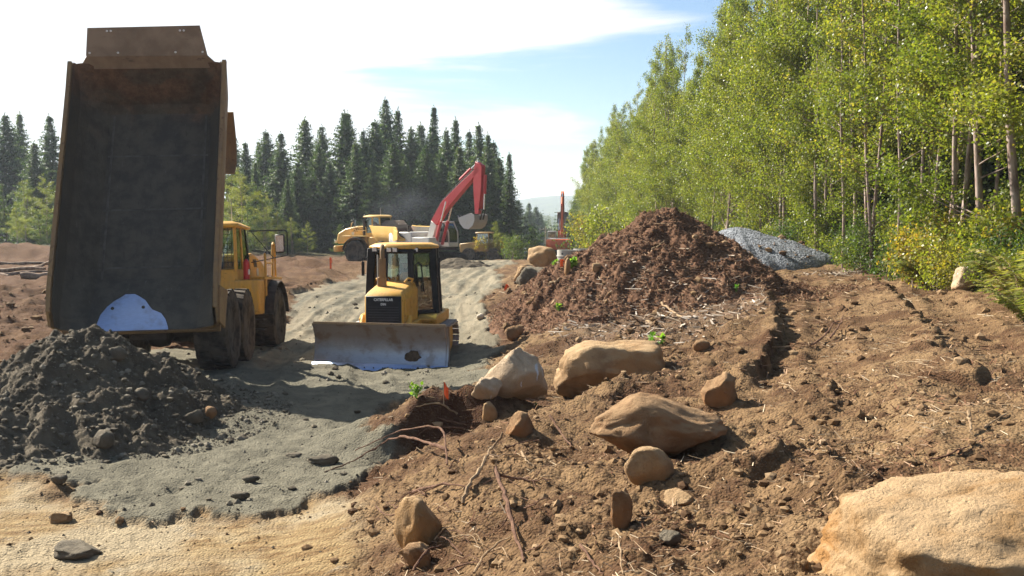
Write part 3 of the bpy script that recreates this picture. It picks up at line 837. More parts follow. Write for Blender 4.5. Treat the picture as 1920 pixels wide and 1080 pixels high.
rock('pale rounded boulder at the edge of the ferns', 1812, 544, 52, 42, 'rock_pale', 121, 0.8, square=0.3)
rock('pinkish leaning boulder among the ferns near the right edge', 1884, 552, 50, 56, 'rock_tan', 122, 0.7, tilt=(0, rad(-28), 0), square=0.45)
rock('small white stone at the road edge under the bank', 900, 601, 16, 12, 'rock_white', 131, 0.9, 'stone', 'stone')
rock('big round cobble lying on the near slope of the grey heap', 190, 842, 40, 34, 'rock_grey', 141, 0.9, 'stone', 'stone', cuts=3, sink=0.15)
rock('dark cobble at the right foot of the grey heap, left of its twin', 362, 795, 36, 27, 'rock_grey', 142, 0.9, 'stone', 'stone', cuts=4)
rock('brownish cobble at the right foot of the grey heap, right of its twin', 393, 788, 25, 22, 'rock_brown', 143, 0.9, 'stone', 'stone', cuts=4)
rock('oval cobble at the near foot of the grey heap', 108, 909, 34, 17, 'rock_grey', 144, 0.8, 'stone', 'stone', cuts=3)
rock('dust-covered stone near the top of the grey heap', 216, 674, 32, 24, 'rock_grey', 145, 0.9, 'stone', 'stone', cuts=3, sink=0.4)
rock('stone poking out of the middle of the grey heap', 262, 750, 30, 22, 'rock_grey', 146, 0.9, 'stone', 'stone', cuts=4, sink=0.35)
rock('buff stone lying alone on the ochre hard-pan', 112, 982, 42, 20, 'rock_tan', 147, 0.7, 'stone', 'stone', square=0.5)
rock('thin rough slab of grey silt on the ochre hard-pan', 140, 1048, 90, 26, 'rock_grey', 148, 0.8, 'stone', 'stone', square=0.5, sink=0.5)
rock('long low grey stone lying on the fill beside the red root', 606, 872, 66, 18, 'rock_grey', 149, 0.5, 'stone', 'stone', square=0.3)
rock('flat dark stone left of the long low grey stone', 550, 858, 34, 8, 'rock_grey', 150, 0.7, 'stone', 'stone')
rock('stone breaking the grey fill near its lower edge', 468, 905, 36, 11, 'rock_grey', 151, 0.7, 'stone', 'stone', square=0.3)
rock('pale chip sticking up from the lower part of the grey fill', 448, 938, 40, 16, 'rock_grey', 152, 0.7, 'stone', 'stone', square=0.4)
rock('tall narrow stone standing on the bark pile slope', 1064, 517, 13, 30, 'rock_tan', 155, 0.8, 'stone', 'stone', square=0.3)
rock('bent pale stone on the face of the bark pile', 1118, 511, 18, 20, 'rock_tan', 156, 0.8, 'stone', 'stone')
# ================================================================== MACHINE MATERIALS
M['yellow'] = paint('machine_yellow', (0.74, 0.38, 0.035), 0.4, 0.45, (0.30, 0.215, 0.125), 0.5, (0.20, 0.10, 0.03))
M['yellow_far'] = paint('machine_yellow_far', (0.42, 0.24, 0.045), 0.45, 0.35, (0.40, 0.31, 0.19))  # loader's yellow darkened; the shade it stands in is put into the colour
M['bed_out'] = paint('dump_body_paint', (0.30, 0.175, 0.065), 0.6, 0.75, (0.165, 0.115, 0.075), 0.7, (0.11, 0.055, 0.03))
M['black_metal'] = plain('black_metal', (0.018, 0.018, 0.019), 0.55, 0.2, 0.3, 5)
M['dark_frame'] = plain('greasy_dark_frame', (0.045, 0.036, 0.028), 0.8, 0.0, 0.4, 5, bump=0.2)
M['cab_inside'] = plain('cab_inside', (0.05, 0.05, 0.055), 0.8)
M['seat_grey'] = plain('seat_cloth', (0.16, 0.16, 0.17), 0.9)
M['chrome'] = plain('polished_rod', (0.75, 0.75, 0.77), 0.18, 1.0, 0.05)
M['lamp'] = plain('lamp_lens', (0.75, 0.75, 0.72), 0.15, 0.3, 0.1)
M['white_print'] = plain('white_print', (0.78, 0.77, 0.72), 0.6, 0, 0.06)
M['red_paint'] = paint('extinguisher_red', (0.55, 0.02, 0.02), 0.3, 0.12)
M['red_boom'] = paint('excavator_red', (0.50, 0.028, 0.035), 0.42, 0.2, (0.32, 0.14, 0.11))
M['orange_boom'] = paint('excavator_orange', (0.85, 0.15, 0.03), 0.42, 0.2, (0.4, 0.2, 0.13))
M['white_body'] = paint('excavator_white', (0.62, 0.60, 0.54), 0.45, 0.3, (0.36, 0.31, 0.24))
M['grey_body'] = paint('grey_body', (0.30, 0.30, 0.30), 0.5, 0.4, (0.25, 0.2, 0.15))
M['orange_flag'] = plain('orange_flagging', (0.90, 0.13, 0.03), 0.6, 0, 0.1)
M['stake_wood'] = plain('stake_wood', (0.42, 0.32, 0.2), 0.85, 0, 0.2)
M['concrete'] = plain('precast_concrete', (0.34, 0.325, 0.29), 0.9, 0, 0.16, 3, bump=0.3)
M['glass'] = glass('cab_glass', (0.80, 0.88, 0.84), 0.93)
M['glass_dark'] = glass('cab_glass_dusty', (0.55, 0.62, 0.62), 0.80)
def rubber():
    t = NT('tyre_rubber'); n = t.noise(3, 6, 0.65); f = t.noise(30, 5, 0.7)
    c = t.mix(t.ramp(n, 0.36, 0.62), (0.020, 0.018, 0.017), (0.095, 0.076, 0.055))
    t.bump(f, 0.3, 0.01); return t.done(c, 0.9, 0, 0.2)
M['rubber'] = rubber()
def bed_inside():
    t = NT('dirt_coated_bed'); P = t.obj
    n1, n2, n3 = t.noise(0.9, 5, 0.6, dist=0.5), t.noise(3.2, 6, 0.7), t.noise(22, 5, 0.7)
    s = t.attr('along')
    c = t.mix(t.ramp(n2, 0.35, 0.65), (0.054, 0.046, 0.033), (0.102, 0.087, 0.062))
    c = t.mix(t.ramp(n3, 0.6, 0.75, 0, 0.5), c, (0.125, 0.11, 0.08))
    # rust shows where the load no longer rubs: near the head of the body
    rust = t.mix(t.ramp(n2, 0.35, 0.7), (0.085, 0.042, 0.022), (0.20, 0.112, 0.06))
    e = t.math('ADD', s, t.math('MULTIPLY', t.math('SUBTRACT', n1, 0.5), 3.2))
    k = t.ramp(e, 4.9, 5.9)
    blot = t.ramp(t.noise(0.8, 4, 0.6, t.mapv((1.0, 0.6, 1.6))), 0.50, 0.60, 1, 0.25)
    c = t.mix(t.math('MULTIPLY', k, blot), c, rust)
    c = t.mix(t.ramp(t.noise(1.2, 6, 0.7, t.mapv((5, 1, 0.6))), 0.62, 0.72, 0, 0.4), c, (0.12, 0.075, 0.05))
    scr = t.noise(2.4, 6, 0.7, t.mapv((8, 5, 0.30)))
    c = t.mix(t.ramp(scr, 0.60, 0.72, 0, 0.5), c, (0.17, 0.155, 0.125))
    c = t.mix(t.ramp(scr, 0.40, 0.30, 0, 0.6), c, (0.022, 0.020, 0.016))
    t.bump(t.math('ADD', t.math('ADD', n3, n2), scr), 0.5, 0.015)
    return t.done(c, t.ramp(n2, 0.3, 0.7, 0.55, 0.85), 0.0, 0.4)
M['bed_in'] = bed_inside()
def steel(name, base, rough=0.34, dirt=0.35, rustline=None):
    t = NT(name); n = t.noise(2.2, 6, 0.65); f = t.noise(16, 5, 0.6, t.mapv((0.6, 3, 6)))
    c = t.mix(t.ramp(f, 0.3, 0.75, 0, 0.5), base, tuple(x * 0.7 for x in base))
    d = t.math('MULTIPLY', t.ramp(n, 0.5, 0.66), dirt)
    if rustline:
        z = t.sep(t.obj)[2]
        d = t.math('ADD', d, t.math('MULTIPLY', t.ramp(t.math('ADD', z, t.math('MULTIPLY', n, 0.5)), rustline[0], rustline[1]), 0.8), clamp=True)
    c = t.mix(d, c, (0.20, 0.125, 0.075))
    t.bump(f, 0.12, 0.01)
    return t.done(c, t.ramp(d, 0, 0.8, rough, 0.8), t.ramp(d, 0, 0.8, 0.85, 0.0), 0.5)
M['steel'] = steel('scoured_steel_sky_tint', (0.46, 0.55, 0.72), 0.38, 0.3)  # real scoured steel, but its blue is sky reflection put into the colour
M['blade'] = steel('blade_steel', (0.46, 0.45, 0.46), 0.42, 0.35, (0.64, 1.06))
M['track'] = steel('track_steel', (0.36, 0.33, 0.31), 0.5, 0.8)
def spill_mat():
    t = NT('spill_guard_plate'); n = t.noise(1.6, 6, 0.65, dist=0.3); f = t.noise(18, 5, 0.7)
    c = t.mix(t.ramp(n, 0.35, 0.65), (0.215, 0.150, 0.098), (0.30, 0.215, 0.145))
    c = t.mix(t.ramp(t.noise(2.0, 6, 0.7, t.mapv((0.7, 3, 3))), 0.60, 0.68, 0, 0.75), c, (0.06, 0.045, 0.038))
    t.bump(f, 0.2, 0.01); return t.done(c, 0.75, 0, 0.3)
M['spill'] = spill_mat()
M['yellow_light'] = paint('sunlit_yellow', (0.80, 0.50, 0.13), 0.45, 0.3, (0.5, 0.37, 0.2))  # paler yellow for the far truck; sunlight on it is put into the colour
M['bed_in_seam'] = plain('scraped_weld', (0.105, 0.092, 0.072), 0.6, 0.2, 0.35, 4, bump=0.4)
# ================================================================== ARTICULATED DUMP TRUCKS
def wheel_meshes(R=0.9, W=0.72, rim_r=0.47, name='tyre'):
    b = MB(); h = W / 2
    b.lathe([(rim_r, -h*0.86), (rim_r+0.06, -h*0.98), (R*0.86, -h*1.0), (R*0.955, -h*0.90), (R*0.965, 0), (R*0.955, h*0.90), (R*0.86, h*1.0), (rim_r+0.06, h*0.98), (rim_r, h*0.86)], (0, 0, 0), 'x', 40)
    nl = 22
    for side in (-1, 1):
        for k in range(nl):
            a = 2 * math.pi * (k + (0.5 if side > 0 else 0)) / nl
            pts = []
            for (u, da, r0) in ((0.03, 0.0, R*0.955), (0.03, 0.0, R*1.0), (h*0.99, 0.10, R*0.90), (h*0.93, 0.10, R*0.99)):
                for w in (-0.055, 0.055):
                    aa = a + da + w / R
                    pts.append((side * u, r0 * math.cos(aa), r0 * math.sin(aa)))
            b.hull(pts)
    tyre = b.build('tyre', M['rubber'], None, 0, True)
    r = MB()
    r.lathe([(rim_r+0.015, -h*0.6), (rim_r+0.02, h*0.84), (rim_r-0.03, h*0.86), (rim_r-0.06, h*0.55), (rim_r*0.62, h*0.40), (rim_r*0.55, h*0.62), (rim_r*0.30, h*0.70), (rim_r*0.02, h*0.70)], (0, 0, 0), 'x', 32)
    for k in range(12):
        a = 2 * math.pi * k / 12
        r.cyl((h*0.40, rim_r*0.74*math.cos(a), rim_r*0.74*math.sin(a)), (h*0.50, rim_r*0.74*math.cos(a), rim_r*0.74*math.sin(a)), 0.022, n=6)
    rim = r.build('rim', M['yellow'], None, 0, True)
    tm, rm = tyre.data, rim.data
    bpy.data.objects.remove(tyre); bpy.data.objects.remove(rim)
    return tm, rm
WM = wheel_meshes()
def add_wheel(parent, x, y, z, wm=None, rimmat=None, steer=0.0, scale=1.0, spin=0.0):
    wm = wm or WM
    w = empty('wheel', (x, y, z), (0 if x > 0 else math.pi) + steer, parent); w.scale = (scale,) * 3
    t = mobj('tyre', wm[0], w); t.rotation_euler = (spin, 0, 0)
    r = mobj('rim', wm[1], w)
    return w

def dump_truck(loc, rz, theta, label, detail=True, pitch=0.0, hitch=0.0, roll=0.0):
    T = empty('dump_truck', loc, rz); T.rotation_euler = (pitch, roll, rz)
    tag(T, label, 'dump truck')
    Y, D = M['yellow'], M['dark_frame']
    # running gear -------------------------------------------------
    for i, y in enumerate((0, 1.86)):
        for x in (-1.26, 1.26): add_wheel(T, x, y, 0.87, spin=0.3 * i)
    b = MB()
    for x in (-0.42, 0.42): b.bounds(x - 0.09, x + 0.09, -0.85, 4.25, 0.98, 1.36)
    b.bounds(-0.5, 0.5, -0.85, -0.7, 0.92, 1.33); b.bounds(-0.5, 0.5, 2.9, 3.1, 1.0, 1.36)
    b.build('rear_frame', D, T, 0.015)
    for y in (0, 1.86):
        b = MB(); b.cyl((-1.2, y, 0.87), (1.2, y, 0.87), 0.14, n=14); b.lathe([(0.16, -0.3), (0.33, -0.18), (0.36, 0), (0.33, 0.18), (0.16, 0.3)], (0, y, 0.87), 'x', 18)
        b.build('axle', D, T, 0, True)
    for x in (-0.86, 0.86):
        b = MB(); b.prism([(-0.3, 0.78), (0.55, 0.92), (1.3, 0.92), (2.16, 0.78), (2.16, 0.98), (1.3, 1.2), (0.55, 1.2), (-0.3, 0.98)], 'x', x - 0.09, x + 0.09)
        b.build('bogie_beam', D, T, 0.012)
    b = MB(); b.cyl((0, 4.2, 0.85), (0, 4.2, 1.55), 0.22, n=18); b.bounds(-0.3, 0.3, 4.15, 4.7, 1.0, 1.36)
    b.build('hitch', D, T, 0.01)
    # tractor ------------------------------------------------------
    F = empty('tractor_unit', (0, 4.2, 0), hitch, T)
    def B(m, name, mat, bev=0.015): return m.build(name, mat, F, bev)
    for x in (-1.26, 1.26): add_wheel(F, x, 2.0, 0.87, spin=0.6)
    b = MB(); b.cyl((-1.15, 2.0, 0.87), (1.15, 2.0, 0.87), 0.15, n=14); b.bounds(-0.5, 0.5, 0.3, 3.7, 0.85, 1.35); B(b, 'front_frame', D)
    b = MB()                                   # engine hood, drops towards the nose
    b.prism([(1.75, 1.5), (1.75, 2.72), (2.3, 2.76), (3.3, 2.56), (3.95, 2.2), (4.05, 1.75), (4.0, 1.45)], 'x', -0.86, 0.86); B(b, 'hood', Y, 0.07)
    for sx in (-1, 1):
        for k in range(3):
            b = MB(); x = sx * 0.862; b.hull([(x, 2.10 + k*0.14, 2.58), (x, 2.16 + k*0.14, 2.58), (x, 2.28 + k*0.14, 2.36), (x, 2.22 + k*0.14, 2.36),
                    (x + sx*0.012, 2.10 + k*0.14, 2.58), (x + sx*0.012, 2.16 + k*0.14, 2.58), (x + sx*0.012, 2.28 + k*0.14, 2.36), (x + sx*0.012, 2.22 + k*0.14, 2.36)])
            B(b, 'hood_vent', M['black_metal'], 0)
        b = MB(); b.cyl((sx*0.86, 2.62, 2.22), (sx*0.878, 2.62, 2.22), 0.12, n=20); B(b, 'badge', M['white_body'], 0)
    b = MB(); b.bounds(-0.62, 0.62, 4.02, 4.10, 1.55, 2.05); B(b, 'nose_grille', M['black_metal'])
    b = MB(); b.bounds(-1.3, 1.3, 3.75, 4.05, 0.85, 1.30); B(b, 'bumper', Y, 0.05)
    for sx in (-1, 1):
        b = MB(); b.box((sx * 0.95, 4.04, 1.62), (0.34, 0.08, 0.2)); B(b, 'headlight', M['lamp'], 0.02)
        # fender: arch sheet over the wheel, dark rubber lip
        arch = [(2.0 + 1.08 * math.cos(a), 0.92 + 1.06 * math.sin(a)) for a in np.linspace(rad(8), rad(172), 12)]
        b = MB(); b.sheet([[(sx * 0.80, y, z), (sx * 1.40, y, z)] for y, z in arch], 0.05); B(b, 'fender', Y, 0)
        b = MB(); b.sheet([[(sx * 1.405, y, z), (sx * 1.66, y, z - 0.04)] for y, z in arch], 0.03)
        for a0, a1 in zip(arch, arch[1:]): pass
        B(b, 'fender_flare', D, 0)
        # step box, platform, ladder
        b = MB(); b.prism([(0.25, 1.05), (0.25, 1.98), (0.95, 1.98), (1.0, 1.75), (0.85, 1.05)], 'x', min(sx*0.62, sx*1.42), max(sx*0.62, sx*1.42)); B(b, 'side_tank', Y, 0.03)
        b = MB(); b.bounds(min(sx*0.86, sx*1.45), max(sx*0.86, sx*1.45), 0.95, 3.2, 1.99, 2.06); B(b, 'platform', Y, 0.01)
        for z in (0.62, 0.88):
            b = MB(); b.bounds(min(sx*1.1, sx*1.5), max(sx*1.1, sx*1.5), 0.35, 0.75, z, z + 0.04); B(b, 'step', D, 0)
        b = MB(); b.tube([(sx*1.42, 1.15, 1.5), (sx*1.42, 1.15, 2.62), (sx*1.40, 1.2, 2.7)], 0.032, 8); B(b, 'handrail', Y, 0)
        b = MB(); b.tube([(sx*1.42, 2.05, 2.05), (sx*1.42, 2.10, 2.75), (sx*1.42, 2.16, 2.98), (sx*1.42, 2.26, 3.04), (sx*1.42, 2.36, 2.98), (sx*1.42, 2.42, 2.75), (sx*1.42, 2.45, 2.05)], 0.032, 8)
        b.tube([(sx*1.42, 1.15, 2.45), (sx*1.42, 2.1, 2.45)], 0.026, 8); B(b, 'guard_rail', Y, 0)
    # cab -----------------------------------------------------------
    b = MB(); b.prism([(0.30, 1.35), (0.28, 2.28), (1.78, 2.28), (1.78, 1.35)], 'x', -0.86, 0.86); B(b, 'cab_base', Y, 0.03)
    post = {'r': ((0.30, 2.26), (0.42, 3.42)), 'm': ((0.98, 2.26), (1.00, 3.42)), 'f': ((1.76, 2.26), (1.52, 3.42))}
    for sx in (-1, 1):
        for k, ((y0, z0), (y1, z1)) in post.items():
            b = MB(); w = 0.055 if k != 'f' else 0.035
            b.hull([(sx*(0.86 - q*0.05 - t), y + s_ * w, z) for (y, z, q) in ((y0, z0, 0), (y1, z1, 1)) for s_ in (-1, 1) for t in (0, 0.07)])
            B(b, 'cab_post', Y if k != 'f' else M['black_metal'], 0.008)
        def pane(ya, yb, yc, yd, name='side_window'):
            x0, x1 = sx * 0.835, sx * 0.79
            b = MB(); b.sheet([[(x0, ya, 2.28), (x0, yb, 2.28)], [(x1, yc, 3.40), (x1, yd, 3.40)]], 0.012); B(b, name, M['glass'], 0)
        pane(0.36, 0.92, 0.48, 0.94); pane(1.04, 1.72, 1.06, 1.49)
    b = MB(); b.sheet([[(-0.78, 1.77, 2.30), (0.78, 1.77, 2.30)], [(-0.74, 1.53, 3.40), (0.74, 1.53, 3.40)]], 0.012); B(b, 'windscreen', M['glass'], 0)
    b = MB(); b.sheet([[(-0.78, 0.29, 2.30), (0.78, 0.29, 2.30)], [(-0.74, 0.41, 3.40), (0.74, 0.41, 3.40)]], 0.012); B(b, 'rear_window', M['glass'], 0)
    b = MB()
    for k in range(14): x = -0.72 + k * 1.44 / 13; b.tube([(x, 0.24, 2.3), (x, 0.36, 3.4)], 0.007, 4)
    for k in range(9): z = 2.35 + k * 0.125; y = 0.24 + (z - 2.3) * 0.109; b.tube([(-0.75, y, z), (0.75, y, z)], 0.007, 4)
    B(b, 'rear_guard_mesh', M['black_metal'], 0)
    b = MB(); b.hull([(x, y, z) for x in (-0.92, 0.92) for (y, z) in ((0.30, 3.40), (0.30, 3.50), (1.72, 3.40), (1.72, 3.47))] + [(x, y, 3.58) for x in (-0.7, 0.7) for y in (0.5, 1.35)])
    B(b, 'cab_roof', Y, 0.03)
    b = MB(); b.box((0, 0.85, 2.45), (0.5, 0.5, 0.16)); b.box((0, 0.6, 2.85), (0.5, 0.14, 0.7), (rad(8), 0, 0)); B(b, 'seat', M['seat_grey'], 0.04)
    b = MB(); b.bounds(-0.6, 0.6, 1.35, 1.7, 2.26, 2.5); b.tube([(0.26*math.cos(a), 1.25 + 0.1*math.sin(a), 2.68 + 0.22*math.sin(a)) for a in np.linspace(0, 2*math.pi, 16)], 0.018, 6); B(b, 'dashboard', M['cab_inside'], 0)
    b = MB(); b.tube([(0.55, 1.1, 3.5), (0.55, 1.08, 4.15)], [0.018, 0.006], 6); b.cyl((0.55, 1.1, 3.5), (0.55, 1.1, 3.62), 0.03, n=8); B(b, 'antenna', M['white_body'], 0)
    for sx in (-1, 1):
        b = MB()
        b.tube([(sx*0.88, 1.6, 3.36), (sx*1.82, 1.95, 3.38), (sx*1.88, 1.97, 3.32), (sx*1.88, 1.97, 2.66)], 0.018, 6)
        b.tube([(sx*0.90, 1.72, 2.48), (sx*1.88, 1.97, 2.66)], 0.016, 6); b.tube([(sx*0.95, 1.63, 3.34), (sx*1.5, 1.85, 2.60)], 0.012, 6)
        mr = B(b, 'mirror_bracket', M['black_metal'], 0)
        b = MB(); b.box((sx*1.68, 1.93, 3.0), (0.26, 0.09, 0.52)); m2 = b.build('mirror', M['black_metal'], mr, 0.02)
        b = MB(); b.box((sx*1.68, 1.88, 3.0), (0.22, 0.012, 0.46)); b.build('mirror_glass', M['chrome'], mr, 0)
    b = MB(); b.cyl((1.02, 0.62, 2.0), (1.02, 0.62, 2.48), 0.085, n=16); b.cyl((1.02, 0.62, 2.48), (1.02, 0.62, 2.55), 0.085, 0.03, n=16)
    ex = B(b, 'fire_extinguisher', M['red_paint'], 0)
    b = MB(); b.cyl((1.02, 0.62, 2.55), (1.02, 0.62, 2.62), 0.03, n=8); b.box((1.05, 0.58, 2.63), (0.14, 0.03, 0.03)); b.build('valve', M['black_metal'], ex, 0)
    b = MB(); b.box((1.095, 0.60, 2.2), (0.02, 0.1, 0.14)); b.build('extinguisher_label', M['white_print'], ex, 0)
    b = MB(); b.cyl((-0.95, 1.6, 2.05), (-0.95, 1.6, 3.2), 0.09, n=14); B(b, 'exhaust_stack', D, 0)
    # dump body ----------------------------------------------------
    c, s = math.cos(theta), math.sin(theta)
    if theta > 0.5: y0, z0 = -0.98, 0.80
    else: y0, z0 = -2.05, 1.52
    A, N = (c, s), (-s, c)
    def W(x, ss, tt): return (x, y0 + A[0] * ss + N[0] * tt, z0 + A[1] * ss + N[1] * tt)
    secs = [(0.0, 0.46, 0.98), (0.25, 0.38, 1.18), (0.7, 0.20, 1.25), (1.3, 0.0, 1.25), (2.4, 0, 1.25), (3.6, 0, 1.25), (4.6, 0, 1.25), (5.25, 0, 1.25), (5.42, 0.16, 1.26), (5.90, 1.10, 1.28)]
    def prof(tf, tw, ins=0.0):
        k = max(0.0, tw - tf)
        return [(-1.64 + ins, tw), (-1.60 + ins, tf + 0.62*k), (-1.50 + ins, tf + 0.36*k + ins), (-1.12, tf + ins), (-0.4, tf + ins), (0.4, tf + ins), (1.12, tf + ins), (1.50 - ins, tf + 0.36*k + ins), (1.60 - ins, tf + 0.62*k), (1.64 - ins, tw)]
    b = MB(); b.sheet([[W(x, ss, tt) for x, tt in prof(tf, tw)] for ss, tf, tw in secs], -0.05)
    body = b.build('dump_body', M['bed_out'], T, 0)
    rows = []
    fine = []
    for (a0, a1) in zip(secs, secs[1:]):
        for k in range(4): fine.append(tuple(a0[i] + (a1[i] - a0[i]) * k / 4 for i in range(3)))
    fine.append(secs[-1])
    V, al = [], []
    for ss, tf, tw in fine:
        for x, tt in prof(tf, tw - 0.02, 0.065): V.append(W(x, ss + 0.0, tt)); al.append(ss + (tt > 0.3) * 0.15)
    nx = 10; idx = np.arange(len(V)).reshape(-1, nx)
    Fq = np.stack([idx[:-1, :-1], idx[:-1, 1:], idx[1:, 1:], idx[1:, :-1]], -1).reshape(-1, 4)
    liner = mobj('body_liner', np_mesh('body_liner', V, Fq, [M['bed_in']], False, {'along': np.array(al)}), body)
    md = liner.modifiers.new('thick', 'SOLIDIFY'); md.thickness = 0.008; md.offset = 0
    for sx in (-1, 1):
        b = MB(); pts = [(ss, tw) for ss, tf, tw in secs[1:]]
        for (s0, t0), (s1, t1) in zip(pts, pts[1:]):
            b.hull([W(sx * x, ss, tt + dt) for (ss, tt) in ((s0, t0), (s1, t1)) for x in (1.60, 1.685) for dt in (-0.07, 0.03)])
        b.build('top_rail', M['bed_out'], body, 0)
        for k, ss in enumerate((1.2, 2.3, 3.4, 4.5, 5.5)):
            b = MB(); b.hull([W(sx * x, ss + ds, tt) for ds in (-0.05, 0.05) for (x, tt) in ((1.52, 0.50), (1.58, 0.50), (1.60, 1.15), (1.67, 1.15))]); b.build('side_rib', M['bed_out'], body, 0.008)
        b = MB(); b.hull([W(sx * x, ss, tt) for x in (1.655, 1.70) for (ss, tt) in ((0.02, 0.42), (0.02, 0.95), (0.75, 1.12), (0.9, 0.30))]); b.build('tail_gusset', M['bed_out'], body, 0.006)
        # hoist rams
        b = MB(); p0 = (sx * 0.62, 2.6, 1.0); p1 = W(sx * 0.62, 3.9, -0.08) if theta > 0.5 else (sx * 0.62, 1.4, 1.45)
        mid = tuple(p0[i] + (p1[i] - p0[i]) * 0.5 for i in range(3))
        b.cyl(p0, mid, 0.11, n=14); rm = b.build('hoist_cylinder', D, T, 0)
        b = MB(); b.cyl(mid, p1, 0.075, n=14); b.build('piston_rod', M['chrome'], rm, 0)
    b = MB(); b.hull([W(x, ss, tt) for x in (-1.6, 1.6) for (ss, tt) in ((-0.03, 0.36), (-0.03, 0.50), (0.10, 0.48), (0.14, 0.34))]); b.build('tail_lip', M['yellow'] if theta < 0.5 else M['bed_out'], body, 0.01)
    for ss in (1.6, 2.7, 3.8, 4.9):
        b = MB(); b.hull([W(x, ss + ds, tt) for x in (-1.1, 1.1) for ds in (-0.07, 0.07) for tt in (-0.2, -0.06)]); b.build('floor_rib', M['bed_out'], body, 0.01)
    # spill guard: head plate and extension with bright see-through holes
    b = MB(); b.sheet([[W(-1.52, 5.87, 1.06), W(1.52, 5.87, 1.06)], [W(-1.27, 6.02, 1.34), W(1.27, 6.02, 1.34)]], 0.04); b.build('head_plate', M['spill'], body, 0)
    b = MB(); b.sheet([[W(-1.29, 6.01, 1.33), W(0, 6.01, 1.33), W(1.29, 6.01, 1.33)], [W(-1.19, 6.50, 1.66), W(0, 6.515, 1.67), W(1.18, 6.53, 1.68)]], 0.03); sg = b.build('spill_guard', M['spill'], body, 0)
    for (x, ss, tt) in ((-1.2, 6.06, 1.375), (-0.6, 6.06, 1.375), (0.62, 6.06, 1.375), (1.2, 6.06, 1.375), (-0.78, 6.44, 1.63), (-0.70, 6.44, 1.63), (0.76, 6.44, 1.63), (0.84, 6.44, 1.63)):
        q0, q1 = W(x, ss - 0.01, tt + 0.012), W(x, ss - 0.03, tt + 0.042)
        b = MB(); b.cyl(q0, q1, 0.022, n=8); b.build('bolt_or_bright_hole', M['white_print'], sg, 0)  # pale studs paint the bright sky seen through holes in the plate
    # round exhaust shield on the right flank of the raised body head
    b = MB(); b.sheet([[W(1.66, ss, -0.35), W(1.70, ss, 0.55), W(1.62, ss, 0.9)] for ss in (4.2, 4.6, 5.0, 5.4)], 0.03)
    if theta > 0.5:
        b = MB(); arcp = [(4.0 + 1.4 * k / 8, -0.15 - 0.55 * math.sin(math.pi * min(1.0, (0.25 + 0.75 * k / 8)))) for k in range(9)]
        b.sheet([[W(0.95, ss, tt), W(1.58, ss, tt)] for ss, tt in arcp], 0.03); b.build('wheel_guard', M['bed_out'], body, 0)
        # where the last of the load slid off, bare scoured steel shows on the floor
        L = [(0.0, -0.92, 0.56), (0.08, -0.92, 0.54), (0.25, -0.90, 0.47), (0.4, -0.88, 0.36), (0.5, -0.83, 0.16), (0.6, -0.78, 0.08), (0.74, -0.66, -0.02), (0.84, -0.52, -0.16), (0.9, -0.46, -0.26)]
        def tf(q): return float(np.interp(q, [x[0] for x in secs], [x[1] for x in secs]))
        g = []
        for q, xl, xr in L: g.append([W(xl + (xr - xl) * k / 6, q, tf(q) + 0.082 + 0.0 * k) for k in range(7)])
        b = MB(); b.sheet(g, 0.006); b.build('bare_steel_patch', M['steel'], body, 0)
        for q in (1.55, 2.9, 4.2):
            b = MB(); b.hull([W(x, q + dq, tt) for x in (-1.10, 1.10) for dq in (-0.018, 0.018) for tt in (0.066, 0.082)]); b.build('weld_seam', M['bed_in_seam'], body, 0)
        for x in (-1.02, 1.02):
            b = MB(); b.hull([W(x + dx, q, tt) for dx in (-0.02, 0.02) for q in (1.3, 5.2) for tt in (0.066, 0.080)]); b.build('weld_seam', M['bed_in_seam'], body, 0)
        for (x, q) in ((-0.66, 0.55), (-0.03, 0.56)):
            b = MB(); b.cyl(W(x, q, tf(q) + 0.08), W(x, q, tf(q) + 0.10), 0.035, n=10); b.build('dirt_spot', M['bed_in'], body, 0)
        b = MB(); b.bounds(-0.4, 0.4, -0.95, -0.84, 0.72, 1.0); b.build('tow_bracket', D, T, 0.02)
    return T
tx, ty = -7.80, 21.75
zr = gz(tx + 1.3, ty); zf = gz(tx - 0.3, ty + 6.2)
dump_truck((tx, ty, zr - 0.04), rad(4.8), rad(71.5), 'near yellow articulated dump truck with its bed raised to tip', pitch=math.atan2(zf - zr, 6.2) - rad(1.0), hitch=rad(-3.0), roll=rad(-1.3))
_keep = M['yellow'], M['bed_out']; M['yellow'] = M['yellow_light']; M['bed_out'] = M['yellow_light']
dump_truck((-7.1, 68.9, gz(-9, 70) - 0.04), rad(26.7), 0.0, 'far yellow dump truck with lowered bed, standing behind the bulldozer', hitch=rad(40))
M['yellow'], M['bed_out'] = _keep
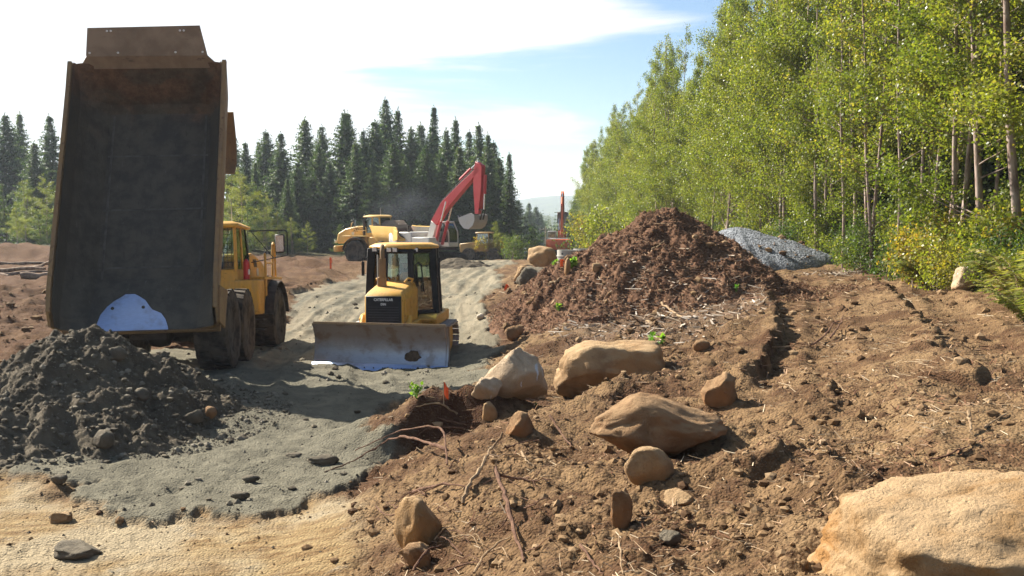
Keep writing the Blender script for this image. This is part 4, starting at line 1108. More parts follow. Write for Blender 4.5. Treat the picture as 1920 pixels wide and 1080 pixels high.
# ================================================================== BULLDOZER
def bulldozer(loc, rz):
    T = empty('bulldozer', loc, rz); tag(T, 'yellow bulldozer with wide steel blade and black glazed cab facing the camera', 'bulldozer')
    Y, K = M['yellow'], M['black_metal']
    def B(m, name, mat=Y, bev=0.012, par=None): return m.build(name, mat, par or T, bev)
    # tracks: roller frame with idlers, then every shoe
    sh = MB(); sh.box((0, 0, 0), (0.56, 0.158, 0.03)); sh.box((0, -0.06, 0.04), (0.56, 0.022, 0.06)); sho = sh.build('track_shoe', M['track'], None, 0.004); shm = sho.data; bpy.data.objects.remove(sho)
    L, Rr = 2.3, 0.40
    per = 2 * L + 2 * math.pi * Rr; n = int(per / 0.172)
    for sx in (-1, 1):
        b = MB(); X = sx * 0.98
        for y in (-L/2, L/2): b.cyl((X - 0.12, y, 0.46), (X + 0.12, y, 0.46), 0.36, n=24)
        for k in range(6): b.cyl((X - 0.14, -0.9 + k * 0.36, 0.20), (X + 0.14, -0.9 + k * 0.36, 0.20), 0.12, n=14)
        b.prism([(-L/2, 0.30), (-L/2 + 0.1, 0.62), (L/2 - 0.1, 0.62), (L/2, 0.30)], 'x', X - 0.10, X + 0.10)
        tr = B(b, 'track', M['yellow'], 0.0)
        for k in range(n):
            s_ = per * k / n
            if s_ < L: y, z, a = -L/2 + s_, 0.46 + Rr, 0.0
            elif s_ < L + math.pi*Rr: t = (s_ - L) / Rr; y, z, a = L/2 + Rr*math.sin(t), 0.46 + Rr*math.cos(t), -t
            elif s_ < 2*L + math.pi*Rr: y, z, a = L/2 - (s_ - L - math.pi*Rr), 0.46 - Rr, math.pi
            else: t = (s_ - 2*L - math.pi*Rr) / Rr; y, z, a = -L/2 - Rr*math.sin(t), 0.46 - Rr*math.cos(t), math.pi - t
            o = mobj('track_shoe', shm, tr); o.location = (X, y, z); o.rotation_euler = (a, 0, 0)
        b = MB(); b.bounds(min(sx*0.66, sx*0.72), max(sx*0.66, sx*0.72), -1.0, 1.0, 0.45, 0.75); B(b, 'track_guard', Y)
    # hull and hood
    b = MB(); b.bounds(-0.62, 0.62, -1.45, 1.75, 0.48, 1.12); B(b, 'hull', Y, 0.03)
    b = MB(); b.hull([(x, 1.86, z) for x in (-0.46, 0.46) for z in (0.78, 1.80)] + [(x, 1.72, 1.90) for x in (-0.40, 0.40)] + [(x, 0.35, 2.06) for x in (-0.42, 0.42)] + [(x, 0.35, z) for x in (-0.52, 0.52) for z in (0.9, 1.86)]); B(b, 'hood', Y, 0.025)
    b = MB(); b.bounds(-0.43, 0.43, 1.855, 1.90, 0.76, 1.80); gr = B(b, 'grille', K, 0.012)
    for k in range(12):
        b = MB(); b.box((0, 1.905, 0.86 + k * 0.062), (0.74, 0.012, 0.018)); B(b, 'louver', M['cab_inside'], 0, gr)
    for txt, size, z in (('CATERPILLAR', 0.088, 1.69), ('D5N', 0.075, 1.585)):
        cu = bpy.data.curves.new('lettering', 'FONT'); cu.body = txt; cu.size = size; cu.extrude = 0.003; cu.align_x = 'CENTER'; cu.offset = 0.0016
        o = bpy.data.objects.new('lettering', cu); link(o); o.parent = gr; o.location = (0, 1.904, z); o.rotation_euler = (math.pi/2, 0, math.pi); o.scale = (0.86, 1, 1)
        bpy.context.view_layer.update()
        me = bpy.data.meshes.new_from_object(o.evaluated_get(bpy.context.evaluated_depsgraph_get())); mx = o.matrix_basis.copy()
        bpy.data.objects.remove(o); me.materials.clear(); me.materials.append(M['white_print'])
        o = mobj('lettering', me, gr); o.matrix_basis = mx
    for sx in (-1, 1):
        b = MB(); b.bounds(min(sx*0.465, sx*0.50), max(sx*0.465, sx*0.50), 0.55, 1.70, 0.85, 1.72); B(b, 'side_panel', Y, 0.01)
    # exhaust and lift hooks
    b = MB(); b.box((0.22, 1.05, 2.06), (0.17, 0.17, 0.24)); b.cyl((0.22, 1.05, 2.1), (0.22, 1.05, 2.66), 0.085, n=16); b.tube([(0.22, 1.05, 2.6), (0.22, 1.05, 2.8), (0.24, 0.97, 2.92), (0.26, 0.86, 2.95)], 0.055, 12); B(b, 'exhaust_stack', M['bed_out'], 0)
    b = MB(); b.tube([(0.33, 1.09, 1.98), (0.33, 1.09, 2.75)], 0.018, 6); B(b, 'grab_bar', M['white_body'], 0)
    for sx in (-1, 1):
        b = MB(); b.tube([(sx*0.40, 0.62, 2.02), (sx*0.46, 0.66, 2.13), (sx*0.36, 0.75, 2.16), (sx*0.28, 0.82, 2.06)], 0.028, 8); B(b, 'lifting_eye', Y, 0)
    # fenders and tanks under the cab
    for sx in (-1, 1):
        b = MB(); b.prism([(-1.5, 0.90), (-1.5, 1.20), (0.2, 1.20), (0.45, 1.10), (0.30, 0.92)], 'x', min(sx*0.50, sx*1.0), max(sx*0.50, sx*1.0)); B(b, 'fender', Y, 0.03)
    b = MB(); b.bounds(-0.55, 0.55, -1.75, -1.35, 0.95, 1.75); B(b, 'fuel_tank', Y, 0.05)
    # cab: plan is narrow in front, wide at the doors
    plan = [(0.36, 0.34), (0.88, -0.22), (0.90, -0.62), (0.78, -1.28), (-0.78, -1.28), (-0.90, -0.62), (-0.88, -0.22), (-0.36, 0.34)]
    zb, zt = 1.20, 2.86
    def up(pn, k): x, y = pn; f = 1 - 0.10 * k; return (x * f, y * f - 0.02 * k)
    b = MB(); b.prism([(x * 0.985, y * 0.985) for x, y in plan], 'z', 1.10, 1.27); B(b, 'cab_floor', K, 0.02)
    for i, pn in enumerate(plan):
        q = up(pn, 1); w = 0.10 if i in (1, 6) else 0.07
        b = MB(); b.hull([(x + dx, y + dy, z) for ((x, y), z) in ((pn, zb), (q, zt)) for dx in (-w, w) for dy in (-w*0.8, w*0.8)]); B(b, 'cab_post', K, 0.008)
    for i in range(8):
        a, c = plan[i], plan[(i + 1) % 8]; a2, c2 = up(a, 1), up(c, 1)
        if i == 2 or i == 4: pass
        def lp(p, q, t): return (p[0] + (q[0] - p[0]) * t, p[1] + (q[1] - p[1]) * t)
        g = [[(*lp(a, c, t), zb + 0.06) for t in (0.05, 0.95)], [(*lp(a2, c2, t), zt - 0.05) for t in (0.05, 0.95)]]
        b = MB(); b.sheet(g, 0.01); pn_ = B(b, 'windscreen' if i == 7 else 'window', M['glass'], 0)
        for (pa, pc, z) in ((a, c, zb + 0.05), (a2, c2, zt - 0.06)):
            b = MB(); b.tube([(*pa, z), (*pc, z)], 0.06, 6); B(b, 'window_rail', K, 0)
    b = MB(); b.tube([(-0.62, 0.10, 1.78), (-0.56, 0.09, 2.46), (-0.50, 0.14, 2.52), (-0.44, 0.2, 2.46), (-0.50, 0.22, 1.9)], 0.02, 6); B(b, 'door_handle_bar', K, 0)
    roof = [(x * 1.02, y * 1.02) for x, y in (up(p_, 1) for p_ in plan)]
    b = MB(); b.hull([(x * 1.08, y * 1.06, z) for x, y in roof for z in (2.86, 2.91)] + [(x * 0.86, y * 0.86, 2.985) for x, y in roof]); B(b, 'cab_roof', Y, 0.012)
    b = MB(); b.prism([(x * 0.95, y * 0.95) for x, y in (up(p_, 1) for p_ in plan)], 'z', 2.80, 2.855); B(b, 'headliner', M['cab_inside'], 0)
    b = MB(); b.bounds(-0.68, 0.68, -1.22, -1.17, 1.27, 2.05); B(b, 'rear_bulkhead', M['cab_inside'], 0)
    for x in (-0.44, 0.05, 0.20, 0.62):
        b = MB(); b.box((x * 1.0, 0.36 - (0.2 if abs(x) > 0.4 else 0), 2.84), (0.13, 0.10, 0.11)); hd = B(b, 'work_light', K, 0.01)
        b = MB(); b.box((x, 0.416 - (0.2 if abs(x) > 0.4 else 0), 2.84), (0.11, 0.012, 0.09)); B(b, 'lens', M['lamp'], 0, hd)
    b = MB(); b.box((0, -0.62, 1.62), (0.55, 0.52, 0.24)); b.box((0, -0.9, 2.0), (0.52, 0.16, 0.75), (rad(8), 0, 0)); B(b, 'seat', M['seat_grey'], 0.05)
    for sx in (-1, 1):
        b = MB(); b.box((sx * 0.42, -0.55, 1.72), (0.22, 0.62, 0.40)); b.tube([(sx*0.42, -0.3, 1.9), (sx*0.40, -0.22, 2.06)], 0.03, 8); B(b, 'control_console', M['cab_inside'], 0.02)
    b = MB(); b.box((0, 0.12, 1.62), (0.55, 0.2, 0.42)); B(b, 'dashboard', M['cab_inside'], 0.03)
    for sx in (-1, 1):
        b = MB(); b.box((sx * 0.99, -0.05, 2.34), (0.05, 0.12, 0.36)); b.tube([(sx*0.88, -0.12, 2.62), (sx*1.0, -0.05, 2.62), (sx*1.0, -0.05, 2.3)], 0.014, 6); B(b, 'mirror', K, 0)
    # blade ---------------------------------------------------------
    Bl = empty('blade', (0, 2.32, 0.07), rad(-6), T)
    hw = 1.62
    cur = [(0.10, 0.02), (0.00, 0.16), (-0.085, 0.36), (-0.115, 0.58), (-0.085, 0.80), (0.0, 1.0), (0.075, 1.11)]
    b = MB(); b.sheet([[(x, y, z) for x in np.linspace(-hw + 0.03, hw - 0.03, 5)] for y, z in cur[1:]], 0.03); b.build('moldboard', M['blade'], Bl, 0)
    b = MB(); b.hull([(x, y, z) for x in (-hw - 0.05, hw + 0.05) for (y, z) in ((0.155, -0.04), (0.185, -0.03), (0.01, 0.185), (0.045, 0.19))]); ce = b.build('cutting_edge', M['steel'], Bl, 0.004)
    for k in range(14):
        x = -hw + 0.15 + k * (2 * hw - 0.3) / 13; b = MB(); b.cyl((x, 0.10, 0.095), (x, 0.122, 0.105), 0.016, n=8); b.build('bolt_or_bright_hole', M['dark_frame'], ce, 0)
    for sx in (-1, 1):
        b = MB(); b.prism([(y + 0.02, z) for y, z in cur] + [(-0.16, 1.08), (-0.22, 0.58), (-0.12, 0.05)], 'x', min(sx*(hw - 0.02), sx*(hw + 0.03)), max(sx*(hw - 0.02), sx*(hw + 0.03))); b.build('end_plate', M['blade'], Bl, 0)
    b = MB(); b.hull([(x, y, z) for x in (-hw, hw) for (y, z) in ((0.055, 1.10), (0.10, 1.10), (0.07, 1.15), (0.04, 1.15))]); b.build('top_lip', M['bed_out'], Bl, 0)
    V, Fm = rock_mesh('mud', (0.16, 0.03, 0.15), 7, 3, 0, 0.25); mo = mobj('mud_cake', np_mesh('mud_cake', V + np.array([-0.78, -0.035, 0.36]), Fm, [M['soil_clod']]), Bl)
    for sx in (-1, 1):
        b = MB(); b.hull([(sx * x, y, z) for (x, y, z) in ((0.55, 2.05, 0.5), (0.68, 2.05, 0.5), (0.55, 2.05, 0.3), (0.68, 2.05, 0.3), (0.52, 0.6, 0.6), (0.64, 0.6, 0.6), (0.52, 0.6, 0.4), (0.64, 0.6, 0.4))]); B(b, 'push_arm', Y, 0.015)
        b = MB(); b.cyl((sx*0.56, 1.55, 1.28), (sx*0.56, 1.85, 0.95), 0.075, n=12); c_ = B(b, 'lift_cylinder', Y, 0)
        b = MB(); b.cyl((sx*0.56, 1.85, 0.95), (sx*0.56, 2.1, 0.62), 0.04, n=10); B(b, 'piston_rod', M['chrome'], 0, c_)
    b = MB(); b.hull([(x, y, z) for x in (-0.7, 0.7) for (y, z) in ((1.9, 0.25), (2.06, 0.25), (1.9, 0.6), (2.06, 0.6))]); B(b, 'c_frame', Y, 0.02)
    return T
M['soil_clod'] = plain('soil_clod', (0.105, 0.068, 0.040), 0.95, 0, 0.35, 9, bump=0.6)
dp = at(752, 640, 25.2)
DOZ = (dp[0], dp[1], gz(dp[0], dp[1]) - 0.05); DOZ_RZ = rad(174)
bulldozer(DOZ, DOZ_RZ)

# ================================================================== OPERATOR
M['hivis'] = plain('hi_vis_vest', (0.62, 0.20, 0.03), 0.85)
M['shirt'] = plain('dark_shirt', (0.035, 0.04, 0.055), 0.9)
M['jeans'] = plain('work_jeans', (0.03, 0.04, 0.07), 0.9)
M['skin'] = plain('skin', (0.52, 0.30, 0.21), 0.6, 0, 0.08)
M['helmet'] = plain('white_helmet', (0.75, 0.74, 0.70), 0.4, 0, 0.05)
M['hair'] = plain('brown_hair', (0.05, 0.03, 0.02), 0.8)
M['reflective'] = plain('reflective_tape', (0.75, 0.76, 0.74), 0.4, 0, 0.05)
def skin_body(name, verts, edges, radii, root, mat, parent, sub=1):
    me = bpy.data.meshes.new(name); me.from_pydata(verts, edges, []); me.update()
    o = mobj(name, me, parent)
    m = o.modifiers.new('skin', 'SKIN'); m.use_smooth_shade = True
    for i, r in enumerate(radii):
        sv = me.skin_vertices[0].data[i]; sv.radius = (r, r) if not isinstance(r, tuple) else r; sv.use_root = (i == root)
    o.modifiers.new('sub', 'SUBSURF').levels = sub; o.modifiers['sub'].render_levels = sub
    me.materials.append(mat); return o
def operator(loc, rz):
    T = empty('person', loc, rz); tag(T, 'machine operator in white hard hat seated inside the bulldozer cab', 'person')
    # seat height is the origin; faces +Y
    v = [(0, 0, 0.10), (0, -0.04, 0.32), (0, -0.03, 0.48), (0, -0.01, 0.58), (0, 0.02, 0.66),
         (0.19, -0.02, 0.47), (0.25, 0.06, 0.24), (0.27, 0.30, 0.16), (0.27, 0.36, 0.16),
         (-0.19, -0.02, 0.47), (-0.25, 0.06, 0.24), (-0.27, 0.30, 0.16), (-0.27, 0.36, 0.16),
         (0.10, 0.04, 0.08), (0.14, 0.42, 0.10), (0.14, 0.50, -0.30), (0.14, 0.62, -0.33),
         (-0.10, 0.04, 0.08), (-0.14, 0.42, 0.10), (-0.14, 0.50, -0.30), (-0.14, 0.62, -0.33)]
    e = [(0, 1), (1, 2), (2, 3), (3, 4), (2, 5), (5, 6), (6, 7), (7, 8), (2, 9), (9, 10), (10, 11), (11, 12), (0, 13), (13, 14), (14, 15), (15, 16), (0, 17), (17, 18), (18, 19), (19, 20)]
    r = [(0.15, 0.11), (0.16, 0.11), (0.13, 0.09), 0.055, 0.055, 0.065, 0.05, 0.036, 0.032, 0.065, 0.05, 0.036, 0.032, 0.08, 0.07, 0.052, 0.045, 0.08, 0.07, 0.052, 0.045]
    body = skin_body('body', v, e, r, 0, M['shirt'], T)
    # head with nose, ears
    V, F = ico(4); P = V * np.array([0.078, 0.098, 0.118])
    P[:, 1] += 0.016 * np.exp(-((V[:, 0] / 0.22) ** 2 + ((V[:, 2] + 0.08) / 0.22) ** 2)) * (V[:, 1] > 0)
    P[:, 1] -= 0.010 * np.exp(-(((np.abs(V[:, 0]) - 0.36) / 0.16) ** 2 + ((V[:, 2] - 0.12) / 0.12) ** 2)) * (V[:, 1] > 0)
    P[:, 0] *= 1 - 0.25 * np.clip(-V[:, 2], 0, 1) ** 1.5
    hd = mobj('head', np_mesh('head', P + np.array([0, 0.03, 0.76]), F, [M['skin']]), T)
    for sx in (-1, 1):
        b = MB(); b.lathe([(0.001, -0.01), (0.022, 0), (0.001, 0.012)], (sx*0.08, 0.02, 0.755), 'x', 10); b.build('ear', M['skin'], hd, 0)
        b = MB(); b.lathe([(0.002, -0.008), (0.012, 0), (0.002, 0.008)], (sx*0.028, 0.118, 0.775), 'y', 8); b.build('eye', M['shirt'], hd, 0)
    b = MB(); b.box((0, 0.122, 0.70), (0.045, 0.008, 0.008)); b.build('mouth', M['red_boom'], hd, 0)
    m = V[:, 2] > -0.1
    P2 = V * np.array([0.105, 0.128, 0.11]); P2[:, 2] = np.maximum(P2[:, 2], -0.004)
    P2 += np.where((V[:, 1] > 0.5) & (P2[:, 2] < 0.01), 1, 0)[:, None] * np.array([0, 0.03, 0])
    mobj('hard_hat', np_mesh('hard_hat', P2 + np.array([0, 0.03, 0.795]), F, [M['helmet']]), T)
    # vest over chest with tape
    ring = lambda z, rx, ry, yy: [(rx * math.cos(a), yy + ry * math.sin(a), z) for a in np.linspace(0, 2 * math.pi, 19)]
    b = MB(); b.sheet([ring(0.12, 0.20, 0.155, -0.01), ring(0.30, 0.205, 0.16, -0.04), ring(0.46, 0.19, 0.13, -0.035), ring(0.54, 0.10, 0.085, -0.02)], 0.008); vest = b.build('vest', M['hivis'], T, 0)
    b = MB(); b.sheet([ring(0.22, 0.213, 0.168, -0.027), ring(0.265, 0.215, 0.170, -0.033)], 0.006); b.build('reflective_band', M['reflective'], vest, 0)
    # hands on the levers
    for sx in (-1, 1):
        h = [(0, 0, 0), (0, 0.06, 0.0)]; ee = [(0, 1)]; rr = [0.026, 0.034]
        for k in range(4):
            x = -0.03 + k * 0.02; i0 = len(h)
            h += [(x, 0.095, 0.004), (x, 0.118, -0.012), (x, 0.112, -0.034)]; ee += [(1, i0), (i0, i0 + 1), (i0 + 1, i0 + 2)]; rr += [0.0095, 0.009, 0.008]
        i0 = len(h); h += [(-sx * 0.042, 0.05, -0.005), (-sx * 0.05, 0.085, -0.018)]; ee += [(1, i0), (i0, i0 + 1)]; rr += [0.011, 0.009]
        hd_ = skin_body('hand', h, ee, rr, 0, M['skin'], T); hd_.location = (sx * 0.27, 0.35, 0.16)
    return T
rzc, rzs = math.cos(DOZ_RZ), math.sin(DOZ_RZ)
def dloc(x, y, z): return (DOZ[0] + rzc * x - rzs * y, DOZ[1] + rzs * x + rzc * y, DOZ[2] + z)
operator(dloc(0, -0.62, 1.68), DOZ_RZ)
# ================================================================== EXCAVATORS
def excavator(loc, rz, label, boom_mat, body_mat, foot_mat, boom, stick, bucket_ang, cw_mat=None):
    """boom: (foot, bend, tip), stick: (top, bottom) in the (forward, up) plane"""
    T = empty('excavator', loc, rz); tag(T, label, 'excavator')
    D, K = M['dark_frame'], M['black_metal']
    def B(m, name, mat, bev=0.015, par=None): return m.build(name, mat, par or T, bev)
    for sx in (-1, 1):
        b = MB(); X = sx * 1.25
        prof = [(-1.9 + 0.42 * math.cos(a), 0.45 + 0.42 * math.sin(a)) for a in np.linspace(rad(90), rad(270), 9)] + [(1.9 + 0.42 * math.cos(a), 0.45 + 0.42 * math.sin(a)) for a in np.linspace(rad(-90), rad(90), 9)]
        b.prism(prof, 'x', X - 0.3, X + 0.3)
        for k in range(20):
            for z, y in ((0.885, -1.9 + k * 0.2), (0.015, -1.9 + k * 0.2)): b.box((X, y, z), (0.62, 0.05, 0.05))
        B(b, 'track', D, 0)
    b = MB(); b.bounds(-1.0, 1.0, -0.7, 0.7, 0.45, 0.85); b.cyl((0, 0, 0.8), (0, 0, 1.12), 0.62, n=24); B(b, 'slew_ring', D, 0)
    b = MB(); b.bounds(-1.3, 1.3, -1.9, 1.5, 1.12, 1.32); B(b, 'turntable', D, 0.03)
    b = MB(); b.prism([(-1.35, -1.5), (1.35, -1.5), (1.35, -2.4), (0.9, -2.85), (-0.9, -2.85), (-1.35, -2.4)], 'z', 1.15, 2.22); B(b, 'counterweight', cw_mat or body_mat, 0.08)
    b = MB(); b.bounds(-1.32, 1.32, -1.5, -0.2, 1.32, 2.32); B(b, 'engine_housing', body_mat, 0.06)
    b = MB(); b.bounds(0.48, 1.32, -0.2, 1.5, 1.32, 2.0); B(b, 'side_tank', body_mat, 0.05)
    b = MB(); b.cyl((0.9, -0.9, 2.3), (0.9, -0.9, 2.75), 0.07, n=12); B(b, 'exhaust_stack', D, 0)
    # cab on the left of the boom
    x0, x1 = -1.32, -0.38
    sil = [(-0.05, 1.34), (-0.05, 3.0), (1.25, 3.0), (1.62, 2.35), (1.66, 1.34)]
    b = MB(); b.prism([(-0.05, 1.34), (-0.05, 2.05), (0.55, 2.05), (0.62, 1.62), (1.66, 1.62), (1.66, 1.34)], 'x', x0, x1); B(b, 'cab_base', body_mat, 0.03)
    b = MB(); b.bounds(x0 - 0.01, x1 + 0.01, -0.06, 1.30, 2.92, 3.04); B(b, 'cab_roof', body_mat, 0.04)
    for x in (x0 + 0.04, x1 - 0.04):
        for (a, c) in (((0.0, 2.0), (0.0, 2.95)), ((0.62, 1.6), (0.66, 2.95)), ((1.62, 1.6), (1.59, 2.35)), ((1.59, 2.35), (1.24, 2.95))):
            b = MB(); b.tube([(x, *a), (x, *c)], 0.05, 6); B(b, 'cab_post', body_mat, 0)
        b = MB(); b.sheet([[(x, 0.70, 1.66), (x, 1.58, 1.66)], [(x, 0.70, 2.35), (x, 1.55, 2.35)], [(x, 0.70, 2.9), (x, 1.22, 2.9)]], 0.01); B(b, 'side_window', M['glass_dark'], 0)
    b = MB(); b.sheet([[(x0 + 0.06, 1.62, 1.66), (x1 - 0.06, 1.62, 1.66)], [(x0 + 0.06, 1.59, 2.35), (x1 - 0.06, 1.59, 2.35)], [(x0 + 0.06, 1.25, 2.92), (x1 - 0.06, 1.25, 2.92)]], 0.01); B(b, 'windscreen', M['glass_dark'], 0)
    b = MB(); b.sheet([[(x0 + 0.06, -0.04, 2.06), (x1 - 0.06, -0.04, 2.06)], [(x0 + 0.06, -0.04, 2.92), (x1 - 0.06, -0.04, 2.92)]], 0.01); B(b, 'rear_window', M['glass_dark'], 0)
    b = MB(); b.box((-0.85, 0.4, 1.95), (0.5, 0.5, 0.2)); b.box((-0.85, 0.18, 2.35), (0.5, 0.15, 0.8)); B(b, 'seat', M['cab_inside'], 0.04)
    # boom: bent box girder, white foot and coloured length
    (fy, fz), (by, bz), (ty_, tz) = boom
    c = [np.array(q, float) for q in ((fy, fz), ((fy + by) / 2 - 0.22, (fz + bz) / 2 + 0.05), (by, bz), ((by + ty_) / 2, (bz + tz) / 2 + 0.03), (ty_, tz))]
    wd = [0.24, 0.30, 0.34, 0.26, 0.16]
    def ribbon(i0, i1, name, mat):
        up_, dn = [], []
        for i in range(i0, i1 + 1):
            t = c[min(i + 1, 4)] - c[max(i - 1, 0)]; t = t / np.linalg.norm(t); nrm = np.array([-t[1], t[0]])
            up_.append(tuple(c[i] + nrm * wd[i])); dn.append(tuple(c[i] - nrm * wd[i]))
        b = MB(); b.prism(up_ + dn[::-1], 'x', 0.04, 0.42); return B(b, name, mat, 0.02)
    ribbon(0, 1, 'boom_foot', foot_mat); bo = ribbon(1, 4, 'boom', boom_mat)
    b = MB(); b.tube([(0.08, c[i][0] - 0.1, c[i][1] + wd[i] + 0.08) for i in range(5)], 0.035, 6); b.tube([(0.36, c[i][0] - 0.1, c[i][1] + wd[i] + 0.08) for i in range(5)], 0.035, 6); B(b, 'hydraulic_hose', K, 0)
    for x in (-0.10, 0.56):
        a0, a1 = np.array([fy + 0.75, fz - 0.25]), c[2] + (c[3] - c[2]) * 0.25
        m_ = a0 + (a1 - a0) * 0.55
        b = MB(); b.cyl((x, *a0), (x, *m_), 0.10, n=12); cy = B(b, 'boom_cylinder', boom_mat, 0)
        b = MB(); b.cyl((x, *m_), (x, *a1), 0.055, n=10); B(b, 'piston_rod', M['chrome'], 0, cy)
    # stick
    (sy, sz), (ey, ez) = stick
    s0, s1 = np.array([sy, sz]), np.array([ey, ez]); t = (s1 - s0) / np.linalg.norm(s1 - s0); nr = np.array([-t[1], t[0]])
    if nr[0] < 0: nr = -nr
    poly = [s0 - nr * 0.15 - t * 0.35, s0 + nr * 0.42 - t * 0.1, s0 + nr * 0.40 + t * 1.2, s1 + nr * 0.17, s1 - nr * 0.15, s0 - nr * 0.32 + t * 1.2, s0 - nr * 0.30 + t * 0.3]
    b = MB(); b.prism([tuple(q) for q in poly], 'x', 0.04, 0.42); B(b, 'stick', boom_mat, 0.02)
    a0 = c[3] + np.array([-0.2, wd[3] + 0.22]); a1 = s0 - t * 0.35
    m_ = a0 + (a1 - a0) * 0.6
    b = MB(); b.cyl((0.23, *a0), (0.23, *m_), 0.12, n=12); cy = B(b, 'stick_cylinder', boom_mat, 0)
    b = MB(); b.cyl((0.23, *m_), (0.23, *a1), 0.06, n=10); B(b, 'piston_rod', M['chrome'], 0, cy)
    a0 = s0 + nr * 0.58 + t * 0.5; a1 = s1 + nr * 0.50 - t * 0.3; m_ = a0 + (a1 - a0) * 0.55
    b = MB(); b.cyl((0.23, *a0), (0.23, *m_), 0.11, n=12); cy = B(b, 'bucket_cylinder', boom_mat, 0)
    b = MB(); b.cyl((0.23, *m_), (0.23, *a1), 0.055, n=10); B(b, 'piston_rod', M['chrome'], 0, cy)
    b = MB(); b.tube([(0.1, *(s1 - t * 0.25)), (0.1, *a1), (0.1, *(s1 + t * 0.35 + nr * 0.30))], 0.055, 6); b.tube([(0.36, *(s1 - t * 0.25)), (0.36, *a1), (0.36, *(s1 + t * 0.35 + nr * 0.30))], 0.055, 6); B(b, 'bucket_link', D, 0)
    # bucket: curved shell, two cheeks, teeth
    bk = empty('bucket', (0.23, ey, ez), 0, T); bk.rotation_euler = (bucket_ang, 0, 0)
    sh = [(0.25, 0.05), (0.42, -0.25), (0.42, -0.65), (0.20, -1.0), (-0.2, -1.15), (-0.62, -1.05), (-0.95, -0.8)]
    b = MB(); b.sheet([[(-0.62, y, z), (0.62, y, z)] for y, z in sh], 0.04); b.build('bucket_shell', M['grey_body'], bk, 0)
    for x in (-0.62, 0.60):
        b = MB(); b.prism(sh + [(-0.5, -0.35), (-0.1, 0.02)], 'x', x, x + 0.03); b.build('bucket_cheek', M['grey_body'], bk, 0)
    for k in range(5):
        x = -0.52 + k * 0.26; b = MB(); b.hull([(x + dx, *q) for dx in (-0.05, 0.05) for q in ((-0.85, -0.86), (-0.85, -0.80), (-1.14, -0.70))]); b.build('bucket_tooth', M['track'], bk, 0)
    return T
p = at(802, 490, 67)
excavator((p[0], p[1], gz(p[0], p[1]) - 0.05), math.atan2(-0.75, -0.66), 'red and white excavator holding its bucket up behind the bulldozer', M['red_boom'], M['white_body'], M['white_body'],
          ((0.55, 1.75), (1.95, 4.05), (5.15, 6.45)), ((5.0, 6.55), (4.95, 3.55)), rad(-28))
p = at(1049, 482, 106)
excavator((p[0], p[1], gz(p[0], p[1]) - 0.05), rad(-4), 'orange excavator seen from behind with raised boom beyond the concrete rings', M['orange_boom'], M['grey_body'], M['orange_boom'],
          ((0.55, 1.75), (1.6, 4.0), (3.6, 6.9)), ((3.5, 7.0), (6.0, 5.0)), rad(10), M['orange_boom'])

# ================================================================== WHEEL LOADER
def wheel_loader(loc, rz):
    T = empty('wheel_loader', loc, rz); tag(T, 'small yellow wheel loader parked beyond the spoil heap', 'loader')
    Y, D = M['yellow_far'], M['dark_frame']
    def B(m, name, mat, bev=0.02): return m.build(name, mat, T, bev)
    for x in (-0.9, 0.9):
        for y in (-1.3, 1.3): add_wheel(T, x, y, 0.66, scale=0.76)
    b = MB(); b.bounds(-0.5, 0.5, -1.8, 1.9, 0.6, 1.1); B(b, 'frame', D)
    b = MB(); b.prism([(-2.3, 0.9), (-2.35, 1.75), (-0.6, 1.95), (-0.6, 0.9)], 'x', -0.75, 0.75); B(b, 'engine_hood', Y, 0.06)
    b = MB(); b.bounds(-0.72, 0.72, -0.6, 0.75, 1.0, 1.75); B(b, 'cab_base', Y)
    for x in (-0.68, 0.68):
        for y in (-0.55, 0.7):
            b = MB(); b.tube([(x, y, 1.75), (x * 0.95, y * 0.95, 2.78)], 0.045, 6); B(b, 'cab_post', Y, 0)
        b = MB(); b.sheet([[(x, -0.5, 1.78), (x, 0.65, 1.78)], [(x * 0.95, -0.48, 2.75), (x * 0.95, 0.62, 2.75)]], 0.01); B(b, 'side_window', M['glass_dark'], 0)
    for y in (-0.56, 0.71):
        b = MB(); b.sheet([[(-0.64, y, 1.78), (0.64, y, 1.78)], [(-0.6, y * 0.96, 2.75), (0.6, y * 0.96, 2.75)]], 0.01); B(b, 'windscreen', M['glass_dark'], 0)
    b = MB(); b.bounds(-0.78, 0.78, -0.68, 0.8, 2.76, 2.9); B(b, 'cab_roof', Y, 0.04)
    b = MB(); b.box((0, 0, 1.9), (0.5, 0.5, 0.3)); B(b, 'seat', M['orange_boom'], 0.04)
    for x in (-0.5, 0.5):
        b = MB(); b.hull([(x + dx, y, z) for dx in (-0.07, 0.07) for (y, z) in ((1.0, 1.5), (1.0, 1.25), (2.5, 0.5), (2.5, 0.7))]); B(b, 'lift_arm', Y)
        b = MB(); b.cyl((x * 0.6, 1.1, 1.0), (x * 0.6, 2.2, 0.75), 0.06, n=10); B(b, 'lift_cylinder', M['chrome'], 0)
    b = MB(); b.sheet([[(-1.2, y, z), (1.2, y, z)] for y, z in ((2.75, 1.05), (2.5, 0.75), (2.5, 0.35), (2.8, 0.12), (3.4, 0.08))], 0.04); B(b, 'bucket', M['grey_body'], 0)
    for k in range(8):
        x = -1.12 + k * 0.32; b = MB(); b.hull([(x + dx, *q) for dx in (-0.05, 0.05) for q in ((3.35, 0.12), (3.35, 0.05), (3.62, 0.07))]); B(b, 'bucket_tooth', M['white_body'], 0)
p = at(908, 488, 98); wheel_loader((p[0], p[1], gz(p[0], p[1])), rad(-108))

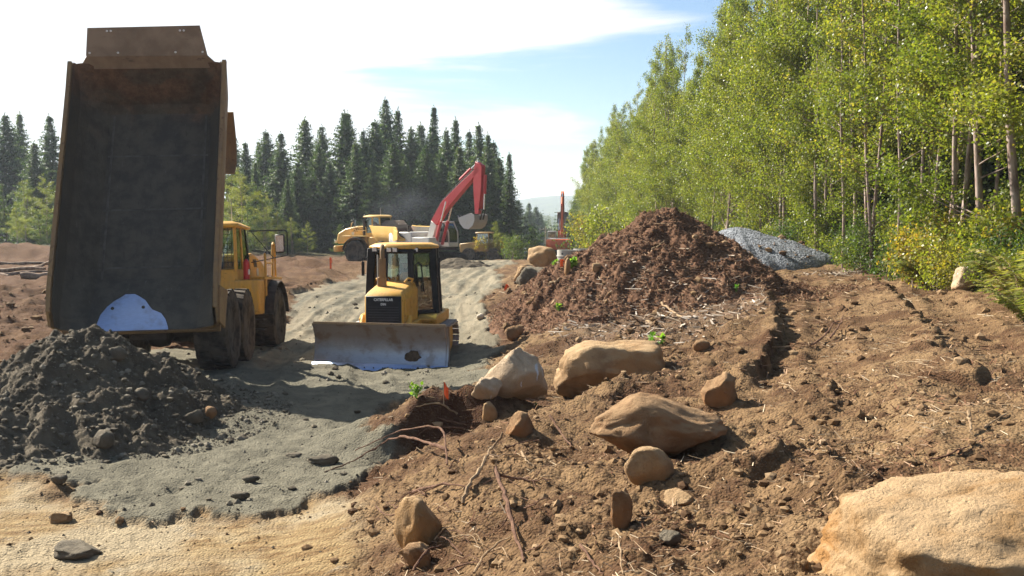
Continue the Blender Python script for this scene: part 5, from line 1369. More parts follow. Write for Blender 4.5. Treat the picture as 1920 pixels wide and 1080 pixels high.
# ================================================================== PARKED CAR, POLES, CONCRETE, STAKES
def car(loc, rz, mat, label):
    T = empty('parked_car', loc, rz); tag(T, label, 'car')
    b = MB(); b.prism([(-2.1, 0.35), (-2.15, 0.85), (-1.5, 0.95), (-0.9, 1.4), (0.5, 1.42), (1.2, 0.95), (2.0, 0.82), (2.1, 0.35)], 'x', -0.85, 0.85); b.build('body', mat, T, 0.08)
    for x in (-0.8, 0.8):
        for y in (-1.3, 1.35):
            b = MB(); b.lathe([(0.2, -0.1), (0.32, -0.1), (0.32, 0.1), (0.2, 0.1)], (x, y, 0.32), 'x', 16); b.build('wheel', M['rubber'], T, 0)
        s_ = 1 if x > 0 else -1
        b = MB(); b.prism([(-1.3, 0.98), (-0.85, 1.33), (0.45, 1.35), (1.0, 0.98)], 'x', min(s_*0.85, s_*0.862), max(s_*0.85, s_*0.862)); b.build('side_window', M['glass_dark'], T, 0)
    b = MB(); b.hull([(x, y, z) for x in (-0.72, 0.72) for (y, z) in ((0.62, 1.39), (1.18, 0.99), (0.64, 1.41), (1.21, 1.01))]); b.build('windscreen', M['glass_dark'], T, 0)
M['car_silver'] = plain('car_silver', (0.5, 0.52, 0.55), 0.25, 0.6, 0.05)
p = at(989, 470, 190); car((p[0], p[1], gz(p[0], p[1]) + 0.02), rad(150), M['car_silver'], 'distant silver car parked by the road past the last firs')
def pole(px, py_top, py_base, d, label, arm=True):
    p = at(px, py_base, d); g = gz(p[0], p[1]); top = at(px, py_top, d)[2]
    T = empty('utility_pole', (p[0], p[1], g)); tag(T, label, 'utility pole')
    b = MB(); b.cyl((0, 0, -0.3), (0, 0, top - g), 0.15, 0.10, n=10); b.build('post', M['stake_wood'], T, 0)
    if arm:
        b = MB(); b.box((0, 0, top - g - 0.5), (2.2, 0.1, 0.12)); ca = b.build('crossarm', M['stake_wood'], T, 0)
        for x in (-0.95, -0.4, 0.4, 0.95):
            b = MB(); b.lathe([(0.03, 0), (0.06, 0.05), (0.04, 0.1), (0.06, 0.15), (0.03, 0.2)], (x, 0, top - g - 0.44), 'z', 8); b.build('insulator', M['white_body'], ca, 0)
pole(1023, 425, 468, 170, 'weathered utility pole between the firs and the orange excavator')
pole(1069, 432, 470, 200, 'thin grey pole right of the orange excavator boom', False)

def ring(px, py, d, r, h, label, n=1):
    p = at(px, py, d); T = empty('concrete_ring', (p[0], p[1], hz(p[0], p[1]) - 0.08)); tag(T, label, 'concrete ring', 'precast manhole rings')
    b = MB(); b.lathe([(r - 0.13, 0), (r, 0), (r, h * 0.62), (r - 0.03, h * 0.64), (r - 0.03, h), (r - 0.13, h), (r - 0.13, h * 0.5)], (0, 0, 0), 'z', 40); b.build('barrel', M['concrete'], T, 0)
    b = MB(); b.lathe([(r - 0.02, h * 0.64), (r + 0.02, h * 0.65), (r + 0.02, h * 0.70), (r - 0.02, h * 0.71)], (0, 0, 0), 'z', 40); b.build('joint_band', M['concrete'], T, 0)
    for a in (0.6, 2.4, 4.1):
        b = MB(); b.cyl((math.cos(a) * (r - 0.06), math.sin(a) * (r - 0.06), h * 0.82), (math.cos(a) * (r + 0.01), math.sin(a) * (r + 0.01), h * 0.82), 0.05, n=10); b.build('lifting_hole', M['black_metal'], T, 0)
ring(1066, 496, 56, 0.68, 1.05, 'pale precast manhole ring standing behind the pale boulder')
ring(1096, 488, 63, 0.75, 0.85, 'darker precast manhole ring partly hidden by the bark pile')

def stake(px, py0, py1, label, flag=True, wid=0.045, lean=0.0):
    p = hit(px, py1); h = (py1 - py0) / FPX * p[1]
    T = empty('marker_stake', (p[0], p[1], p[2])); T.rotation_euler = (0, lean, 0); tag(T, label, 'stake')
    b = MB(); b.box((0, 0, h / 2 - 0.06), (wid if not flag else 0.012, 0.02 if not flag else 0.012, h + 0.12)); b.build('lath', M['orange_flag'] if not flag else M['stake_wood'], T, 0)
    if flag:
        rows = [[(0.008 + 0.13 * k / 5, 0.025 * math.sin(k * 1.3 + 2 * j), h * (1.0 - 0.55 * j) - 0.10 * k / 5 - 0.02 * j) for k in range(6)] for j in (0, 1)]
        rows = [[(x * 0.5, y, z) for x, y, z in r] for r in rows]
        b = MB(); b.sheet(rows, 0.002); b.build('flag', M['orange_flag'], T, 0)
    else:
        b = MB(); b.tube([(0.03, -0.02, h * 0.95), (0.09, -0.03, h * 0.75), (0.07, -0.03, h * 0.5)], 0.015, 5); b.build('ribbon', M['orange_flag'], T, 0)
stake(832, 722, 762, 'orange pin flag beside the little weed at the edge of the bank')
stake(620, 483, 503, 'orange lath on the brown dirt left of the bulldozer', False, 0.1)
stake(1017, 477, 491, 'orange lath standing beside the pale boulder by the road', False, 0.1)
stake(1053, 487, 500, 'short orange lath in the grass at the foot of the concrete ring', False, 0.08)
stake(947, 534, 546, 'orange ribbon stake on the bank edge left of the grey-brown boulder', False, 0.09, 0.3)

# ================================================================== LOGS AT THE LEFT EDGE
def bark_mat(name, a, b_, c_, sc=5):
    t = NT(name); n = t.noise(sc, 6, 0.65, t.mapv((1, 1, 0.35))); f = t.noise(sc * 6, 5, 0.7)
    c = t.mix(t.ramp(n, 0.35, 0.62), a, b_); c = t.mix(t.ramp(f, 0.6, 0.72, 0, 0.7), c, c_); t.bump(f, 0.5, 0.02)
    return t.done(c, 0.9, 0, 0.2)
M['log'] = bark_mat('peeled_log', (0.12, 0.075, 0.05), (0.30, 0.215, 0.15), (0.42, 0.34, 0.27))
M['root'] = bark_mat('root_bark', (0.085, 0.042, 0.026), (0.165, 0.090, 0.055), (0.25, 0.16, 0.10), 12)
M['root_pale'] = bark_mat('root_peeled', (0.19, 0.12, 0.065), (0.31, 0.22, 0.13), (0.15, 0.085, 0.045), 12)
def log(a, b_, d, r, label):
    p0, p1 = at(*a, d), at(*b_, d + random.Random(a[0] + a[1]).uniform(-2, 2))
    for p in (p0, p1): p[2] = max(p[2], base_h(p[0], p[1]) + r)
    q = [p0 + (p1 - p0) * k / 6 + np.array([0, 0, 0.05 * math.sin(k * 1.7)]) for k in range(7)]
    m = MB(); m.tube(q, [r * (1 - 0.06 * k) for k in range(7)], 10)
    tag(m.build('log', M['log'], None, 0), label, 'log', 'felled logs at the left edge')
log((-60, 492), (104, 495), 56, 0.12, 'long straight log lying level, highest of the felled logs')
log((45, 507), (112, 486), 54, 0.10, 'slanting pole leaning up to the right over the felled logs')
log((-60, 508), (84, 503), 53, 0.14, 'thick log lying level under the slanting pole')
log((-70, 545), (100, 509), 50, 0.11, 'thin log rising from the lower left towards the truck bed')
log((40, 529), (110, 521), 47, 0.20, 'short thick bleached log, lowest of the felled logs')
log((-50, 524), (16, 521), 51, 0.12, 'stub of a log cut by the left picture edge')
# ================================================================== TREES
def leaf_mat(name, cols, trans=0.45, rough=0.55, autumn=0.0):
    m = bpy.data.materials.new(name); m.use_nodes = True
    n, l = m.node_tree.nodes, m.node_tree.links; n.clear()
    out = n.new('ShaderNodeOutputMaterial'); mx = n.new('ShaderNodeMixShader'); mx.inputs[0].default_value = trans
    df = n.new('ShaderNodeBsdfPrincipled'); df.inputs['Roughness'].default_value = rough; df.inputs['Specular IOR Level'].default_value = 0.35
    tr = n.new('ShaderNodeBsdfTranslucent')
    at_ = n.new('ShaderNodeAttribute'); at_.attribute_name = 'tint'
    oi = n.new('ShaderNodeObjectInfo')
    rp = n.new('ShaderNodeValToRGB'); rp.color_ramp.elements[0].color = (*cols[0], 1); rp.color_ramp.elements[1].color = (*cols[-1], 1)
    for i, c in enumerate(cols[1:-1]):
        e = rp.color_ramp.elements.new((i + 1) / (len(cols) - 1)); e.color = (*c, 1)
    l.new(at_.outputs['Fac'], rp.inputs[0])
    hs = n.new('ShaderNodeHueSaturation')
    r1 = n.new('ShaderNodeMapRange'); l.new(oi.outputs['Random'], r1.inputs[0]); r1.inputs[3].default_value = 0.485; r1.inputs[4].default_value = 0.515
    r2 = n.new('ShaderNodeMapRange'); l.new(oi.outputs['Random'], r2.inputs[0]); r2.inputs[3].default_value = 1.15; r2.inputs[4].default_value = 0.8
    l.new(r1.outputs[0], hs.inputs['Hue']); l.new(r2.outputs[0], hs.inputs['Value']); l.new(rp.outputs[0], hs.inputs['Color'])
    l.new(hs.outputs[0], df.inputs['Base Color'])
    tc = n.new('ShaderNodeMix'); tc.data_type = 'RGBA'; tc.blend_type = 'MULTIPLY'; tc.inputs['Factor'].default_value = 1
    l.new(hs.outputs[0], tc.inputs['A']); tc.inputs['B'].default_value = (1.5, 1.6, 0.7, 1); l.new(tc.outputs['Result'], tr.inputs['Color'])
    l.new(df.outputs[0], mx.inputs[1]); l.new(tr.outputs[0], mx.inputs[2]); l.new(mx.outputs[0], out.inputs['Surface'])
    return m
M['needles'] = leaf_mat('fir_needles', [(0.030, 0.058, 0.026), (0.060, 0.100, 0.040), (0.120, 0.150, 0.050)], 0.32)
M['alder_leaf'] = leaf_mat('alder_leaves', [(0.085, 0.115, 0.018), (0.150, 0.178, 0.028), (0.215, 0.222, 0.038), (0.31, 0.25, 0.05)], 0.5, 0.4)
M['dark_leaf'] = leaf_mat('shade_leaves', [(0.030, 0.058, 0.012), (0.062, 0.100, 0.020), (0.115, 0.140, 0.030)], 0.45)
M['yellow_leaf'] = leaf_mat('yellowing_leaves', [(0.10, 0.115, 0.02), (0.20, 0.185, 0.03), (0.33, 0.25, 0.035), (0.30, 0.15, 0.035)], 0.5)
M['fern'] = leaf_mat('fern_fronds', [(0.09, 0.12, 0.025), (0.17, 0.19, 0.04), (0.30, 0.25, 0.07)], 0.5)
M['fir_bark'] = bark_mat('fir_bark', (0.045, 0.032, 0.024), (0.10, 0.072, 0.054), (0.15, 0.12, 0.10), 4)
M['alder_bark'] = bark_mat('alder_bark', (0.16, 0.105, 0.082), (0.36, 0.285, 0.24), (0.50, 0.45, 0.40), 5)

def kites(C, D, S, W, rng, flat=0.0):
    """leaf quads: centres C, unit directions D, lengths S, width ratio W"""
    n = len(C); U = rng.normal(size=(n, 3)); U[:, 2] += flat * 3
    N = U - (U * D).sum(1, keepdims=True) * D; N /= np.linalg.norm(N, axis=1, keepdims=True) + 1e-9
    B_ = np.cross(D, N); S = S[:, None]
    V = np.stack([C, C + D * S * 0.45 + B_ * S * W, C + D * S, C + D * S * 0.45 - B_ * S * W], 1).reshape(-1, 3)
    return V, np.arange(n * 4).reshape(-1, 4)
def tubes_np(paths, n=5):
    """paths: list of (points (k,3), radii (k,)) -> V, F"""
    Vs, Fs, off = [], [], 0
    ang = 2 * np.pi * np.arange(n) / n
    for P, R in paths:
        P = np.asarray(P, float); k = len(P)
        T = np.gradient(P, axis=0); T /= np.linalg.norm(T, axis=1, keepdims=True) + 1e-9
        ref = np.where(np.abs(T[:, 2:3]) > 0.9, np.array([[1., 0, 0]]), np.array([[0, 0, 1.]]))
        A = np.cross(T, ref); A /= np.linalg.norm(A, axis=1, keepdims=True) + 1e-9; B_ = np.cross(T, A)
        V = P[:, None] + (A[:, None] * np.cos(ang)[None, :, None] + B_[:, None] * np.sin(ang)[None, :, None]) * np.asarray(R)[:, None, None]
        Vs.append(V.reshape(-1, 3)); i = off + np.arange(k * n).reshape(k, n); j = np.roll(i, -1, 1)
        Fs.append(np.stack([i[:-1], j[:-1], j[1:], i[1:]], -1).reshape(-1, 4)); off += k * n
    return np.concatenate(Vs), np.concatenate(Fs)

def make_conifer(seed, H=18.0, spread=3.0, sparse=1.0, bare=0.12, droop=0.35):
    rng = np.random.default_rng(seed)
    zs = np.linspace(0, H, 14)
    wob = np.c_[0.12 * np.sin(zs * 0.4 + seed), 0.12 * np.cos(zs * 0.33 + seed), zs]
    trunk = [(wob, np.maximum(0.012 * H * (1 - zs / H) ** 0.9, 0.02))]
    C, D, S = [], [], []
    z = H * bare; br = []
    while z < H * 0.985:
        t = (z - H * bare) / (H * (1 - bare))
        L0 = spread * (1 - t) ** 0.95 * (0.55 + 0.45 * min(1.0, t * 5)) + 0.12
        nb = max(4, int(round((6.5 - 2.5 * t) * sparse)))
        a0 = rng.uniform(0, 6.28)
        for k in range(nb):
            if rng.random() > 0.92: continue
            a = a0 + 6.283 * k / nb + rng.normal(0, 0.25); L = L0 * rng.uniform(0.5, 1.18)
            m = max(3, int(L / 0.20)); u = np.linspace(0.08, 1, m)
            rise = 0.30 - 0.55 * (1 - t) * droop * 2
            pr = u * L; pz = z + rise * pr - droop * 0.22 * pr * u + 0.10 * L * u ** 3
            P = np.c_[np.cos(a) * pr, np.sin(a) * pr, pz]
            if rng.random() < 0.35: br.append((P[[0, m // 2, m - 1]], np.array([0.035, 0.02, 0.006]) * (0.4 + L / 3)))
            side = np.array([-np.sin(a), np.cos(a), 0]); fwd = np.array([np.cos(a), np.sin(a), 0])
            for s_ in (-1, 1):
                q = P + rng.normal(0, 0.04, P.shape)
                dirs = fwd * 0.75 + s_ * side * rng.uniform(0.5, 0.95, (m, 1)) + np.array([0, 0, -0.30]) + rng.normal(0, 0.22, (m, 3))
                C.append(q); D.append(dirs); S.append((0.26 + 0.42 * (1 - u) * min(1.0, L / 1.5)) * rng.uniform(0.7, 1.25, m))
            q = P + rng.normal(0, 0.05, P.shape); dirs = np.array([0, 0, -0.8]) + fwd * 0.5 + rng.normal(0, 0.3, (m, 3))
            C.append(q); D.append(dirs); S.append(rng.uniform(0.22, 0.45, m))
        z += rng.uniform(0.13, 0.26) * (1.15 - 0.5 * t) * H / 18
    top = np.array([[0, 0, H]]); C.append(np.repeat(top, 6, 0) - np.array([0, 0, 0.5]) * rng.random((6, 1))); D.append(rng.normal(0, 0.4, (6, 3)) + np.array([0, 0, 1.0])); S.append(np.full(6, 0.35))
    C, D, S = np.concatenate(C), np.concatenate(D), np.concatenate(S)
    D /= np.linalg.norm(D, axis=1, keepdims=True)
    V, F = kites(C, D, S, 0.24, rng)
    tint = np.repeat(np.clip(rng.normal(0.45, 0.22, len(C)) + 0.25 * noise3(C * 0.8, seed), 0, 1), 4)
    tv, tf = tubes_np(trunk + br, 6)
    return np_mesh('trunk', tv, tf, [M['fir_bark']]), np_mesh('crown', V, F, [M['needles']], False, {'tint': tint})

def make_broadleaf(seed, H=14.0, spread=2.6, leaf=0.11, nleaf=9000, stems=1, low=0.12, mat='alder_leaf', trunk_r=0.09, lean=0.05, bark='alder_bark'):
    rng = np.random.default_rng(seed)
    paths, tips = [], []
    for s_ in range(stems):
        az = rng.uniform(0, 6.28); ln = lean * rng.uniform(0.4, 1.6) * (1 + s_ * 0.8)
        zs = np.linspace(0, H * rng.uniform(0.85, 1.0), 16); f = zs / H
        P = np.c_[np.cos(az) * ln * zs * f + 0.16 * np.sin(zs * 0.5 + seed + s_), np.sin(az) * ln * zs * f + 0.16 * np.cos(zs * 0.43 + seed * 2), zs]
        if s_: P[:, :2] += rng.normal(0, 0.25, 2)
        paths.append((P, trunk_r * (1 - 0.05 * s_) * np.maximum(1 - f, 0.08) ** 0.75))
        nb = int(34 / stems ** 0.5)
        for k in range(nb):
            t = low + (1 - low) * (k + rng.random()) / nb
            i = t * 15; i0 = min(int(i), 14); b0 = P[i0] + (P[i0 + 1] - P[i0]) * (i - i0)
            a = rng.uniform(0, 6.28); L = spread * (0.30 + 1.0 * np.sin(np.pi * min(1, 0.18 + t * 0.86)) ** 0.8) * rng.uniform(0.45, 1.05) * (1.1 - 0.55 * t)
            u = np.linspace(0, 1, 6); up_ = rng.uniform(0.35, 1.05) * (0.6 + 0.5 * t)
            Q = b0 + np.c_[np.cos(a) * u * L, np.sin(a) * u * L, up_ * L * u ** 1.15 + rng.normal(0, 0.05, 6) * u]
            paths.append((Q, trunk_r * 0.30 * (1 - t * 0.5) * (1 - u * 0.85)))
            tips.append((Q, L))
            for j in range(3):
                w = rng.uniform(0.35, 0.9); c0 = Q[int(w * 5)]; a2 = a + rng.normal(0, 0.9); L2 = L * rng.uniform(0.25, 0.5)
                Q2 = c0 + np.c_[np.cos(a2) * u * L2, np.sin(a2) * u * L2, u * L2 * rng.uniform(0.1, 0.9)]
                if j == 0: paths.append((Q2[::2], trunk_r * 0.13 * np.array([1, 0.6, 0.2])))
                tips.append((Q2, L2))
    wts = np.array([l for _, l in tips]); cnt = rng.multinomial(nleaf, wts / wts.sum())
    C = []
    for (Q, L), c in zip(tips, cnt):
        if not c: continue
        u = rng.uniform(0.25, 1.08, c) ** 0.8 * 5; i = np.clip(u.astype(int), 0, 4); p_ = Q[i] + (Q[i + 1] - Q[i]) * (u - i)[:, None]
        C.append(p_ + rng.normal(0, 0.10 + 0.07 * L, (c, 3)))
    C = np.concatenate(C); n = len(C)
    D = rng.normal(size=(n, 3)) + np.array([0, 0, -0.55]); D /= np.linalg.norm(D, axis=1, keepdims=True)
    V, F = kites(C, D, leaf * rng.uniform(0.65, 1.3, n), 0.36, rng, 0.35)
    tint = np.repeat(np.clip(rng.normal(0.42, 0.20, n) + 0.25 * noise3(C * 0.9, seed), 0, 1), 4)
    tv, tf = tubes_np(paths, 6)
    return np_mesh('trunk', tv, tf, [M[bark]]), np_mesh('crown', V, F, [M[mat]], False, {'tint': tint})

def place_tree(name, protos, i, x, y, z, scale, rz, label, cat='tree', group=None, sz=None):
    tm, cm = protos[i % len(protos)]
    T = empty(name, (x, y, z), rz); T.scale = (scale, scale, sz or scale); tag(T, label, cat, group)
    mobj('trunk', tm, T); mobj('crown', cm, T)
    return T
rng = np.random.default_rng(77)
CON = [make_conifer(s, 18, sp, 0.9, ba, dr) for s, sp, ba, dr in ((1, 7.0, 0.02, 0.35), (2, 5.8, 0.04, 0.45), (3, 8.0, 0.02, 0.30), (4, 5.0, 0.08, 0.5), (5, 6.4, 0.03, 0.4))]
CON_THIN = [make_conifer(s, 18, 2.4, 0.8, 0.30, 0.5) for s in (8, 9)]
# fir wood across the back: (picture x of trunk, picture y of tip, distance, proto, thin?)
FIRS = [(18,210,128),(45,208,140),(100,212,120),(70,262,112),(128,250,118),(440,248,128),(463,262,122),(502,242,132),(530,245,118),(575,218,126),(606,232,138),(648,205,122),(655,206,130),(683,240,116),
        (725,180,128),(748,200,134),(705,222,120),(772,236,128),(790,228,140),(812,232,124),(838,238,118),(855,218,126),(880,242,132),(898,228,122),(915,246,116),(925,262,124),(620,300,112),(560,300,112),(700,300,108),(760,290,112),(830,290,112),(890,300,110),
        (480,300,114),(935,290,118),(600,270,114),(668,262,110),(740,262,110),(800,270,110),(862,268,110),(540,330,106),(455,320,108),
        (180,240,130),(240,236,126),(300,246,130),(360,240,124),(210,280,116),(330,280,116),(-40,215,130),(-80,225,126)]
for k, (px, pyt, d) in enumerate(FIRS):
    p = at(px, 430, d); g = gz(p[0], p[1]); H = at(px, pyt, d)[2] - g
    sc = H / 18.0
    if px < 130: place_lbl = ['pointed fir standing left of the raised truck bed', 'fir with twin at the far left edge', 'tall fir just left of the truck bed', 'short fir between the left-hand firs', 'fir half hidden by the truck bed'][k % 5]
    lab = 'dark green fir in the close-grown wood across the back of the site'
    if (px, pyt) == (725, 180): lab = 'tallest fir in the wood, rising above the middle of the skyline'
    if (px, pyt) == (575, 218): lab = 'pointed fir standing highest on the left part of the skyline wood'
    if (px, pyt) == (100, 212): lab = 'broad fir standing alone just left of the raised truck bed'
    if (px, pyt) == (18, 210): lab = 'slim fir nearest the left picture edge'
    if (px, pyt) == (45, 208): lab = 'slim fir second from the left picture edge'
    if (px, pyt) == (925, 262): lab = 'ragged fir at the right end of the wood behind the excavator arm'
    place_tree('fir_tree', CON, k * 3 + k // 4, p[0], p[1], g - 0.2, sc * rng.uniform(0.75, 1.15), rng.uniform(0, 6.28), lab, 'tree', None if lab[:10] != 'dark green' else 'firs of the wood behind the machines', sz=sc)
for k, (px, pyt, d, lab) in enumerate([(955, 283, 112, 'thin ragged fir standing apart right of the excavator arm'), (815, 196, 142, 'sparse-topped fir rising behind the wood'), (938, 300, 120, 'gaunt fir with bare lower trunk beside the excavator stick'), (488, 262, 136, 'dead-looking thin fir above the truck cab')]):
    p = at(px, 430, d); g = gz(p[0], p[1]); H = at(px, pyt, d)[2] - g
    place_tree('fir_tree', CON_THIN, k, p[0], p[1], g - 0.2, H / 18 * 0.9, k * 1.3, lab, sz=H / 18)
# firs farther down the road, both sides
for k, (px, pyt, d) in enumerate([(972, 372, 240), (992, 378, 262), (1005, 385, 270), (1014, 398, 280), (984, 400, 235), (962, 395, 225), (1000, 410, 240)]):
    p = at(px, 430, d); g = float(base_h(p[0], p[1])); H = at(px, pyt, d)[2] - g
    place_tree('fir_tree', CON, k, p[0], p[1], g - 0.3, H / 18 * 1.15, k, 'distant blue-green fir left of the road gap', 'tree', 'distant firs left of the road gap', sz=H / 18)
for k, (px, pyt, d) in enumerate([(1094, 342, 190), (1082, 352, 205), (1105, 350, 180), (1076, 372, 220), (1116, 360, 170), (1090, 385, 170)]):
    p = at(px, 430, d); g = float(base_h(p[0], p[1])); H = at(px, pyt, d)[2] - g
    place_tree('fir_tree', CON, k + 2, p[0], p[1], g - 0.3, H / 18 * 0.9, k, 'distant fir right of the road gap above the orange excavator', 'tree', 'distant firs right of the road gap', sz=H / 18)

# broadleaf belts at the foot of the firs
ALD = [make_broadleaf(s, 14, sp, 0.088, 20000, st, lo, 'alder_leaf', 0.085, 0.03) for s, sp, st, lo in ((11, 2.5, 1, 0.10), (12, 2.2, 2, 0.14), (13, 2.9, 1, 0.08), (14, 2.0, 1, 0.25), (15, 2.6, 2, 0.10), (16, 2.4, 1, 0.30))]
TALL = [make_broadleaf(s, 16, 2.3, 0.088, 12000, 1, lo, 'alder_leaf', 0.08, 0.02) for s, lo in ((21, 0.42), (22, 0.50), (23, 0.36))]
DARK = [make_broadleaf(s, 13, 2.7, 0.16, 7000, 1, 0.06, 'dark_leaf', 0.10, 0.03, 'fir_bark') for s in (31, 32)]
BUSH = [make_broadleaf(s, 2.0, 0.95, 0.10, 2200, 3, 0.02, mt, 0.018, 0.25) for s, mt in ((41, 'alder_leaf'), (42, 'dark_leaf'), (43, 'yellow_leaf'), (44, 'alder_leaf'), (45, 'dark_leaf'))]
for k, (px, pyt, d) in enumerate([(10, 325, 100), (50, 318, 96), (90, 320, 102), (120, 345, 94), (-30, 330, 100), (30, 372, 90), (75, 380, 92), (430, 290, 106), (452, 308, 100), (478, 322, 104), (500, 348, 100), (520, 380, 98), (465, 365, 96), (545, 395, 102), (575, 410, 102), (640, 405, 104), (790, 410, 100), (930, 400, 100), (960, 420, 110)]):
    p = at(px, 430, d); g = gz(p[0], p[1]); H = max(3.0, at(px, pyt, d)[2] - g)
    left = px < 200
    place_tree('alder_tree', (ALD if k % 3 else DARK), k, p[0], p[1], g - 0.2, H / 14 * 1.25, k * 1.9, 'yellow-green alder in front of the firs at the left edge' if left else 'yellow-green alder along the foot of the fir wood', 'tree', 'alders left of the truck bed' if left else 'alders under the fir wood', sz=H / 14)

# the wood along the right side -----------------------------------
def edge_x(y): return 13.2 + 0.5 * math.sin(y * 0.21) - (1.6 if y < 24 else 0) * 0
G_EDGE = 'alders along the front of the right-hand wood'
k = 0
for y in np.arange(19.0, 150, 1.55):
    k += 1
    x = edge_x(y) + rng.uniform(-0.5, 1.1) - max(0, (y - 70)) * 0.018
    z = gz(x, y) if y < 140 else float(base_h(x, y))
    s_ = rng.uniform(0.88, 1.12) * (0.98 if y < 60 else 0.92)
    if y < 40 and k % 3: pr = TALL
    else: pr = ALD
    place_tree('alder_tree', pr, k, x, y, z - 0.15, s_ * (1.0 if y > 30 else 1.1), rng.uniform(0, 6.28), 'slender leafy alder in the front row of the right-hand wood', 'tree', G_EDGE, sz=s_ * rng.uniform(0.95, 1.1) * (1.3 if y > 75 else 1.2 if y > 45 else 1.0))
for row, (off, step, prs, lab, grp) in enumerate([(2.4, 1.9, ALD, 'alder in the second row of the right-hand wood', 'alders in the second row of the right-hand wood'), (5.0, 2.3, DARK, 'shaded tree inside the right-hand wood', 'shaded trees inside the right-hand wood'), (8.2, 3.0, CON, 'dark fir deep inside the right-hand wood', 'firs inside the right-hand wood')]):
    for y in np.arange(17.0 + row * 2, 122, step):
        k += 1
        x = edge_x(y) + off + rng.uniform(-0.9, 0.9) - max(0, (y - 70)) * 0.03
        if row == 0 and 22 < y < 37: continue
        z = gz(x, y); s_ = rng.uniform(0.85, 1.15)
        if prs is CON: s_ *= 0.98
        place_tree('alder_tree' if prs is ALD else 'fir_tree' if prs is CON else 'maple_tree', prs, k, x, y, z - 0.2, s_, rng.uniform(0, 6.28), lab, 'tree', grp)
# trunks that stand out one by one near the right edge
def lone_trunk(px0, py0, px1, py1, d, r, label, seed, crown=True):
    a, b_ = at(px0, py0, d), at(px1, py1, d); a[2] = gz(a[0], a[1]) - 0.2
    dirv = (b_ - a) / (b_[2] - a[2])
    H = 13.5; zs = np.linspace(0, H, 14)
    r_ = np.random.default_rng(seed)
    P = dirv[None] * zs[:, None]; P[:, 0] += 0.05 * np.sin(zs * 0.9 + seed); P[:, 1] += 0.05 * np.cos(zs * 0.7 + seed)
    paths = [(P, r * (1 - 0.055 * np.arange(14)))]
    C = []
    for i in range(22):
        t = r_.uniform(3.5, 12.8); b0 = dirv * t; az = r_.uniform(0, 6.28); L = r_.uniform(0.8, 2.0); u = np.linspace(0, 1, 5)
        Q = b0 + np.c_[np.cos(az) * u * L, np.sin(az) * u * L, 0.5 * L * u]; paths.append((Q, 0.02 * (1 - 0.8 * u)))
        c = 120; w = r_.uniform(0.3, 1.05, c) * 4; ii = np.clip(w.astype(int), 0, 3); C.append(Q[ii] + (Q[ii + 1] - Q[ii]) * (w - ii)[:, None] + r_.normal(0, 0.16, (c, 3)))
    C = np.concatenate(C); n = len(C); D = r_.normal(size=(n, 3)); D /= np.linalg.norm(D, axis=1, keepdims=True)
    V, F = kites(C, D, 0.10 * r_.uniform(0.7, 1.3, n), 0.36, r_, 0.3)
    tv, tf = tubes_np(paths, 8)
    T = empty('alder_tree', a); tag(T, label, 'tree')
    mobj('trunk', np_mesh('trunk', tv, tf, [M['alder_bark']]), T); mobj('crown', np_mesh('crown', V, F, [M['alder_leaf']], False, {'tint': np.repeat(r_.random(n), 4)}), T)
lone_trunk(1913, 470, 1886, 20, 25.0, 0.13, 'thick pale birch-like trunk leaning along the right picture edge', 1)
lone_trunk(1797, 410, 1791, 10, 28.5, 0.085, 'straight pale trunk standing left of the forked trunks', 2)
lone_trunk(1858, 420, 1822, 60, 26.8, 0.065, 'slim trunk leaning left between the two thickest right-hand trunks', 3)
lone_trunk(1868, 410, 1880, 40, 26.5, 0.06, 'slim upright trunk beside the thick leaning trunk', 4)
lone_trunk(1690, 400, 1685, 90, 33, 0.07, 'thin grey trunk before the dark hollow in the wood', 5)
lone_trunk(1584, 400, 1578, 130, 38.5, 0.07, 'thin pale trunk at the left of the row of bare stems', 6)
lone_trunk(1636, 390, 1622, 150, 35.6, 0.068, 'thin reddish trunk in the middle of the row of bare stems', 7)
lone_trunk(1529, 470, 1532, 200, 42, 0.075, 'pale stem rising straight behind the crushed rock heap', 8)
# undergrowth shrubs along the edge
G_SH = {0: ('leafy green shrub in the undergrowth at the foot of the right-hand wood', 'green shrubs of the right-hand undergrowth'), 1: ('dark green shrub in the undergrowth at the foot of the right-hand wood', 'dark shrubs of the right-hand undergrowth'),
        2: ('yellowing shrub in the undergrowth at the foot of the right-hand wood', 'yellowing shrubs of the right-hand undergrowth')}
k = 0
for y in np.arange(19.5, 92, 0.85):
    for rr_ in range(2 if y < 60 else 1):
        k += 1
        x = edge_x(y) - 0.6 + rr_ * 1.5 + rng.uniform(-0.4, 0.9) - max(0, (y - 60)) * 0.04
        i = (2 if (22 < y < 27 and rng.random() < 0.6) else rng.choice([0, 1, 3, 4], p=[0.3, 0.3, 0.25, 0.15]))
        lab, grp = G_SH[{0: 0, 3: 0, 1: 1, 4: 1, 2: 2}[int(i)]]
        s_ = rng.uniform(0.5, 0.95) + 0.35 * rr_
        place_tree('shrub', [BUSH[int(i)]], 0, x, y, gz(x, y) - 0.1, s_, rng.uniform(0, 6.28), lab, 'shrub', grp)
for k, (px, py, d) in enumerate([(940, 472, 100), (960, 476, 92), (920, 478, 98), (985, 478, 105), (1005, 470, 130), (1080, 455, 110), (1100, 440, 100), (1120, 445, 88), (1145, 450, 80)]):
    p = at(px, py, d); place_tree('shrub', [BUSH[k % 5]], 0, p[0], p[1], gz(p[0], p[1]) - 0.1, 1.3 if px < 1000 else 2.0, k, 'low bush beside the road near the wheel loader' if px < 1000 else 'rounded roadside bush at the far end of the right-hand wood', 'shrub', 'bushes by the wheel loader' if px < 1000 else 'bushes at the far end of the right-hand wood')

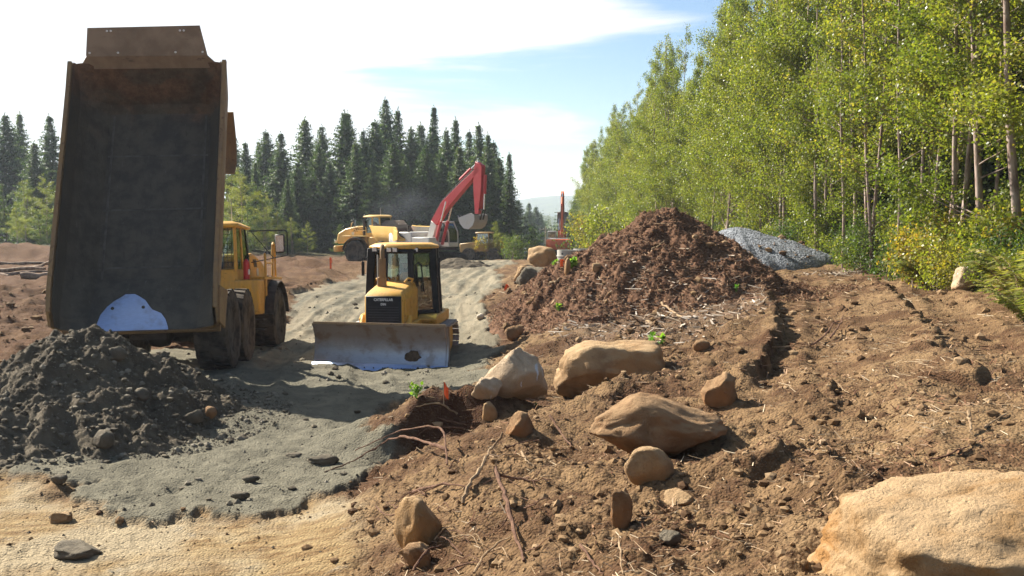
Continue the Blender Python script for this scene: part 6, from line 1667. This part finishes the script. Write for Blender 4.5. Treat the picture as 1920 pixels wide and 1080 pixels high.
# ferns: arching fronds with leaflets
def make_fern(seed, n=16, L=0.95):
    r_ = np.random.default_rng(seed); C, D, S, paths = [], [], [], []
    for k in range(n):
        a = 6.283 * k / n + r_.normal(0, 0.2); l = L * r_.uniform(0.6, 1.1); u = np.linspace(0, 1, 22)
        h = l * (0.95 * np.sin(u * 2.1) * r_.uniform(0.5, 0.9)); rr_ = l * u ** 0.9
        P = np.c_[np.cos(a) * rr_, np.sin(a) * rr_, h]; paths.append((P[::5], np.array([0.008, 0.006, 0.005, 0.004, 0.002])))
        side = np.array([-np.sin(a), np.cos(a), 0])
        for s_ in (-1, 1):
            C.append(P[2:]); D.append(s_ * side + np.array([np.cos(a), np.sin(a), 0]) * 0.35 + r_.normal(0, 0.1, (20, 3)) + np.array([0, 0, -0.25])); S.append(0.17 * np.sin(np.clip(u[2:] * 0.9 + 0.12, 0, 1) * np.pi) ** 0.8 + 0.02)
    C, D, S = np.concatenate(C), np.concatenate(D), np.concatenate(S); D /= np.linalg.norm(D, axis=1, keepdims=True)
    V, F = kites(C, D, S, 0.16, r_, 1.0); tv, tf = tubes_np(paths, 4)
    return np_mesh('stem', tv, tf, [M['root_pale']]), np_mesh('foliage', V, F, [M['fern']], False, {'tint': np.repeat(r_.random(len(C)) * 0.5 + 0.5 * r_.random(), 4)})
FERN = [make_fern(s) for s in (1, 2, 3)]
fern_spots = [(1915, 570), (1925, 545), (1880, 500), (1850, 505), (1840, 520), (1870, 478), (1900, 480), (1820, 500), (1905, 515), (1790, 505), (1860, 455), (1830, 470), (1935, 600), (1760, 500), (1740, 498), (1890, 440), (1920, 450)]
for k, (px, py) in enumerate(fern_spots):
    d = (17.5 if px > 1900 else 21.5) + (600 - py) * 0.055
    p = at(px, py, d); tm, cm = FERN[k % 3]
    T = empty('fern', (p[0], p[1], gz(p[0], p[1]) - 0.05), k * 1.1); T.scale = (1.1 + 0.3 * (k % 3),) * 3
    tag(T, 'yellow-green sword fern on the slope at the right edge', 'fern', 'ferns at the right edge'); mobj('stem', tm, T); tag(mobj('foliage', cm, T), kind='stuff')
for k, (px, d, i, sc) in enumerate([(1745, 27, 2, 0.9), (1765, 25.5, 0, 0.8), (1785, 27.5, 2, 1.1), (1815, 26, 3, 1.0), (1840, 27, 2, 1.05), (1868, 25, 0, 0.95), (1895, 26, 3, 1.2), (1918, 24.5, 2, 0.9), (1850, 23.5, 3, 0.6), (1905, 22.5, 0, 0.6), (1800, 24.5, 2, 0.6), (1730, 29, 3, 1.0)]):
    p = at(px, 500, d); place_tree('shrub', [BUSH[i]], 0, p[0], p[1], gz(p[0], p[1]) - 0.1, sc, k * 1.7, 'yellowing bush above the pale boulders at the right edge' if i == 2 else 'light green bush above the pale boulders at the right edge', 'shrub', 'yellow bushes above the pale boulders' if i == 2 else 'green bushes above the pale boulders')
# distant wooded slope and hills beyond the road
def hills(name, d, base, amp, top_px, seed, mat):
    xs = np.linspace(-0.9 * d, 0.9 * d, 220)
    prof = base + amp * (0.5 + 0.5 * fbm2(xs / d * 5 + seed, xs * 0, 4, seed))
    rows = [(d * 0.86, -22), (d * 0.93, None), (d, 1.0), (d * 1.2, None)]
    V = []
    for j, f in enumerate((0.0, 0.35, 0.75, 1.0, 0.6)):
        yy = d * (0.80 + 0.05 * j * 1.2)
        zz = -25 + (prof + 25) * f + (0.02 * d * 0.2) * fbm2(xs / d * 14 + j, xs * 0 + j, 3, seed + j)
        V.append(np.c_[xs, np.full_like(xs, yy), zz])
    V = np.concatenate(V); n = len(xs); i = np.arange(5 * n).reshape(5, n)
    F = np.stack([i[:-1, :-1], i[:-1, 1:], i[1:, 1:], i[1:, :-1]], -1).reshape(-1, 4)
    return tag(mobj(name, np_mesh(name, V, F, [mat])), kind='structure')
def forest_floor_mat():
    t = NT('far_wood'); n = t.noise(0.02, 6, 0.7, t.pos); f = t.noise(0.25, 4, 0.7, t.pos)
    c = t.mix(t.ramp(n, 0.35, 0.65), (0.030, 0.050, 0.022), (0.075, 0.095, 0.035)); t.bump(f, 1.0, 2.0); return t.done(c, 0.95, 0, 0.1)
M['far_wood'] = forest_floor_mat()
hills('hill', 2600, 18, 34, 0, 3, M['far_wood'])
hills('hill', 1300, -8, 14, 0, 9, M['far_wood'])
# a far wood that reads as one mass: small firs on the falling ground past the road
def far_wood():
    r_ = np.random.default_rng(5); V0, F0 = [], []
    n = 420; d = r_.uniform(330, 760, n); x = d * r_.uniform(-0.06, 0.14, n)
    allV, allF, tint, off = [], [], [], 0
    for i in range(n):
        g = float(base_h(x[i], d[i])); H = r_.uniform(11, 19); C, D, S = [], [], []
        for z in np.linspace(1, H, 16):
            w = (1 - z / H) * H * 0.17 + 0.3
            for k in range(5): a = r_.uniform(0, 6.28); C.append((np.cos(a) * w * 0.15, np.sin(a) * w * 0.15, z)); D.append((np.cos(a), np.sin(a), -0.35)); S.append(w * r_.uniform(0.8, 1.3))
        C, D, S = np.array(C), np.array(D), np.array(S); D /= np.linalg.norm(D, axis=1, keepdims=True)
        V, F = kites(C, D, S, 0.35, r_); allV.append(V + np.array([x[i], d[i], g - 0.5])); allF.append(F + off); off += len(V); tint.append(np.full(len(V), r_.random()))
    o = mobj('far_wood', np_mesh('far_wood', np.concatenate(allV), np.concatenate(allF), [M['needles']], False, {'tint': np.concatenate(tint)}))
    tag(o, 'hazy far wood on the falling ground beyond the road', 'wood', kind='stuff')
far_wood()
# ================================================================== LOOSE MATERIAL (too small to pick apart)
def scatter_pts(n, seed, r0=4.2, r1=46, half=31.5):
    r_ = np.random.default_rng(seed); r = np.exp(r_.uniform(math.log(r0), math.log(r1), n)); a = np.radians(r_.uniform(-half, half, n))
    return r * np.sin(a), r * np.cos(a), r, r_
OCT = np.array([[1, 0, 0], [-1, 0, 0], [0, 1, 0], [0, -1, 0], [0, 0, 1], [0, 0, -1]], float)
OCF = np.array([[0, 2, 4], [2, 1, 4], [1, 3, 4], [3, 0, 4], [2, 0, 5], [1, 2, 5], [3, 1, 5], [0, 3, 5]])
def lumps(name, x, y, z, s, mat, label, cat, r_):
    rr = np.hypot(x, y); big = s / rr > 0.0028          # the ones that show a shape get more faces
    tint = r_.random(len(x)); VV, FF, TT, off = [], [], [], 0
    for base, faces, m in ((OCT, OCF, ~big), (*ico(1), big)):
        V, F = _lump(x[m], y[m], z[m], s[m], base, faces, r_)
        VV.append(V); FF.append(F + off); TT.append(np.repeat(tint[m], len(base))); off += len(V)
    o = mobj(name, np_mesh(name, np.concatenate(VV), np.concatenate(FF), [mat], False, {'tint': np.concatenate(TT)}))
    return tag(o, label, cat, kind='stuff')
def _lump(x, y, z, s, base, faces, r_):
    n, k = len(x), len(base); V = base[None] * r_.uniform(0.68, 1.28, (n, k, 1)) * s[:, None, None]
    V[:, :, 2] *= 0.75
    th = r_.uniform(0, 6.28, n); c, q = np.cos(th)[:, None], np.sin(th)[:, None]
    X = V[:, :, 0] * c - V[:, :, 1] * q; Yv = V[:, :, 0] * q + V[:, :, 1] * c
    V = np.stack([X + x[:, None], Yv + y[:, None], V[:, :, 2] + z[:, None] + 0.2 * s[:, None]], -1).reshape(-1, 3)
    return V, (faces[None] + k * np.arange(n)[:, None, None]).reshape(-1, 3)
PRI = np.array([[0, 1, 4, 3], [1, 2, 5, 4], [2, 0, 3, 5]])
def shreds(name, x, y, z, L, w, mat, label, cat, r_, lift=0.35):
    n = len(x); a = r_.uniform(0, 6.28, n); e = np.clip(np.abs(r_.normal(0.05, lift, n)), 0, 1.2)
    D = np.c_[np.cos(a) * np.cos(e), np.sin(a) * np.cos(e), np.sin(e)]
    S = np.c_[-np.sin(a), np.cos(a), np.zeros(n)]; N = np.cross(D, S)
    C = np.c_[x, y, z + 0.006]; w = np.asarray(w)[:, None]; L = np.asarray(L)[:, None]
    ring = [S * w, -S * w * 0.5 + N * w * 0.6, -S * w * 0.5 - N * w * 0.35]
    bend = np.c_[r_.normal(0, 0.12, (n, 2)), -np.abs(r_.normal(0, 0.08, n))] * L
    V = np.stack([C - D * L * 0.3 + q for q in ring] + [C + D * L * 0.7 + bend + q * 0.6 for q in ring], 1).reshape(-1, 3)
    F = (PRI[None] + 6 * np.arange(n)[:, None, None]).reshape(-1, 4)
    o = mobj(name, np_mesh(name, V, F, [mat], False, {'tint': np.repeat(r_.random(n), 6)}))
    return tag(o, label, cat, kind='stuff')
def tint_mat(name, cols, rough=0.95):
    t = NT(name); rp = t.n.new('ShaderNodeValToRGB'); el = rp.color_ramp.elements
    el[0].color = (*cols[0], 1); el[1].color = (*cols[-1], 1)
    for i, c in enumerate(cols[1:-1]): el.new((i + 1) / (len(cols) - 1)).color = (*c, 1)
    t.l.new(t.attr('tint'), rp.inputs[0]); t.bump(t.noise(60, 4, 0.7, t.pos), 0.3, 0.01)
    return t.done(rp.outputs[0], rough, 0, 0.15)
M['clod_brown'] = tint_mat('brown_clods', [(0.065, 0.035, 0.017), (0.13, 0.078, 0.038), (0.205, 0.128, 0.063), (0.275, 0.187, 0.105)])
M['clod_grey'] = tint_mat('grey_clods', [(0.058, 0.047, 0.032), (0.105, 0.088, 0.061), (0.15, 0.128, 0.09), (0.24, 0.21, 0.16)])
M['shred'] = tint_mat('bark_shreds', [(0.060, 0.028, 0.015), (0.14, 0.070, 0.037), (0.23, 0.128, 0.070), (0.38, 0.26, 0.165)])
M['straw'] = tint_mat('dry_twigs', [(0.13, 0.070, 0.040), (0.26, 0.165, 0.095), (0.44, 0.325, 0.20), (0.56, 0.46, 0.32)])
M['chip'] = tint_mat('bleached_chips', [(0.10, 0.056, 0.032), (0.18, 0.115, 0.072), (0.30, 0.235, 0.17), (0.50, 0.44, 0.36)])

x, y, r, r_ = scatter_pts(90000, 1)
g, s, l = zones(x, y)
wood = (x > 12.6) & (y > 20)
pch = sstep(-0.35, 0.5, fbm2(x * 0.9, y * 0.9, 3, 91))
keep = (~wood) & (r_.random(len(x)) < (1 - g) * (1 - 0.85 * s) * (0.25 + 0.75 * pch) * 0.62 * (1 - 0.4 * sstep(2.2, 4.2, x - 0.12 * y + 1.0)))
xb, yb, rb = x[keep], y[keep], r[keep]
sz = 0.0085 * (rb / 6) ** 0.75 * (0.5 + r_.pareto(2.6, len(xb)).clip(0, 4.5))
lumps('soil_clods', xb, yb, top_h(xb, yb), sz, M['clod_brown'], 'loose brown clods and small stones strewn over the soil', 'clods', r_)
keep = r_.random(len(x)) < (g * 0.34 + s * 0.06) * (0.2 + 0.8 * pch) * (y < 40)
xg, yg, rg = x[keep], y[keep], r[keep]
sz = 0.0065 * (rg / 8) ** 0.7 * (0.5 + r_.pareto(2.3, len(xg)).clip(0, 5.5))
lumps('fill_pebbles', xg, yg, top_h(xg, yg), sz, M['clod_grey'], 'small pebbles and crumbs on the grey fill', 'pebbles', r_)
# crumbs on the freshly tipped heap
n = 22000; P_ = PILES['grey']; a = r_.uniform(0, 6.28, n); q = np.sqrt(r_.random(n)) * 1.12
x, y = P_['c'][0] + np.cos(a) * q * 3.0, P_['c'][1] + np.sin(a) * q * 3.1
sz = 0.010 * (0.5 + r_.pareto(2.4, n).clip(0, 5.0)); lumps('heap_crumbs', x, y, top_h(x, y), sz, M['clod_grey'], 'loose crumbs rolling down the grey dirt heap', 'clods', r_)
# shredded bark on its heap and spilling in front of it
n = 26000; P_ = PILES['bark']; a = r_.uniform(0, 6.28, n); q = np.sqrt(r_.random(n)) * 1.2
x, y = P_['c'][0] + np.cos(a) * q * 4.4, P_['c'][1] + np.sin(a) * q * 4.8
k = np.sin(a) < 0.45; x, y = x[k], y[k]; n = len(x)
shreds('bark_shreds', x, y, top_h(x, y), r_.uniform(0.05, 0.22, n), r_.uniform(0.007, 0.020, n), M['shred'], 'shreds of bark covering the mulch heap', 'bark shreds', r_, 0.4)
# dry twigs and straw on the tracked soil
x, y, r, r_ = scatter_pts(30000, 4)
g, s, l = zones(x, y)
keep = (r_.random(len(x)) < (1 - g) * (1 - s) * sstep(-0.3, 0.6, fbm2(x * 0.6, y * 0.6, 2, 95)) * (0.55 + 0.4 * (x > 2))) & ~((x > 12.8) & (y > 20)) & (x > -6)
x, y, r = x[keep], y[keep], r[keep]; n = len(x)
shreds('dry_twigs', x, y, top_h(x, y), r_.uniform(0.04, 0.20, n) * (r / 8) ** 0.5, r_.uniform(0.0015, 0.005, n) * (r / 6) ** 0.7, M['straw'], 'dry twigs, straw and rootlets littering the brown soil', 'twigs', r_, 0.2)
# bark litter trodden into the tracked path
x, y, r, r_ = scatter_pts(26000, 9, 4.4, 40)
g, s, l = zones(x, y)
keep = (r_.random(len(x)) < (1 - g) * (1 - s) * sstep(-0.15, 0.5, fbm2(x * 0.8, y * 0.8, 3, 97)) * (0.25 + 0.75 * (x > 1.0))) & ~((x > 12.8) & (y > 20))
x, y, r = x[keep], y[keep], r[keep]; n = len(x)
shreds('bark_litter', x, y, top_h(x, y), r_.uniform(0.03, 0.13, n) * (r / 8) ** 0.6, r_.uniform(0.004, 0.012, n) * (r / 8) ** 0.6, M['shred'], 'dark bark litter trodden into the tracked soil', 'bark litter', r_, 0.3)
# bleached chips
n = 1500; x = r_.uniform(0.8, 6.2, n); y = r_.uniform(18.2, 26.5, n); k = poly_sdf(LITTER, x, y) > -0.4; x, y = x[k], y[k]; n = len(x)
shreds('wood_chips', x, y, top_h(x, y), r_.uniform(0.08, 0.42, n), r_.uniform(0.012, 0.04, n), M['chip'], 'bleached wood chips scattered in front of the bark heap', 'wood chips', r_, 0.25)
c = hit(1582, 514); n = 420; x = c[0] + r_.normal(0, 0.75, n); y = c[1] + r_.normal(0, 0.8, n)
shreds('root_scraps', x, y, top_h(x, y) + 0.02, r_.uniform(0.1, 0.5, n), r_.uniform(0.012, 0.035, n), M['chip'], 'patch of pale root scraps at the head of the tracked path', 'root scraps', r_, 0.3)

# ================================================================== ROOTS AND STICKS ONE CAN PICK OUT
def stick(pts, r, label, mat='root', name='root', cat='root', lift=0.02, rise=None, group=None):
    P = [hit(*p) for p in pts]
    for i, p in enumerate(P): p[2] += lift + (rise[i] if rise else 0)
    r *= 0.72 if P[0][1] < 17 else 1.0
    P = np.array(P); n = len(P) * 4
    t = np.linspace(0, len(P) - 1, n); Q = np.stack([np.interp(t, np.arange(len(P)), P[:, k]) for k in range(3)], 1)
    K = np.array([0.25, 0.5, 0.25]); 
    for _ in range(2): Q[1:-1] = 0.25 * Q[:-2] + 0.5 * Q[1:-1] + 0.25 * Q[2:]
    rr_ = np.random.default_rng(int(pts[0][0] + pts[0][1])); Q += rr_.normal(0, r * 0.35, Q.shape)
    R = r * np.linspace(1.0, 0.45, n) * (1 + 0.18 * rr_.normal(size=n))
    b = MB(); b.tube([tuple(q) for q in Q], [float(max(v, r * 0.3)) for v in R], 7)
    return tag(b.build(name, M[mat], None, 0), label, cat, group)
stick([(835,872),(800,864),(760,855),(725,856),(695,866),(660,876),(606,889)], 0.026, 'long red-brown root stretching left over the grey fill', rise=[0.15,0.2,0.25,0.22,0.12,0.05,0.0])
stick([(838,876),(833,848),(795,850),(745,853),(700,862),(666,854)], 0.020, 'red-brown root arching in front of the dark cavity', rise=[0,0.3,0.32,0.3,0.2,0.05])
stick([(870,809),(825,813),(795,820),(778,832)], 0.016, 'thin root curling over the rim of the dark cavity', rise=[0,0.05,0.08,0.02])
stick([(875,802),(845,803),(820,800)], 0.018, 'short root poking out above the dark cavity', rise=[0,0.04,0.1])
stick([(868,822),(840,838),(818,850)], 0.010, 'fine rootlet hanging into the dark cavity', rise=[0.02,0.15,0.1])
stick([(858,782),(820,772),(780,768)], 0.022, 'pale bent root on the soil below the orange flag', 'root_pale')
stick([(866,950),(878,925),(905,892),(922,870),(942,853)], 0.034, 'thick pale crooked root standing out of the bank', 'root_pale', rise=[0,0.05,0.1,0.14,0.2])
stick([(770,935),(800,928),(840,921),(884,924)], 0.026, 'thick brown root lying across the bank under the pale root', rise=[0.02,0.06,0.06,0])
stick([(930,924),(944,960),(958,1000),(972,1035),(984,1056)], 0.030, 'dark stick slanting down to the bottom of the picture', rise=[0.22,0.16,0.1,0.05,0])
stick([(932,922),(965,918),(1000,919),(1034,908)], 0.022, 'brown root running right from the top of the dark stick', rise=[0.15,0.08,0.05,0.02])
stick([(705,972),(722,986),(748,986),(772,1008),(780,1022)], 0.011, 'thin forked twig above the cream half-buried boulder', rise=[0.1,0.08,0.1,0.08,0.0])
stick([(740,960),(770,945),(800,935),(850,905)], 0.012, 'thin rootlet curving below the thick brown root', rise=[0,0.06,0.06,0])
stick([(888,1078),(908,1052),(932,1034),(958,1012)], 0.016, 'pale thin root reaching the bottom edge left of the dark stick', 'root_pale', rise=[0,0.03,0.04,0.0])
stick([(775,1079),(800,1062),(828,1040)], 0.018, 'brown root crossing the dark angular rock at the bottom', rise=[0.02,0.12,0.05])
stick([(840,1076),(870,1062),(905,1060)], 0.014, 'curved root at the bottom edge under the bank')
stick([(960,985),(935,1010),(910,1012)], 0.009, 'fine rootlet joining the dark stick from the left', rise=[0.1,0.05,0])
stick([(1032,802),(1050,826),(1072,842)], 0.022, 'brown stick leaning against the wedge-shaped boulder', rise=[0.12,0.06,0])
stick([(950,843),(980,832),(1012,827)], 0.018, 'red-brown stick on the bare soil left of the wedge-shaped boulder')
stick([(978,858),(985,871),(1002,879)], 0.020, 'bleached curved root chip on the bare soil', 'root_pale', rise=[0.05,0.03,0])
stick([(1160,1034),(1164,1058),(1168,1082)], 0.013, 'pale upright straw at the bottom edge below the upright rock', 'root_pale', rise=[0.08,0.03,0])
stick([(1088,1040),(1110,1066),(1130,1084)], 0.017, 'brown twig at the bottom edge left of the pale straw', rise=[0.05,0.03,0])
stick([(1520,652),(1545,640),(1562,622),(1575,618)], 0.030, 'root tangle branch on the tracked path', rise=[0,0.05,0.12,0.14])
stick([(1558,640),(1572,628),(1580,612)], 0.022, 'second branch of the root tangle on the tracked path', rise=[0.05,0.12,0.18])
stick([(1570,724),(1580,733),(1592,743)], 0.014, 'short pale stick in the middle of the tracked path', 'root_pale')
stick([(1742,868),(1780,858),(1815,842),(1832,826)], 0.014, 'long curved root above the huge ochre boulder')
stick([(1815,800),(1818,808),(1822,818)], 0.022, 'upright stub of wood above the huge ochre boulder', 'root_pale', rise=[0.12,0.06,0])
stick([(1845,806),(1866,792),(1890,778)], 0.018, 'straight pale stick near the right edge above the boulder', 'root_pale')
stick([(1862,702),(1830,745),(1822,770)], 0.008, 'thin dark twig bending on the right part of the path')
stick([(1448,655),(1490,652),(1520,658)], 0.012, 'pale thin twig beside the shaded ledge', 'root_pale')
stick([(1400,562),(1440,560),(1462,572)], 0.022, 'dark branch lying along the head of the shaded ledge')
stick([(1176,474),(1188,472),(1200,475)], 0.055, 'short brown slab of bark on the mulch heap', name='bark_slab', cat='bark slab')
stick([(1222,475),(1234,468),(1246,461)], 0.030, 'pale stick high on the mulch heap', 'root_pale', name='stick', cat='stick', rise=[0.02,0.06,0.1])
stick([(1030,535),(1042,529),(1054,522)], 0.045, 'split yellow plank on the left slope of the mulch heap', 'root_pale', name='plank', cat='plank')
stick([(1003,576),(1000,560),(1010,545)], 0.035, 'pale root curving down the bank edge beside the mulch', 'root_pale')
stick([(1240,572),(1265,588),(1294,606)], 0.034, 'long bleached wood strip in front of the mulch heap', 'root_pale', name='stick', cat='stick')
stick([(1212,604),(1222,612),(1232,618)], 0.040, 'short white wood strip in front of the mulch heap', 'root_pale', name='stick', cat='stick')
stick([(1100,602),(1118,600),(1136,592)], 0.04, 'brown stick lying level in front of the mulch heap', name='stick', cat='stick')
stick([(1250,582),(1262,572),(1276,562)], 0.04, 'dark stick rising to the right in front of the mulch heap', name='stick', cat='stick', rise=[0,0.05,0.12])

rq = np.random.default_rng(31)
for i in range(34):                                  # fine rootlets tangled through the bank
    px, py = rq.uniform(735, 1010), rq.uniform(850, 1060); a = rq.uniform(-0.9, 0.9) + (math.pi if rq.random() < 0.5 else 0); l = rq.uniform(25, 75); bend = rq.normal(0, 0.35)
    if px + (py - 850) * 0.2 < 770: continue
    pts = [(px + l * t * math.cos(a + bend * t), py + 0.6 * l * t * math.sin(a + bend * t)) for t in (0, 0.33, 0.66, 1.0)]
    stick(pts, rq.uniform(0.005, 0.012), 'thin rootlet tangled in the root-strewn bank at the bottom centre', 'root' if i % 3 else 'root_pale', group='rootlets in the bottom bank', rise=[0, rq.uniform(0.02, 0.10), rq.uniform(0.02, 0.12), rq.uniform(0, 0.06)])

# ================================================================== WEEDS
M['weed'] = leaf_mat('weed_leaves', [(0.07, 0.16, 0.02), (0.12, 0.25, 0.03), (0.22, 0.34, 0.05)], 0.5)
def weed(px, py, h, n, label, leaf=0.07, seed=1):
    p = hit(px, py); r_ = np.random.default_rng(seed); k = p[1] / FPX; H = h * k
    paths, C, D = [], [], []
    for i in range(max(2, n // 10)):
        a = r_.uniform(0, 6.28); u = np.linspace(0, 1, 5); l = H * r_.uniform(0.6, 1.1)
        Q = np.c_[np.cos(a) * u * l * 0.45, np.sin(a) * u * l * 0.45, l * u]; paths.append((Q, 0.006 * (1 - 0.6 * u)))
        for j in range(10):
            w = r_.uniform(0.3, 1.0); C.append(Q[int(w * 4)]); d = r_.normal(size=3) + np.array([0, 0, 0.35]); D.append(d / np.linalg.norm(d))
    C, D = np.array(C), np.array(D); V, F = kites(C, D, leaf * r_.uniform(0.7, 1.3, len(C)), 0.33, r_, 0.6); tv, tf = tubes_np(paths, 5)
    T = empty('weed', p); tag(T, label, 'weed'); mobj('stem', np_mesh('stem', tv, tf, [M['weed']], True, {'tint': np.full(len(tv), 0.2)}), T)
    tag(mobj('leaves', np_mesh('leaves', V, F, [M['weed']], False, {'tint': np.repeat(r_.random(len(C)), 4)}), T), kind='stuff')
weed(780, 754, 32, 50, 'leafy green weed left of the orange pin flag', 0.075, 1)
weed(1222, 640, 14, 20, 'bright green seedling above the right end of the broad boulder', 0.12, 2)
weed(1241, 647, 14, 20, 'second bright seedling, nearer the lone cobble', 0.12, 3)
weed(1047, 585, 12, 30, 'small weed at the left foot of the mulch heap', 0.09, 4)
weed(1380, 545, 10, 20, 'tiny weed at the right foot of the mulch heap', 0.09, 5)
weed(1040, 500, 14, 50, 'green weed clump between the pale boulder and the concrete ring', 0.14, 6)
weed(1075, 500, 16, 60, 'yellow-green weed clump in front of the concrete ring', 0.16, 7)
weed(1005, 762, 8, 20, 'tiny sprout at the foot of the triangular boulder', 0.03, 8)

# ================================================================== HAZE
b = MB(); b.bounds(-4300, 4300, -4300, 4300, -27, 64); hz_o = b.build('haze', [], None, 0, False)
hm = bpy.data.materials.new('haze_air'); hm.use_nodes = True; hn = hm.node_tree.nodes; hn.clear()
ho = hn.new('ShaderNodeOutputMaterial'); hv = hn.new('ShaderNodeVolumePrincipled')
hv.inputs['Color'].default_value = (0.78, 0.88, 1.0, 1); hv.inputs['Density'].default_value = 0.00027; hv.inputs['Anisotropy'].default_value = 0.25
hm.node_tree.links.new(hv.outputs[0], ho.inputs['Volume']); hz_o.data.materials.append(hm)
tag(hz_o, 'thin pale haze over the whole site', 'haze', kind='stuff')

# exhaust smoke drifting in front of the firs, left of the red boom; thins out to nothing at its edge
V, F = ico(3); so = mobj('smoke', np_mesh('smoke', V, F)); so.location = at(758, 385, 86); so.scale = (4.6, 3.6, 2.6)
sm = bpy.data.materials.new('exhaust_smoke'); sm.use_nodes = True; hn, hl = sm.node_tree.nodes, sm.node_tree.links; hn.clear()
ho = hn.new('ShaderNodeOutputMaterial'); hv = hn.new('ShaderNodeVolumePrincipled'); hv.inputs['Color'].default_value = (0.78, 0.86, 1.0, 1)
tc = hn.new('ShaderNodeTexCoord'); ln = hn.new('ShaderNodeVectorMath'); ln.operation = 'LENGTH'; hl.new(tc.outputs['Object'], ln.inputs[0])
mr = hn.new('ShaderNodeMapRange'); mr.interpolation_type = 'SMOOTHSTEP'; hl.new(ln.outputs['Value'], mr.inputs[0]); mr.inputs[1].default_value = 0.1; mr.inputs[2].default_value = 0.92; mr.inputs[3].default_value = 1; mr.inputs[4].default_value = 0
ns = hn.new('ShaderNodeTexNoise'); ns.inputs['Scale'].default_value = 1.8; ns.inputs['Detail'].default_value = 3; hl.new(tc.outputs['Object'], ns.inputs['Vector'])
m2 = hn.new('ShaderNodeMapRange'); hl.new(ns.outputs['Fac'], m2.inputs[0]); m2.inputs[1].default_value = 0.4; m2.inputs[2].default_value = 0.68; m2.inputs[4].default_value = 0.030
ml = hn.new('ShaderNodeMath'); ml.operation = 'MULTIPLY'; hl.new(mr.outputs[0], ml.inputs[0]); hl.new(m2.outputs[0], ml.inputs[1]); hl.new(ml.outputs[0], hv.inputs['Density'])
hl.new(hv.outputs[0], ho.inputs['Volume']); so.data.materials.append(sm)
tag(so, 'faint bluish exhaust smoke left of the red excavator boom', 'smoke', kind='stuff')
